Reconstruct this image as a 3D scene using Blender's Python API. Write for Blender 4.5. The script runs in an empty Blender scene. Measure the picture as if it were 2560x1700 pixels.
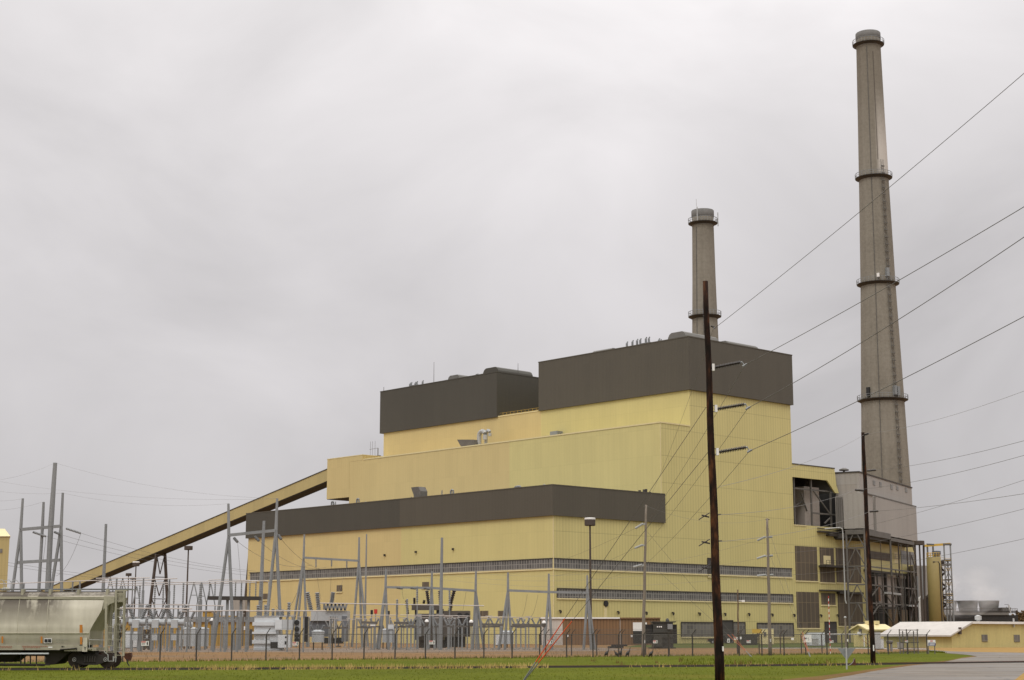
import bpy, math, random
from mathutils import Vector, Matrix
random.seed(7)
C = bpy.context.scene.collection
SC = bpy.context.scene
# ------------------------------------------------------------------ camera
FPX, HOR, EYE = 4100.0, 1587.0, 2.0            # focal length and horizon row in pixels of the 2560x1700 photograph
PITCH = math.atan((HOR - 850) / FPX)
cd = bpy.data.cameras.new('camera'); cam = bpy.data.objects.new('camera', cd); C.objects.link(cam)
cd.sensor_width = 36; cd.lens = FPX / 2560 * 36; cd.clip_start = 0.5; cd.clip_end = 9000
cam.location = (0, 0, EYE); cam.rotation_euler = (math.pi / 2 + PITCH, 0, 0)
SC.camera = cam
SC.view_settings.view_transform = 'Standard'; SC.view_settings.look = 'None'
SC.view_settings.exposure = 0.0; SC.view_settings.gamma = 1.0
try: SC.view_settings.use_curve_mapping = False
except Exception: pass
SC.cycles.max_bounces = 6; SC.cycles.transparent_max_bounces = 24; SC.cycles.volume_bounces = 1

# ------------------------------------------------------------------ overcast sky and sun
SUN_EL, SUN_AZ = math.radians(52), math.radians(200)
w = bpy.data.worlds.new('World'); SC.world = w; w.use_nodes = True
nt = w.node_tree; nt.nodes.clear()
def N(t, typ, **k):
    n = t.nodes.new(typ)
    for a, b in k.items():
        if a == 'inp':
            for i, v in b.items(): n.inputs[i].default_value = v
        else: setattr(n, a, b)
    return n
out = N(nt, 'ShaderNodeOutputWorld'); bg = N(nt, 'ShaderNodeBackground', inp={'Strength': 0.1})
sky = N(nt, 'ShaderNodeTexSky', sky_type='NISHITA', sun_disc=False, sun_elevation=SUN_EL, sun_rotation=SUN_AZ)
tc = N(nt, 'ShaderNodeTexCoord')
mp = N(nt, 'ShaderNodeMapping'); mp.inputs['Scale'].default_value = (1.0, 1.0, 1.7); mp.inputs['Location'].default_value = (0.35, 0.1, 0.55)
n1 = N(nt, 'ShaderNodeTexNoise', inp={'Scale': 5.2, 'Detail': 5.0, 'Roughness': 0.5, 'Distortion': 0.5})
n2 = N(nt, 'ShaderNodeTexNoise', inp={'Scale': 2.2, 'Detail': 1.5, 'Roughness': 0.5, 'Distortion': 0.2})
L = nt.links.new
L(tc.outputs['Generated'], mp.inputs['Vector']); L(mp.outputs[0], n1.inputs['Vector']); L(mp.outputs[0], n2.inputs['Vector'])
sep = N(nt, 'ShaderNodeSeparateXYZ'); L(tc.outputs['Generated'], sep.inputs[0])
grad = N(nt, 'ShaderNodeValToRGB')
cr = grad.color_ramp
cr.elements[0].position = 0.0; cr.elements[0].color = (0.50, 0.482, 0.488, 1)
cr.elements[1].position = 1.0; cr.elements[1].color = (1.9, 1.88, 1.87, 1)
for p, c in ((0.06, (0.535, 0.515, 0.522)), (0.14, (0.575, 0.553, 0.561)), (0.22, (0.615, 0.592, 0.60)), (0.36, (0.78, 0.752, 0.758)), (0.6, (1.25, 1.22, 1.21))):
    e = cr.elements.new(p); e.color = c + (1,)
L(sep.outputs['Z'], grad.inputs[0])
ad = N(nt, 'ShaderNodeMath', operation='MULTIPLY_ADD'); L(n1.outputs['Fac'], ad.inputs[0]); ad.inputs[1].default_value = 0.62
ad2 = N(nt, 'ShaderNodeMath', operation='MULTIPLY'); L(n2.outputs['Fac'], ad2.inputs[0]); ad2.inputs[1].default_value = 0.75
L(ad2.outputs[0], ad.inputs[2])
mr = N(nt, 'ShaderNodeMapRange'); L(ad.outputs[0], mr.inputs[0])
for i, v in ((1, 0.46), (2, 0.92), (3, 8.4), (4, 13.2)): mr.inputs[i].default_value = v
ml = N(nt, 'ShaderNodeMixRGB', blend_type='MULTIPLY', inp={0: 1.0}); L(grad.outputs[0], ml.inputs[1]); L(mr.outputs[0], ml.inputs[2])
mx = N(nt, 'ShaderNodeMixRGB', inp={0: 0.98}); L(sky.outputs[0], mx.inputs[1]); L(ml.outputs[0], mx.inputs[2])
L(mx.outputs[0], bg.inputs['Color']); L(bg.outputs[0], out.inputs['Surface'])
sl = bpy.data.lights.new('sun', 'SUN'); sl.energy = 1.1; sl.angle = math.radians(25); sl.color = (1, 0.965, 0.92)
so = bpy.data.objects.new('sun', sl); C.objects.link(so)
sd = Vector((math.sin(SUN_AZ) * math.cos(SUN_EL), math.cos(SUN_AZ) * math.cos(SUN_EL), math.sin(SUN_EL)))
so.rotation_euler = sd.to_track_quat('Z', 'Y').to_euler(); so.location = sd * 600

# ------------------------------------------------------------------ survey helpers: photograph pixel -> point on a real plane
cP, sP = math.cos(PITCH), math.sin(PITCH); CAM = Vector((0, 0, EYE))
def ray(px, py):
    x = (px - 1280) / FPX; y = (850 - py) / FPX
    return Vector((x, cP - y * sP, sP + y * cP))
def at(px, py, Y): d = ray(px, py); return CAM + d * (Y / d.y)
def gnd(px, py, z=0.0): d = ray(px, py); return CAM + d * ((z - EYE) / d.z)
def onplane(px, py, p0, n): d = ray(px, py); return CAM + d * ((Vector(p0) - CAM).dot(n) / d.dot(n))
def dirv(az): a = math.radians(az); return Vector((math.sin(a), math.cos(a), 0))

# ------------------------------------------------------------------ mesh builder
class MB:
    def __init__(s): s.v = []; s.f = []
    def add(s, vs, fs):
        o = len(s.v); s.v += [Vector(a) for a in vs]; s.f += [tuple(i + o for i in f) for f in fs]; return s
    def hexa(s, p):      # p: 4 bottom then 4 top
        return s.add(p, [(3, 2, 1, 0), (4, 5, 6, 7), (0, 1, 5, 4), (1, 2, 6, 5), (2, 3, 7, 6), (3, 0, 4, 7)])
    def box(s, x0, x1, y0, y1, z0, z1):
        return s.hexa([(x0, y0, z0), (x1, y0, z0), (x1, y1, z0), (x0, y1, z0), (x0, y0, z1), (x1, y0, z1), (x1, y1, z1), (x0, y1, z1)])
    def cbox(s, c, sx, sy, sz, rz=0.0):
        M = Matrix.Rotation(rz, 3, 'Z'); c = Vector(c)
        return s.hexa([c + M @ Vector((a * sx / 2, b * sy / 2, d * sz / 2)) for d in (-1, 1) for a, b in ((-1, -1), (1, -1), (1, 1), (-1, 1))])
    def frame(s, p, q):
        d = (Vector(q) - Vector(p)).normalized()
        a = d.cross(Vector((0, 0, 1)) if abs(d.z) < 0.9 else Vector((0, 1, 0)))
        a.normalize(); return a, d.cross(a).normalized()
    def bar(s, p, q, wd, ht=None):
        ht = ht or wd; a, b = s.frame(p, q); p = Vector(p); q = Vector(q)
        o = [(-1, -1), (1, -1), (1, 1), (-1, 1)]
        return s.hexa([p + a * i * wd / 2 + b * j * ht / 2 for i, j in o] + [q + a * i * wd / 2 + b * j * ht / 2 for i, j in o])
    def tube(s, pts, rs, n=8, cap=True):
        pts = [Vector(p) for p in pts]
        if not isinstance(rs, (list, tuple)): rs = [rs] * len(pts)
        vs = []; fs = []
        for k, p in enumerate(pts):
            a, b = s.frame(pts[max(k - 1, 0)], pts[min(k + 1, len(pts) - 1)])
            for i in range(n):
                t = 2 * math.pi * i / n; vs.append(p + (a * math.cos(t) + b * math.sin(t)) * rs[k])
        for k in range(len(pts) - 1):
            for i in range(n):
                j = (i + 1) % n; fs.append((k * n + i, k * n + j, (k + 1) * n + j, (k + 1) * n + i))
        if cap: fs.append(tuple(range(n))[::-1]); fs.append(tuple(range((len(pts) - 1) * n, len(pts) * n)))
        return s.add(vs, fs)
    def lathe(s, c, prof, n=24, cap=True):
        c = Vector(c); vs = []; fs = []
        for r, z in prof:
            for i in range(n):
                t = 2 * math.pi * i / n; vs.append(c + Vector((r * math.cos(t), r * math.sin(t), z)))
        for k in range(len(prof) - 1):
            for i in range(n):
                j = (i + 1) % n; fs.append((k * n + i, k * n + j, (k + 1) * n + j, (k + 1) * n + i))
        if cap: fs.append(tuple(range(n))[::-1]); fs.append(tuple(range((len(prof) - 1) * n, len(prof) * n)))
        return s.add(vs, fs)
    def prism(s, poly, ext):
        n = len(poly); poly = [Vector(p) for p in poly]; e = Vector(ext)
        return s.add(poly + [p + e for p in poly], [tuple(range(n))[::-1], tuple(range(n, 2 * n))] + [(i, (i + 1) % n, (i + 1) % n + n, i + n) for i in range(n)])
    def quad(s, *p): return s.add(p, [tuple(range(len(p)))])
    def build(s, name, mat, parent=None, smooth=False):
        me = bpy.data.meshes.new(name)
        inv = MAT[parent.name].inverted() if parent is not None else None
        if parent is None and not getattr(s, 'world', False):
            pass
        me.from_pydata([tuple(inv @ v) if inv else tuple(v) for v in s.v], [], s.f)
        me.validate(); me.update()
        import bmesh
        bm = bmesh.new(); bm.from_mesh(me); bmesh.ops.recalc_face_normals(bm, faces=bm.faces); bm.to_mesh(me); bm.free()
        if smooth:
            for p in me.polygons: p.use_smooth = len(p.vertices) <= 4
        me.materials.append(mat)
        o = bpy.data.objects.new(name, me); C.objects.link(o)
        if parent is not None: o.parent = parent; MAT[o.name] = MAT[parent.name]
        else: MAT[o.name] = Matrix.Identity(4)
        return o
MAT = {}
def tag(o, label=None, cat=None, group=None, kind=None):
    if label: o['label'] = label
    if cat: o['category'] = cat
    if group: o['group'] = group
    if kind: o['kind'] = kind
    return o
def thing(name, label, cat, loc=(0, 0, 0), rz=0.0, group=None):
    o = bpy.data.objects.new(name, None); C.objects.link(o); o.location = loc; o.rotation_euler = (0, 0, rz); o.empty_display_size = 0.5
    MAT[o.name] = Matrix.Translation(Vector(loc)) @ Matrix.Rotation(rz, 4, 'Z')
    return tag(o, label, cat, group)
def dup(o, loc, rz=None, label=None, group=None, parent=None, scale=None):
    c = o.copy(); C.objects.link(c)
    if parent is not None: c.parent = parent
    else:
        c.location = loc
        if rz is not None: c.rotation_euler = (0, 0, rz)
        if scale: c.scale = (scale,) * 3
        if label: c['label'] = label
        if group: c['group'] = group
    for ch in [x for x in bpy.data.objects if x.parent == o]: dup(ch, None, parent=c)
    return c
ORD = ['first', 'second', 'third', 'fourth', 'fifth', 'sixth', 'seventh', 'eighth', 'ninth', 'tenth', 'eleventh', 'twelfth', 'thirteenth', 'fourteenth', 'fifteenth', 'sixteenth']

# ------------------------------------------------------------------ materials
MATS = {}
def nodes(name):
    m = bpy.data.materials.new(name); m.use_nodes = True; t = m.node_tree
    b = t.nodes['Principled BSDF']; MATS[name] = m; return m, t, b
def rgbmix(t, fac, a, b, blend='MIX'):
    n = N(t, 'ShaderNodeMixRGB', blend_type=blend)
    for i, v in ((0, fac), (1, a), (2, b)):
        if isinstance(v, (int, float)): n.inputs[i].default_value = v
        elif isinstance(v, tuple): n.inputs[i].default_value = v + (1,) if len(v) == 3 else v
        else: t.links.new(v, n.inputs[i])
    return n.outputs[0]
def math_(t, op, a, b=None, c=None):
    n = N(t, 'ShaderNodeMath', operation=op)
    for i, v in enumerate((a, b, c)):
        if v is None: continue
        if isinstance(v, (int, float)): n.inputs[i].default_value = v
        else: t.links.new(v, n.inputs[i])
    return n.outputs[0]
def noise(t, vec, scale, detail=4, rough=0.55, sx=(1, 1, 1)):
    m = N(t, 'ShaderNodeMapping'); m.inputs['Scale'].default_value = sx; t.links.new(vec, m.inputs['Vector'])
    n = N(t, 'ShaderNodeTexNoise', inp={'Scale': scale, 'Detail': detail, 'Roughness': rough}); t.links.new(m.outputs[0], n.inputs['Vector'])
    return n.outputs['Fac']
def ramp(t, fac, stops):
    n = N(t, 'ShaderNodeValToRGB'); r = n.color_ramp
    while len(r.elements) < len(stops): r.elements.new(0.5)
    for e, (p, c) in zip(r.elements, stops): e.position = p; e.color = tuple(c) + (1,) if len(c) == 3 else c
    t.links.new(fac, n.inputs[0]); return n.outputs[0]
def ocoord(t): return N(t, 'ShaderNodeTexCoord').outputs['Object']
def plain(name, col, rough=0.6, var=0.25, scale=0.8, metal=0.0, streak=False, spec=0.5):
    m, t, b = nodes(name); v = ocoord(t)
    f = noise(t, v, scale, 5, 0.6, (1, 1, 0.18) if streak else (1, 1, 1)); f2 = noise(t, v, scale * 7, 3)
    ff = math_(t, 'MULTIPLY_ADD', f2, 0.4, math_(t, 'MULTIPLY', f, 0.6))
    lo = tuple(c * (1 - var) for c in col); hi = tuple(min(1, c * (1 + var)) for c in col)
    t.links.new(ramp(t, ff, [(0.3, lo), (0.7, hi)]), b.inputs['Base Color'])
    b.inputs['Roughness'].default_value = rough; b.inputs['Metallic'].default_value = metal
    b.inputs['Specular IOR Level'].default_value = spec
    return m
def siding(name, col, rib=0.45, ribdark=0.10, seam=6.4, seamdark=0.12, var=0.05, panel=0.05, rough=0.55, facing=False):
    m, t, b = nodes(name); v = ocoord(t)
    sp = N(t, 'ShaderNodeSeparateXYZ'); t.links.new(v, sp.inputs[0])
    s = math_(t, 'ADD', sp.outputs['X'], sp.outputs['Y']); z = sp.outputs['Z']
    fr = math_(t, 'FRACT', math_(t, 'DIVIDE', s, rib))
    ribm = math_(t, 'LESS_THAN', fr, 0.35)
    fz = math_(t, 'FRACT', math_(t, 'DIVIDE', math_(t, 'ADD', z, 1.3), seam))
    seamm = math_(t, 'LESS_THAN', fz, 0.16 / seam)
    # each sheet a slightly different tone: white noise per panel
    pc = N(t, 'ShaderNodeCombineXYZ')
    t.links.new(math_(t, 'FLOOR', math_(t, 'DIVIDE', s, 2.7)), pc.inputs[0]); t.links.new(math_(t, 'FLOOR', math_(t, 'DIVIDE', math_(t, 'ADD', z, 1.3), seam)), pc.inputs[1])
    wn = N(t, 'ShaderNodeTexWhiteNoise', noise_dimensions='3D'); t.links.new(pc.outputs[0], wn.inputs['Vector'])
    big = noise(t, v, 0.05, 4, 0.6); st = noise(t, v, 0.9, 4, 0.6, (1, 1, 0.05)); fine = noise(t, v, 3.0, 3)
    k = math_(t, 'MULTIPLY_ADD', math_(t, 'SUBTRACT', wn.outputs['Value'], 0.5), panel * 2, 1.0)
    k = math_(t, 'MULTIPLY_ADD', math_(t, 'SUBTRACT', big, 0.5), var * 4, k)
    k = math_(t, 'MULTIPLY_ADD', math_(t, 'SUBTRACT', st, 0.5), var * 3.0, k)
    k = math_(t, 'MULTIPLY_ADD', math_(t, 'SUBTRACT', fine, 0.5), var * 2.0, k)
    if facing:      # ribs and seams are coloured darker on the end wall than the long wall
        nn = N(t, 'ShaderNodeSeparateXYZ'); t.links.new(N(t, 'ShaderNodeTexCoord').outputs['Normal'], nn.inputs[0])
        fy = math_(t, 'MULTIPLY_ADD', math_(t, 'ABSOLUTE', nn.outputs['Y']), 0.8, 0.2); ribm2 = math_(t, 'MULTIPLY', ribm, fy); seamm2 = math_(t, 'MULTIPLY', seamm, fy)
    else: ribm2, seamm2 = ribm, seamm
    k = math_(t, 'MULTIPLY_ADD', ribm2, -ribdark, k)
    k = math_(t, 'MULTIPLY_ADD', seamm2, -seamdark, k)
    cm = N(t, 'ShaderNodeCombineXYZ')
    for i in range(3): t.links.new(math_(t, 'MULTIPLY', k, col[i]), cm.inputs[i])
    t.links.new(cm.outputs[0], b.inputs['Base Color']); b.inputs['Roughness'].default_value = rough
    bp = N(t, 'ShaderNodeBump', inp={'Strength': 0.35, 'Distance': 0.05}); t.links.new(ribm, bp.inputs['Height']); t.links.new(bp.outputs[0], b.inputs['Normal'])
    return m
def panes(name, glass, bar, wx=1.1, hz=1.0, mortar=0.09, var=0.5, rough=0.35):
    m, t, b = nodes(name); v = ocoord(t)
    sp = N(t, 'ShaderNodeSeparateXYZ'); t.links.new(v, sp.inputs[0])
    s = math_(t, 'ADD', sp.outputs['X'], sp.outputs['Y']); z = sp.outputs['Z']
    a = math_(t, 'DIVIDE', s, wx); c = math_(t, 'DIVIDE', z, hz)
    m1 = math_(t, 'LESS_THAN', math_(t, 'FRACT', a), mortar / wx * 1.6); m2 = math_(t, 'LESS_THAN', math_(t, 'FRACT', c), mortar / hz)
    mm = math_(t, 'MAXIMUM', m1, m2)
    pc = N(t, 'ShaderNodeCombineXYZ'); t.links.new(math_(t, 'FLOOR', a), pc.inputs[0]); t.links.new(math_(t, 'FLOOR', c), pc.inputs[1])
    wn = N(t, 'ShaderNodeTexWhiteNoise', noise_dimensions='3D'); t.links.new(pc.outputs[0], wn.inputs['Vector'])
    g = rgbmix(t, wn.outputs['Value'], tuple(x * (1 - var) for x in glass), tuple(x * (1 + var) for x in glass))
    t.links.new(rgbmix(t, mm, g, bar), b.inputs['Base Color']); b.inputs['Roughness'].default_value = rough
    return m
YG = (0.56, 0.485, 0.205); YO = (0.562, 0.445, 0.20)
M_yg = siding('yellow_green_siding', YG, rib=0.95, ribdark=0.10, panel=0.022, var=0.04, seamdark=0.22, facing=True); M_yo = siding('tan_yellow_siding', YO, rib=0.95, ribdark=0.10, panel=0.024, var=0.035, facing=True)
M_ygr = siding('yellow_ribbed_siding', (0.585, 0.465, 0.15), rib=0.9, ribdark=0.13, seam=4.7, seamdark=0.26, var=0.06)
M_br = siding('brown_cladding', (0.080, 0.069, 0.049), rib=0.5, ribdark=0.12, seam=12, seamdark=0.0, var=0.05, panel=0.03)
M_brd = siding('dark_brown_cladding', (0.059, 0.053, 0.039), rib=0.5, ribdark=0.12, seam=12, seamdark=0.0, var=0.05, panel=0.03)
M_trim = plain('pale_yellow_trim', (0.66, 0.56, 0.30), 0.5, 0.08)
M_roof = plain('grey_roof', (0.17, 0.165, 0.155), 0.8, 0.2)
M_pane = panes('window_panes', (0.10, 0.097, 0.092), (0.27, 0.255, 0.23), 0.82, 1.02, 0.11, 0.35)
M_louv = panes('brown_louvre', (0.098, 0.075, 0.052), (0.20, 0.155, 0.09), 1.75, 5.0, 0.10, 0.18, 0.6)
M_grid = panes('grid_window', (0.13, 0.122, 0.11), (0.21, 0.19, 0.15), 1.2, 1.05, 0.12, 0.3)
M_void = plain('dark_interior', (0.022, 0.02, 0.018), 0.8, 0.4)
M_door = plain('dark_door', (0.055, 0.05, 0.045), 0.6, 0.15)
M_greysid = siding('grey_weathered_siding', (0.315, 0.285, 0.25), rib=0.6, ribdark=0.05, seam=7.0, seamdark=0.10, var=0.07, panel=0.02)
M_palesid = siding('pale_grey_siding', (0.34, 0.315, 0.285), rib=0.6, ribdark=0.05, seam=7.0, seamdark=0.05, var=0.07, panel=0.02)
M_whitesid = siding('white_ribbed_siding', (0.55, 0.50, 0.45), rib=0.3, ribdark=0.15, seam=20)
M_rustsid = siding('brown_ribbed_siding', (0.21, 0.115, 0.052), rib=0.62, ribdark=0.28, seam=20, var=0.08)
M_ochre = siding('ochre_ribbed_siding', (0.42, 0.26, 0.055), rib=0.8, ribdark=0.22, seam=20)
M_duct = plain('beige_duct', (0.36, 0.315, 0.275), 0.6, 0.2, 0.3, streak=True)
M_steel = plain('dull_steel', (0.115, 0.105, 0.092), 0.6, 0.3, 0.5)
M_dsteel = plain('dark_steel', (0.045, 0.037, 0.03), 0.65, 0.35, 0.6)
M_bsteel = plain('brown_steel', (0.06, 0.043, 0.033), 0.65, 0.3, 0.6)
M_galv = plain('galvanised_steel', (0.215, 0.222, 0.222), 0.5, 0.22, 0.6, streak=True)
M_lgalv = plain('pale_galvanised', (0.38, 0.38, 0.37), 0.45, 0.15, 0.6)
M_pipe = plain('aluminium_pipe', (0.43, 0.385, 0.35), 0.4, 0.12, 0.6)
M_insg = plain('grey_insulator', (0.20, 0.205, 0.205), 0.35, 0.25, 2.0)
M_insb = plain('brown_insulator', (0.035, 0.026, 0.022), 0.3, 0.3, 2.0)
M_tank = plain('grey_tank_paint', (0.40, 0.415, 0.42), 0.45, 0.12, 0.7, streak=True)
M_ltank = plain('pale_tank_paint', (0.57, 0.59, 0.60), 0.45, 0.10, 0.7, streak=True)
M_white = plain('white_paint', (0.74, 0.72, 0.69), 0.5, 0.08, 1.0)
M_dtr = plain('dark_transformer_paint', (0.075, 0.062, 0.05), 0.55, 0.3, 0.8, streak=True)
M_gtr = plain('green_black_paint', (0.042, 0.040, 0.032), 0.5, 0.3, 0.8, streak=True)
M_fan = plain('black_fan', (0.014, 0.013, 0.012), 0.6, 0.3, 2)
M_blue = plain('blue_grey_radiator', (0.12, 0.128, 0.14), 0.5, 0.15, 1.2, streak=True)
M_wire = plain('weathered_wire', (0.10, 0.088, 0.08), 0.5, 0.2, 0.3)
M_pwire = plain('pale_wire', (0.22, 0.21, 0.20), 0.5, 0.2, 0.3)
M_orange = plain('orange_guard', (0.72, 0.085, 0.02), 0.5, 0.12, 1.0)
M_forange = plain('faded_orange_guard', (0.42, 0.12, 0.06), 0.6, 0.2, 1.0)
M_rust = plain('rusty_steel', (0.10, 0.032, 0.016), 0.8, 0.45, 1.5)
M_red = plain('red_paint', (0.50, 0.035, 0.022), 0.5, 0.1, 2)
M_black = plain('black_paint', (0.012, 0.012, 0.012), 0.5, 0.3, 1)
M_navy = plain('navy_blue_paint', (0.022, 0.035, 0.15), 0.5, 0.1, 2)
M_yel = plain('safety_yellow', (0.56, 0.36, 0.06), 0.5, 0.15, 1)
M_glass = plain('vehicle_glass', (0.02, 0.022, 0.024), 0.12, 0.2, 1)
M_tyre = plain('black_rubber', (0.014, 0.014, 0.014), 0.8, 0.2, 2)
M_hubsteel = plain('worn_hub_steel', (0.34, 0.33, 0.32), 0.5, 0.2, 3)
M_whiteroof = plain('white_metal_roof', (0.47, 0.435, 0.395), 0.6, 0.16, 0.16)
M_polegrey = plain('weathered_wood', (0.20, 0.165, 0.13), 0.85, 0.3, 1.2, streak=True)
M_polebr = plain('brown_wood', (0.12, 0.075, 0.045), 0.85, 0.3, 1.2, streak=True)
M_cool = plain('weathered_stack', (0.15, 0.142, 0.128), 0.8, 0.15, 0.08, streak=True)
M_silo = plain('tan_silo_paint', (0.335, 0.265, 0.105), 0.55, 0.08, 0.15, streak=True)
M_house = siding('pale_yellow_boards', (0.66, 0.55, 0.24), rib=0.4, ribdark=0.06, seam=9)
M_lowy = siding('dull_yellow_sheeting', (0.57, 0.485, 0.20), rib=0.55, ribdark=0.12, seam=11, var=0.10)
def rustwood():
    m, t, b = nodes('creosoted_wood'); v = ocoord(t)
    f = noise(t, v, 2.6, 5, 0.6, (1, 1, 0.35)); g = noise(t, v, 9, 3, 0.6, (1, 1, 0.15))
    k = math_(t, 'MULTIPLY_ADD', g, 0.35, math_(t, 'MULTIPLY', f, 0.75))
    t.links.new(ramp(t, k, [(0.47, (0.008, 0.005, 0.003)), (0.58, (0.026, 0.011, 0.006)), (0.68, (0.095, 0.036, 0.013)), (0.80, (0.24, 0.12, 0.055))]), b.inputs['Base Color'])
    b.inputs['Roughness'].default_value = 0.9; b.inputs['Specular IOR Level'].default_value = 0.2; return m
M_pole = rustwood()
def concrete(name, bright):
    m, t, b = nodes(name); v = ocoord(t)
    sp = N(t, 'ShaderNodeSeparateXYZ'); t.links.new(v, sp.inputs[0])
    st = noise(t, v, 0.55, 5, 0.62, (1, 1, 0.018)); bl = noise(t, v, 0.05, 4, 0.6); fi = noise(t, v, 1.1, 4, 0.6)
    k = math_(t, 'MULTIPLY_ADD', st, 0.3, math_(t, 'MULTIPLY_ADD', bl, 0.4, math_(t, 'MULTIPLY', fi, 0.3)))
    col = ramp(t, k, [(0.30, (0.135, 0.119, 0.092)), (0.5, (0.215, 0.191, 0.152)), (0.70, (0.285, 0.258, 0.212))])
    fz = math_(t, 'FRACT', math_(t, 'DIVIDE', sp.outputs['Z'], 2.4)); ring = math_(t, 'LESS_THAN', fz, 0.07)
    col = rgbmix(t, math_(t, 'MULTIPLY', ring, 0.12), col, (0.10, 0.085, 0.065))
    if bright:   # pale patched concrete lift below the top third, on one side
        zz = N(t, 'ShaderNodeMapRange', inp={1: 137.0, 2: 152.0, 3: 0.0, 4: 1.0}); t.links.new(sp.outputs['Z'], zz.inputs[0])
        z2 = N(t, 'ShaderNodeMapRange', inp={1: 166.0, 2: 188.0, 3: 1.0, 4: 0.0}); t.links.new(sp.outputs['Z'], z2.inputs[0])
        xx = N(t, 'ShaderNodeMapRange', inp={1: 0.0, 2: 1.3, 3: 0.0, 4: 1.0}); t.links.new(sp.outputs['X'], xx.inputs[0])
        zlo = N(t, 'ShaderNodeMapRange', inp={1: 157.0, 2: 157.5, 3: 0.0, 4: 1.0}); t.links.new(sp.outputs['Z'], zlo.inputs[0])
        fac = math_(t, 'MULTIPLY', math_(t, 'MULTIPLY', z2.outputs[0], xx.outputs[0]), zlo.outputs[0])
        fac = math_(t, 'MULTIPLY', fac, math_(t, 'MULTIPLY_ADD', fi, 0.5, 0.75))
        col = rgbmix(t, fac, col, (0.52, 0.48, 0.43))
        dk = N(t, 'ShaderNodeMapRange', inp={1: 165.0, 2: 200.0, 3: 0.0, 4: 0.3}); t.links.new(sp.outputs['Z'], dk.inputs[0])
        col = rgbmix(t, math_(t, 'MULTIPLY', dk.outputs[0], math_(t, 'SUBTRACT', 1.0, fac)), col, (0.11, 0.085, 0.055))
    t.links.new(col, b.inputs['Base Color']); b.inputs['Roughness'].default_value = 0.9; return m
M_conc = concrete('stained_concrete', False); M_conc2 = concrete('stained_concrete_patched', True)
M_base = plain('concrete_footing', (0.30, 0.27, 0.23), 0.9, 0.2, 1)
def grassmat(name, lo, hi, dry, dryamt, sc=1.0):
    m, t, b = nodes(name); v = ocoord(t)
    a = noise(t, v, 0.09 * sc, 5, 0.6); c = noise(t, v, 1.6 * sc, 5, 0.65); d = noise(t, v, 9 * sc, 3)
    k = math_(t, 'MULTIPLY_ADD', c, 0.5, math_(t, 'MULTIPLY_ADD', a, 0.3, math_(t, 'MULTIPLY', d, 0.2)))
    col = ramp(t, k, [(0.36, lo), (0.62, hi)])
    e = noise(t, v, 0.035 * sc, 6, 0.65); f = ramp(t, e, [(dryamt, (0, 0, 0)), (dryamt + 0.12, (1, 1, 1))])
    col = rgbmix(t, math_(t, 'MULTIPLY', f, 0.65), col, dry)
    t.links.new(col, b.inputs['Base Color']); b.inputs['Roughness'].default_value = 1.0; b.inputs['Specular IOR Level'].default_value = 0.05
    bp = N(t, 'ShaderNodeBump', inp={'Strength': 0.6, 'Distance': 0.06}); t.links.new(math_(t, 'ADD', c, d), bp.inputs['Height']); t.links.new(bp.outputs[0], b.inputs['Normal'])
    return m
M_lawn = grassmat('mown_lawn', (0.062, 0.073, 0.006), (0.120, 0.133, 0.013), (0.150, 0.128, 0.022), 0.54)
M_ylawn = grassmat('yard_lawn', (0.055, 0.075, 0.022), (0.10, 0.115, 0.035), (0.16, 0.12, 0.04), 0.5)
M_gravel = grassmat('dry_yard', (0.165, 0.09, 0.042), (0.30, 0.185, 0.085), (0.17, 0.135, 0.10), 0.5)
M_dirt = grassmat('bare_orange_dirt', (0.25, 0.148, 0.048), (0.37, 0.238, 0.088), (0.22, 0.155, 0.08), 0.5)
M_verge = grassmat('dead_grass_verge', (0.10, 0.062, 0.025), (0.20, 0.12, 0.048), (0.10, 0.11, 0.02), 0.54)
M_dry = grassmat('dry_grass_blades', (0.34, 0.24, 0.08), (0.55, 0.41, 0.16), (0.20, 0.17, 0.05), 0.55)
M_blade = grassmat('green_grass_blades', (0.085, 0.100, 0.010), (0.145, 0.160, 0.020), (0.19, 0.165, 0.04), 0.52)
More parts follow.
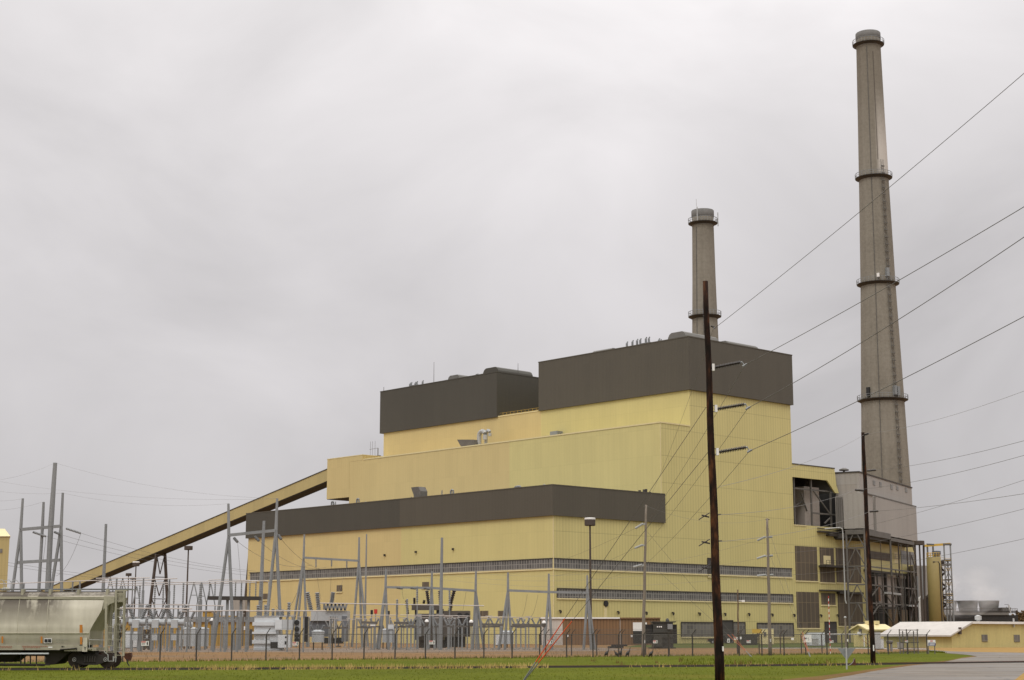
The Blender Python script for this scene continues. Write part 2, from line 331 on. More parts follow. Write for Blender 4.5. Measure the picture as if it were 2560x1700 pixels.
def asphalt():
    m, t, b = nodes('wet_asphalt'); v = ocoord(t)
    rt = N(t, 'ShaderNodeMapping'); rt.inputs['Rotation'].default_value = (0, 0, math.radians(-38)); t.links.new(v, rt.inputs['Vector']); rv = rt.outputs[0]
    a = noise(t, v, 0.05, 5, 0.6, (1, 2.0, 1)); c = noise(t, rv, 0.9, 5, 0.6, (0.07, 1.0, 1)); d = noise(t, v, 7, 3); e = noise(t, v, .35, 4, .6)
    k = math_(t, 'MULTIPLY_ADD', c, 0.42, math_(t, 'MULTIPLY_ADD', a, 0.3, math_(t, 'MULTIPLY_ADD', d, 0.12, math_(t, 'MULTIPLY', e, .16))))
    col = ramp(t, k, [(0.38, (0.075, 0.062, 0.048)), (0.50, (0.140, 0.115, 0.088)), (0.62, (0.215, 0.176, 0.134))])
    vo = N(t, 'ShaderNodeTexVoronoi', feature='DISTANCE_TO_EDGE', inp={'Scale': 0.16}); w_ = N(t, 'ShaderNodeMixRGB', inp={0: .08}); t.links.new(v, w_.inputs[1])
    nz_ = N(t, 'ShaderNodeTexNoise', inp={'Scale': .5, 'Detail': 4}); t.links.new(v, nz_.inputs['Vector']); sc_ = N(t, 'ShaderNodeMixRGB', blend_type='ADD', inp={0: 4.0}); t.links.new(v, sc_.inputs[1]); t.links.new(nz_.outputs['Color'], sc_.inputs[2]); t.links.new(sc_.outputs[0], vo.inputs['Vector'])
    cr_ = math_(t, 'LESS_THAN', vo.outputs['Distance'], 0.011); col = rgbmix(t, math_(t, 'MULTIPLY', cr_, .75), col, (0.035, 0.03, 0.027))
    t.links.new(col, b.inputs['Base Color'])
    r = ramp(t, a, [(0.42, (0.38,) * 3), (0.60, (0.75,) * 3)]); t.links.new(r, b.inputs['Roughness']); b.inputs['Specular IOR Level'].default_value = 0.4
    return m
M_road = asphalt()
def chainlink():
    m, t, b = nodes('chain_link_wire'); b.inputs['Base Color'].default_value = (0.115, 0.105, 0.095, 1); b.inputs['Roughness'].default_value = 0.5
    v = ocoord(t); sp = N(t, 'ShaderNodeSeparateXYZ'); t.links.new(v, sp.inputs[0]); s = sp.outputs['X']; z = sp.outputs['Z']
    p = math_(t, 'FRACT', math_(t, 'DIVIDE', math_(t, 'ADD', s, z), 0.075)); q = math_(t, 'FRACT', math_(t, 'DIVIDE', math_(t, 'SUBTRACT', s, z), 0.075))
    k = math_(t, 'MAXIMUM', math_(t, 'LESS_THAN', p, 0.10), math_(t, 'LESS_THAN', q, 0.10))
    tr = N(t, 'ShaderNodeBsdfTransparent'); mx = N(t, 'ShaderNodeMixShader'); o = t.nodes['Material Output']
    t.links.new(k, mx.inputs[0]); t.links.new(tr.outputs[0], mx.inputs[1]); t.links.new(b.outputs[0], mx.inputs[2]); t.links.new(mx.outputs[0], o.inputs['Surface']); return m
M_link = chainlink()

# ------------------------------------------------------------------ ground, lawn, road
def sheet(name, mat, pts, z, kind='structure'):
    return tag(MB().quad(*[(p[0], p[1], z) for p in pts]).build(name, mat), kind=kind)
def g2(*pp): return [gnd(*p) for p in pp]
sheet('ground', M_gravel, [(-4000, -200), (4000, -200), (4000, 6000), (-4000, 6000)], 0.0)
lawn_far = g2((-300, 1658), (460, 1654), (1000, 1648), (1400, 1643.5), (1760, 1639.5), (2000, 1637), (2200, 1634.5), (2323, 1631), (2357, 1633), (2420, 1638))
lawn = [(-160, 3)] + [(-160, lawn_far[0].y)] + lawn_far + g2((2443, 1642), (2403, 1647), (2355, 1655), (2300, 1657)) + g2((2340, 1659), (2230, 1671), (2129, 1689), (2050, 1703)) + [(9, 40), (4, 3)]
sheet('lawn', M_lawn, lawn, 0.015)
sheet('dirt_verge', M_verge, g2((2437, 1640.2), (2446, 1642.2), (2403, 1647.5), (2355, 1656), (2302, 1658.5), (2370, 1652), (2408, 1644)) , 0.022)
sheet('road_verge', M_verge, g2((2300, 1657.5), (2200, 1671), (2129, 1681), (2060, 1690), (1960, 1700), (1880, 1712)) + [(7, 45), (3, 15), (5, 15), (9.5, 45)] + g2((2000, 1713), (2069, 1701), (2129, 1691), (2180, 1681), (2230, 1673), (2288, 1665), (2340, 1660)), 0.026)
road = [(5, 15), (9.2, 45)] + g2((1990, 1715), (2069, 1700), (2129, 1690), (2180, 1680), (2230, 1672), (2288, 1664), (2340, 1659.5), (2355, 1657), (2403, 1647), (2443, 1642), (2420, 1638), (2357, 1633), (2323, 1631), (2323, 1625), (2380, 1629), (2449, 1631), (2560, 1632.5), (2900, 1634), (3300, 1660)) + [(70, 60), (40, 15)]
sheet('road', M_road, road, 0.035)
sheet('gate_path', M_base, g2((1900, 1619.5), (2060, 1619), (2330, 1621.5), (2330, 1624), (2060, 1621), (1900, 1621.5)), 0.012)
sheet('dirt_lot', M_dirt, g2((2310, 1619), (2700, 1618), (2900, 1634), (2560, 1633), (2449, 1631.5), (2380, 1629.5), (2323, 1625)), 0.02)
sheet('yard_lawn', M_ylawn, g2((1640, 1605.5), (2300, 1604), (2300, 1619), (1900, 1620), (1700, 1620), (1560, 1618)), 0.012)
sheet('corner_verge', M_dirt, g2((2525, 1708), (2540, 1700), (2552, 1690), (2562, 1683), (2640, 1672), (2760, 1700), (2700, 1730)), 0.045)

sheet('gravel_shade_strip', plain('grey_gravel_shade', (.185, .135, .095), .95, .3, .9), g2((-300, 1634), (200, 1631), (900, 1630), (1500, 1628), (1600, 1624), (1500, 1619.5), (900, 1620.5), (200, 1620.5), (-300, 1622)), .008)  # grey footing pads, with the switchyard's ground shade put into the colour
# rails of the spur
rail_px = [(-1400, 1677), (-600, 1677), (-100, 1676.6), (300, 1675.8), (600, 1674.8), (1000, 1672.5), (1350, 1670.3), (1780, 1667.5), (2100, 1664.3), (2290, 1661.3), (2600, 1657.0), (2900, 1653)]
rp = g2(*rail_px)
track = thing('railway_track', 'dark rusty spur track running through the grass and across the road', 'railway track', rp[4])
def offset_path(pts, d):
    o = []
    for i, p in enumerate(pts):
        t_ = (pts[min(i + 1, len(pts) - 1)] - pts[max(i - 1, 0)]).normalized(); o.append(p + Vector((-t_.y, t_.x, 0)) * d)
    return o
for d in (0.0, 1.5):
    m = MB(); pts = offset_path(rp, d)
    for a, b in zip(pts[:-1], pts[1:]):
        m.bar(a + Vector((0, 0, 0.06)), b + Vector((0, 0, 0.06)), 0.075, 0.12)
        m.bar(a + Vector((0, 0, 0.02)), b + Vector((0, 0, 0.02)), 0.16, 0.03)
    m.build('rail', M_rust if d else M_dsteel, track)
# dry tufts along the rail and grass along the edges
def blades(name, mat, spots, hmin, hmax, wdt):
    m = MB()
    for p in spots:
        h = random.uniform(hmin, hmax); a = random.uniform(0, math.pi); dx, dy = math.cos(a) * wdt, math.sin(a) * wdt; l = random.uniform(-.4, .4) * h
        m.add([(p.x - dx, p.y - dy, 0.0), (p.x + dx, p.y + dy, 0.0), (p.x + l, p.y + random.uniform(-.3, .3) * h, h)], [(0, 1, 2)])
    return tag(m.build(name, mat), kind='stuff')
sp_ = []
for _ in range(3600):
    r = random.random(); px = random.uniform(505, 1370) if r < .84 else random.uniform(1560, 2200) if r < .93 else random.uniform(0, 500)
    if 640 < px < 715 and random.random() < .7: continue
    k = [i for i in range(len(rail_px) - 1) if rail_px[i][0] <= px < rail_px[i + 1][0]][0]; tt = (px - rail_px[k][0]) / (rail_px[k + 1][0] - rail_px[k][0])
    p = rp[k] + (rp[k + 1] - rp[k]) * tt; d = random.gauss(0.2, 0.8); clump = 0.5 + 0.5 * math.sin(px * 0.11) * math.sin(px * .037 + 1)
    if random.random() > 0.25 + 0.75 * clump: continue
    sp_.append(p + Vector((0, d, 0)))
blades('dry_grass', M_dry, sp_, .12, .40, .028)
sp_ = []
for i in range(5200):
    k = random.randrange(len(lawn_far) - 2); a, b = lawn_far[k], lawn_far[k + 1]; p = a + (b - a) * random.random()
    sp_.append(p + Vector((0, random.gauss(-0.2, 0.7), 0)))
for i in range(900):
    p = gnd(random.uniform(1700, 1790 + 300), random.uniform(1648, 1666)); sp_.append(p)
blades('grass', M_blade, sp_, .10, .30, .03)
sp_ = []
for i in range(15000):
    px, py = random.uniform(-30, 2330), random.uniform(1641, 1704); p = gnd(px, py)
    if px > 2000 and py > 1672 - (px - 2230) * .045 + 14: continue
    if py < 1653.5 - max(0, px - 460) * .0098: continue
    if px > 1960 and py > 1690 - (px - 1960) * .11: continue
    sp_.append(p)
blades('lawn_grass', M_blade, sp_, .03, .085, .025)
sp_ = []
for cx_, cy_ in ((1545, 1659), (1640, 1658), (1835, 1662), (1852, 1661), (1875, 1659), (1555, 1666), (2066, 1658), (1700, 1655), (1483, 1654)):
    for i in range(14): sp_.append(gnd(cx_ + random.gauss(0, 3), cy_ + random.gauss(0, .6)))
for i in range(900): sp_.append(gnd(random.uniform(280, 1650), random.choice((random.gauss(1624.5, 1.2), random.uniform(1630, 1652)))))
blades('weeds', M_verge, sp_, .12, .45, .02)

M_conv = siding('conveyor_siding', (0.44, 0.355, 0.155), rib=0.9, ribdark=0.06, seam=30, panel=0.03)
M_tower = siding('tower_siding', (0.42, 0.335, 0.145), rib=0.9, ribdark=0.05, seam=9, panel=0.02, var=0.03)
# ------------------------------------------------------------------ the power station (local axes: x along the right-hand face, y along the left-hand face)
AZV = 47.2
PA = at(1382.5, 1290, 360); PA.z = 0
VV, UU = dirv(AZV), dirv(AZV - 90)
RZ = math.radians(90 - AZV)
plant = thing('power_station', 'huge yellow power station block with dark brown cladding around its rooflines', 'power station', PA, RZ)
def R(px, py):                      # point on the right-hand face -> (x, z)
    q = onplane(px, py, PA, UU) - PA; return q.dot(VV), q.z
def LF(px, py, x=0.0):              # point on a left-hand face at offset x -> (y, z)
    q = onplane(px, py, PA + VV * x, VV) - PA; return q.dot(UU), q.z
class PB(MB):                       # builder whose coordinates are already plant-local
    def build(s, name, mat, parent=plant, smooth=False):
        T = MAT[plant.name]; s.v = [T @ v for v in s.v]; return MB.build(s, name, mat, parent, smooth)
X1, X2, X3, XE = 35.4, 46.0, 85.25, 103.24     # bay lines along the right face
ZT, ZB, ZM, ZU, ZW = 34.3, 27.7, 51.2, 60.1, 73.0
US, UT, UE = 52.6, 68.4, 119.5
# turbine hall
for y0, y1, mat in ((0, US, M_yg), (US, 118.3, M_yo)): PB().box(0, X1, y0, y1, 0, ZB).build('turbine_hall_wall', mat)
PB().box(-.55, 0, -.5, US, ZB, ZT).box(0, X1 + .8, -.5, 0, ZB, ZT).build('brown_fascia', M_br)
PB().box(-.55, 0, US, 118.9, ZB, ZT).box(0, X1 + .5, 118.3, 118.9, ZB, ZT).build('dark_fascia', M_brd)
PB().box(0, X1, 0, 118.3, ZB, ZT - .4).build('turbine_hall_roof', M_roof)
PB().box(-.62, -.2, -.57, 118.95, ZT, ZT + .22).box(-.2, X1 + .8, -.57, -.2, ZT, ZT + .22).build('roof_trim', M_br)
# middle bay
UM = 120.4
PB().box(X1, X2, 0, US - .2, 0, ZM).build('middle_bay_wall', M_yg)
PB().box(X1, X2, US - .2, UM, 0, ZM).build('middle_bay_wall', M_yo)
PB().box(X1 - .12, X1 + .3, -.12, 113.8, ZM, ZM + .32).box(X1 + .3, X2, -.12, .3, ZM, ZM + .32).build('roof_trim', M_trim)
# conveyor head house on the end of the middle bay
q = [LF(816.5, 1248, X1), LF(818.6, 1149, X1), LF(906, 1137, X1)]
yh0, yh1 = 114.4, 131.2
PB().box(X1 - .03, X1 + 16.5, UM + .02, yh1, 41.0, 52.65).box(X1 - .03, X1 + 16.5, yh0, UM + .02, ZM + .01, 52.65).build('head_house_wall', M_yo)
PB().box(X1 + .1, X1 + 16.4, UM + .1, yh1 - .1, 40.9, 41.0).build('head_house_floor', M_void)
PB().box(X1 - .1, X1 + 16.6, yh0 - .05, yh1 + .05, 52.65, 52.85).build('roof_trim', M_trim)
# boiler house and its two dark penthouses
PB().box(X2, X3, 0, US - 1, 0, ZU).build('boiler_house_wall', M_yg)
PB().box(X2, X3, US - 1, 118.2, 0, ZU).build('boiler_house_wall', M_yo)
PB().box(X2 - .12, X2 + .2, US, UT, ZU, ZU + .3).build('roof_trim', M_trim)
PB().box(X2 - .5, X3 + .6, -.6, US - .6, ZU + .02, ZW).build('penthouse_cladding', M_br)
PB().box(X2 - .5, X3 + .6, UT, UE, ZU + .02, ZW - .6).build('dark_penthouse_cladding', M_brd)
PB().box(X2 - .58, X3 + .68, -.68, US - .52, ZW, ZW + .25).build('roof_trim', M_br)
PB().box(X2 - .58, X3 + .68, UT - .08, UE + .08, ZW - .6, ZW - .35).build('roof_trim', M_brd)
m = PB()
for y in (0.0, ): m.box(-.03, .12, -.10, .05, 0.2, ZB - .02)
m.build('corner_trim', M_trim)
PB().box(X1 - .06, X1 + .08, -.06, .05, ZT, ZM - .02).build('corner_trim', M_trim)
m = PB()
for i in range(12): m.box(X2 + .6 , X2 + .66, US + i * 1.45, US + i * 1.45 + .06, ZU, ZU + 1.1)
for z in (.55, 1.1): m.box(X2 + .61, X2 + .65, US, UT, ZU + z - .03, ZU + z + .03)
m.build('railing', M_yel)
# window strips
def rwin(name, px0, px1, pyt, pyb, mat, d=.07, sill=True, head=True):
    pm = (px0 + px1) / 2; x0 = R(px0, (pyt + pyb) / 2)[0]; x1 = R(px1, (pyt + pyb) / 2)[0]; zt = R(pm, pyt)[1]; zb = R(pm, pyb)[1]
    o = PB().box(x0, x1, -d, .02, zb, zt).build(name, mat)
    f = PB()
    if sill: f.box(x0 - .15, x1 + .15, -d - .16, -.001, zb - .30, zb - .005)
    if f.v: f.build('window_sill', M_trim, o)
    g = PB()
    if head: g.box(x0 - .1, x1 + .1, -d - .14, -.001, zt + .005, zt + .22).box(x0 - .16, x0 - .005, -d - .1, -.001, zb, zt).box(x1 + .005, x1 + .16, -d - .1, -.001, zb, zt)
    if g.v: g.build('window_frame', M_dsteel, o)
    return o
def lwin(name, px0, px1, pyt, pyb, mat, d=.07, sill=True):
    pm = (px0 + px1) / 2; y1 = LF(px0, (pyt + pyb) / 2)[0]; y0 = LF(px1, (pyt + pyb) / 2)[0]; zt = LF(pm, pyt)[1]; zb = LF(pm, pyb)[1]
    o = PB().box(-d, .02, y0, y1, zb, zt).build(name, mat)
    if sill: PB().box(-d - .16, -.001, y0 - .15, y1 + .15, zb - .30, zb - .005).build('window_sill', M_trim, o)
    return o
ZA1, ZA0 = 18.3, 16.25
for x0, x1, y0, y1 in ((0, 41.5, None, None),):
    o = PB().box(.15, 83.75, -.08, .02, ZA0, ZA1).build('window_strip', M_pane)
    PB().box(.1, 83.9, -.22, -.001, ZA0 - .32, ZA0 - .005).build('window_sill', M_trim, o)
    PB().box(.1, 83.9, -.2, -.001, ZA1 + .005, ZA1 + .2).build('window_frame', M_dsteel, o)
    o = PB().box(-.08, .02, .15, 116.9, ZA0, ZA1).build('window_strip', M_pane)
    PB().box(-.22, -.001, .1, 117.1, ZA0 - .32, ZA0 - .005).build('window_sill', M_trim, o)
    PB().box(-.2, -.001, .1, 117.1, ZA1 + .005, ZA1 + .2).build('window_frame', M_dsteel, o)
rwin('window_strip', 1393, 1981, 1480, 1501, M_pane)
z0, z1 = R(1393, 1492)[1], R(1393, 1471.5)[1]
rwin('hatch', 1769, 1785, 1397, 1441, M_door, .12)
for a in ((1703, 1785, 1557, 1592), (1893, 1983, 1559, 1592), (1833, 1862, 1557, 1592)): rwin('grid_window', *a, M_grid)
rwin('roller_door', 1806, 1832, 1552.5, 1608, M_door, .05, False)
for a in ((655, 669, 1484, 1499), (842, 856, 1463, 1479), (1056, 1073, 1455, 1468), (1201, 1221, 1527, 1541), (1245, 1259, 1527, 1541), (1159, 1170, 1527, 1541)): lwin('louvre', *a, M_louv)
# wing walls on the right-hand face with the open bay
def rpoly(pts, y0=0.0, y1=.45, name='wing_wall', mat=None):
    P = [R(*p) for p in pts]; m = PB().prism([(x, y0, z) for x, z in P], (0, y1 - y0, 0)); return m.build(name, mat or M_ygr)
ZO = 44.93; xo0, xo1 = R(1982, 1250)[0], R(2068, 1201)[0]
zot = R(1990, 1193)[1]; zob = R(1990, 1311.5)[1]; xw = XE + .9
def rprism(P, name, mat, y0=0.0, y1=.45): return PB().prism([(x, y0, z) for x, z in P], (0, y1 - y0, 0)).build(name, mat)
rprism([(X3, zot), (R(2068, 1201)[0], zot), (XE, 38.6), (XE + 1.6, 38.6), (XE + .7, 40.5), (XE, ZO), (X3, ZO)], 'wing_wall', M_yg)
rprism([(X3, 0), (115.9, 0), (115.9, zob - 1.2), (XE + 5, zob - 1.2), (XE + 5, zob), (X3, zob)], 'wing_wall', M_yg)
W0 = onplane(2163, 1500, PA, UU); W0.z = 0; WD, WI = dirv(29), dirv(-61)
def FW(px, py): n = Vector((-WD.y, WD.x, 0)); q = onplane(px, py, W0, n); return (q - W0).dot(WD), q.z
def wbox(m, a0, a1, i0, i1, z0, z1):
    f_ = lambda a, i, z: W0 + WD * a + WI * i + Vector((0, 0, z))
    return m.hexa([f_(a0, i0, z0), f_(a1, i0, z0), f_(a1, i1, z0), f_(a0, i1, z0), f_(a0, i0, z1), f_(a1, i0, z1), f_(a1, i1, z1), f_(a0, i1, z1)])
zr = FW(2224, 1435)[1]; wl = FW(2290, 1500)[0]; wr = FW(2283, 1500)[0]
wbox(wbox(MB(), 0, wl, 0, .5, zr, 30.5), wr, wl, 0, .5, 0, zr - .01).build('rear_wall', M_yg, plant)
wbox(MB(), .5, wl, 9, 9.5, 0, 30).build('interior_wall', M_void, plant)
PB().box(X3, XE, .45, 22, ZO - .3, ZO).box(XE - .4, XE, .45, 22, 38.6, ZO - .3).build('wing_roof', M_roof)
PB().box(X3, XE + .1, -.12, .1, ZO, ZO + .25).build('roof_trim', M_brd)
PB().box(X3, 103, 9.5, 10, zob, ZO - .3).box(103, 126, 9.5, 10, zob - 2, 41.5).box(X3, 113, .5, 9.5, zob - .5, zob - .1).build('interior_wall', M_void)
PB().box(X3 - .0, XE - 13, -.14, -.001, zob - .25, zob - .005).build('opening_sill', M_trim)
# ducts and steelwork inside the open bay
x0, x1 = R(2031, 1260)[0], R(2068, 1260)[0]
m = PB().box(x0, x1, 2.5, 9, zob - 3.2, 39.9)
m.build('flue_duct', M_duct)
m = PB(); m.box(x0 - 8, x0 - 2, 5, 9, zob, 35); m.build('fan_housing', M_dsteel)
PB().box(X3 + 1.2, X3 + 5.0, 8.6, 9.4, 39.2, 41.4).build('beige_panel', M_duct)  # beige panel set high at the back of the bay
m = PB()
for px in (1993, 2036):
    x = R(px, 1250)[0]; m.box(x - .2, x + .2, .8, 1.2, zob, zot)
x = R(2083, 1260)[0]; m.box(x - .2, x + .2, .6, 1.0, zob - 2, 39)
zz = R(2040, 1224)[1]; m.bar((X3, 1.2, zz), (105, 1.2, zz), .35); zz2 = R(2060, 1284)[1]; m.bar((R(2036, 1284)[0], .7, zz2), (104, .7, zz2), .4)
m.bar((R(2038, 1229)[0], .6, zz - .2), (R(2080, 1285)[0], .6, zz2), .3)
m.bar((R(2020, 1235)[0], 2.2, zz - 1), (R(2035, 1276)[0], 2.2, zz2 + .6), .25); m.bar((X3, 3, 33), (R(2030, 1270)[0], 3, 36), .3); m.bar((R(2067, 1303)[0], .7, 30.5), (R(2080, 1291)[0], .7, 32), .3)
m.build('bay_steelwork', M_steel)
m = PB(); m.bar((R(2041, 1290)[0], -.3, zob - .5), (R(2100, 1322)[0], -.8, zob - .9), .22); m.box(R(2042, 1322)[0], 113, -1.2, 0, zob - 1.6, zob - 1.2); m.box(R(2065, 1328)[0], 113, -1.2, 0, zob - 2.4, zob - 1.7); m.box(R(2087, 1332)[0], 113, -1.2, 0, zob - 3.2, zob - 2.4)
m.build('duct_ledge', M_dsteel)
# ducts in the lower recess
for i, (a, b) in enumerate(((2168, 2184), (2187, 2214), (2217, 2246), (2249, 2280))): wbox(MB(), FW(a, 1500)[0], FW(b, 1500)[0], .6 + i * .15, 8.5, 9.6, zr - .8).build('recess_duct', M_duct, plant)
a = FW(2200, 1500)[0]; wbox(MB(), a - .8, a + 1.6, .3, .59, 11, 15.5).build('access_hatch', plain('orange_primer', (.30, .14, .07), .7, .3, .6), plant)
for px in (2186, 2216, 2248, 2272): a = FW(px, 1500)[0]; wbox(MB(), a - .4, a + .4, -.3, .45, .5, zr).build('recess_column', M_dsteel, plant)
wbox(MB(), .2, wr, -.2, .5, 9.0, 9.6).build('recess_beam', M_dsteel, plant); wbox(MB(), -.3, wl, -.5, -.001, zr - .1, zr + .5).build('lintel', M_dsteel, plant)
def fwin(name, px0, px1, pyt, pyb, mat):
    a0, z0 = FW(px0, pyb); a1, z1 = FW(px1, pyt); wbox(MB(), a0, a1, -.07, -.001, z0, z1).build(name, mat, plant)
fwin('louvred_window', 2176, 2224, 1384, 1397, M_louv); fwin('wall_panel', 2236, 2244, 1381, 1407, M_trim); fwin('louvred_window', 2252, 2284, 1381, 1409, M_grid)
# big brown louvred windows of the wing
for a in ((1988, 2043, 1366, 1452), (2049, 2084.5, 1369, 1414), (2050, 2087, 1419, 1456), (2090, 2152, 1372, 1457), (1991.5, 2048, 1480, 1570), (2053, 2088.5, 1483, 1512), (2095, 2157, 1485, 1565)):
    o = rwin('louvred_window', *a, M_louv, .06, True, False)
xa, za = R(2058, 1389); xb, zb = R(2076, 1411); PB().box(xa, xb, -.14, -.065, zb, za).build('wall_panel', M_trim)
rwin('door', 2062.5, 2090.5, 1556, 1608, M_door, .05, False)
m = PB(); xa, za = R(2046, 1413); xb = R(2112, 1413)[0]; m.box(xa, xb, -2.6, -.02, za - .5, za)
for i in range(9): x = xa + (xb - xa) * i / 8; m.box(x - .04, x + .04, -2.6, -2.52, za, za + 1.2)
m.box(xa, xb, -2.6, -2.52, za + 1.12, za + 1.2); m.box(xa, xb, -2.6, -2.54, za + .6, za + .66); m.build('platform', M_dsteel)
m = PB(); xa, za = R(2047, 1474); xb = R(2115, 1474)[0]; m.box(xa, xb, -1.2, -.02, za - .35, za); xc = R(2091, 1478)[0]; m.box(xc, xb + 6, -1.3, -.02, za - .95, za - .4); m.build('canopy', M_dsteel)
for px, py in ((1398, 1528), (1543, 1530.5), (1613, 1532), (1680, 1533), (1746, 1534), (1810, 1535), (1870, 1535.5), (1928, 1536.5), (1983, 1537.5), (2050, 1538.5), (2092, 1538.5)):
    x, z = R(px, py); m = PB(); m.cbox((x, -.3, z + .15), .3, .5, .25); m.tube([(x, -.5, z + .1), (x, -.5, z - .5)], [.27, .15], 8); m.build('wall_lamp', M_dsteel)
x, z = R(1514, 1509); PB().tube([(x, -.25, z), (x, .1, z)], [.7, .7], 16).build('round_vent', M_void)
x, z = R(1514, 1530); PB().box(x - .5, x + .3, -.1, 0, R(1514, 1545)[1], R(1514, 1513)[1]).build('downpipe', M_trim)
for px, py in ((963, 1388), (1041, 1380), (1134, 1373)): y, z = LF(px, py); PB().cbox((-.25, y, z), .4, .35, .5).build('wall_lamp', M_dsteel)
# things on the roofs: round-shouldered ventilators, pipes, hoods
def ventilator(x0, x1, y0, y1, zb, h, mat=M_cool):
    m = PB(); n = 10; along = (x1 - x0) < (y1 - y0)
    prof = []
    for i in range(n + 1):
        t = math.pi * i / n; c = -math.cos(t); s_ = min(1, math.sin(t) * 1.35); prof.append((c, s_ * h))
    if along: m.prism([((x0 + x1) / 2 + (x1 - x0) / 2 * c, y0, zb + s_) for c, s_ in prof], (0, y1 - y0, 0))
    else: m.prism([(x0, (y0 + y1) / 2 + (y1 - y0) / 2 * c, zb + s_) for c, s_ in prof], (x1 - x0, 0, 0))
    m.build('roof_ventilator', mat)
ventilator(X2 + 1.5, X2 + 14, 2.0, 8.0, ZW + .25, 1.9); ventilator(X2 + 19, X2 + 31, 3, 9, ZW + .25, 1.8)
ventilator(X2 + 8, X2 + 18, 18.5, 24.5, ZW + .25, 2.2); ventilator(X2 + 8, X2 + 14, 34, 41, ZW + .25, 2.6)
ventilator(X2 + 1.5, X2 + 14.5, UT + 1.5, UT + 8, ZW - .35, 1.8, M_brd); ventilator(X2 + 4, X2 + 12, UT + 20.5, UT + 26, ZW - .35, 2.1)
ventilator(X2 + 8, X2 + 14, UT + 43, UT + 49, ZW - .35, 2.2, M_brd); ventilator(X2 + 22, X2 + 30, US + 1, US + 9, ZU, 12.9, M_brd)
def roofpipes(pxs, yb, x, ztop, name='steam_vent', r=.28):
    for px, py in pxs:
        y, z = LF(px, py, x); m = PB().tube([(x, y, ztop - .3), (x, y, z - .5), (x + .2, y - .15, z)], [r, r, r * .55], 8); m.build(name, M_insg)
roofpipes(((1567, 854), (1581, 850.5), (1592.5, 847.5), (1600.5, 846), (1614.5, 842.5), (1622, 842)), 0, X2 + 6, ZW + .2)
roofpipes(((1647, 846), (1651, 848)), 0, X2 + 6, ZW + .2)
roofpipes(((1025, 957), (1028, 955.5), (1038, 955), (1042, 953), (1056.5, 951)), 0, X2 + 5, ZW - .4)
roofpipes(((1189, 935), (1193, 934)), 0, X2 + 5, ZW - .4)
y, z = LF(1085, 905, X2 + 3); PB().tube([(X2 + 3, y, ZW - .4), (X2 + 3, y, z)], [.09, .05], 6).build('antenna', M_wire)
y, z = LF(1295, 908, X2 + 8); PB().tube([(X2 + 8, y, ZW - .4), (X2 + 8, y, z)], [.09, .05], 6).build('antenna', M_wire)
y, z = LF(943, 977, X2); PB().tube([(X2 + .5, UE - .4, ZW - .4), (X2 + .5, UE - .4, ZW + 1)], .08, 6).build('antenna', M_wire)
# television aerial at the corner of the boiler house
y, z = LF(945, 1120, X2 - 1); m = PB(); m.bar((X2 - 1, y, ZM + .3), (X2 - 1, y, z), .18); m.bar((X2 - 1, y, z), (X2 - 1, y + 4, z - .1), .08)
for k in (1.4, 2.6, 3.6): m.bar((X2 - 1, y + k, z - 2.2), (X2 - 1, y + k, z + 2.2), .05)
m.box(X2 - 1.5, X2 - .5, y - .8, y + .6, z - 2.6, z - 2.2); m.build('aerial', M_wire)
def hook(px, pyt, pyb, x, name='gooseneck_vent', r=.22, w_=.9, mat=M_insg):
    y, zt = LF(px, pyt, x); zb_ = LF(px, pyb, x)[1]; pts = [(x, y, zb_ - .4), (x, y, zt - w_ / 2)]
    for i in range(1, 7): a = math.pi * i / 6; pts.append((x, y - w_ / 2 + w_ / 2 * math.cos(a), zt - w_ / 2 + w_ / 2 * math.sin(a)))
    pts.append((x, y - w_, zt - w_)); PB().tube(pts, r, 8).build(name, mat)
for px, a, b in ((829, 1254, 1266), (892, 1247, 1261), (911, 1256, 1260), (1127, 1225, 1238), (1287, 1217, 1222), (1291, 1216, 1221), (1295, 1216, 1221), (1357, 1213, 1217)): hook(px, a, b, 1.0)
for px, a in ((839, 1254), (1105, 1226), (1028, 1242)): y, z = LF(px, a, 1); PB().tube([(1, y, ZT), (1, y, z)], .14, 6).build('roof_pipe', M_insg)
y, z = LF(1035, 1235, 1.2); m = PB().prism([(1.2, y, ZT), (1.2, y + .2, ZT + 1.1), (1.2, y + 1.2, ZT + 2.9), (1.2, y - 1.6, ZT + 2.9), (1.2, y - 2.4, ZT + 1.8), (1.2, y - 2.4, ZT)], (2.2, 0, 0)); m.build('air_hood', M_steel)
hook(1198, 1079, 1110, X1 + 5, r=.6, w_=2.4, mat=M_lgalv); hook(1215, 1077, 1107, X1 + 6, r=.45, w_=1.6, mat=M_lgalv)
y, z = LF(1168, 1108, X1 + 3); m = PB(); m.prism([(X1 + 3, y + 3.2, ZM + 1.6), (X1 + 3, y + 4.2, ZM + 2.9), (X1 + 3, y - 2.5, ZM + 2.3), (X1 + 3, y - 3, ZM + .3), (X1 + 3, y + 2, ZM + .3)], (2, 0, 0)); m.build('air_hood', M_steel)
y, z = LF(1383, 1086, X2 - 3); PB().box(X2 - 3, X2 - 1, y - 1.5, y + 1.2, ZM, ZM + 2.6).build('roof_box', M_galv)
for px, pt in ((1607, 1225), (1618, 1223), (1623, 1222), (1632.5, 1229)): x, z = R(px, pt); PB().tube([(x, 1, ZT), (x, 1, z)], [.34, .3], 8).build('roof_pipe', M_dsteel)

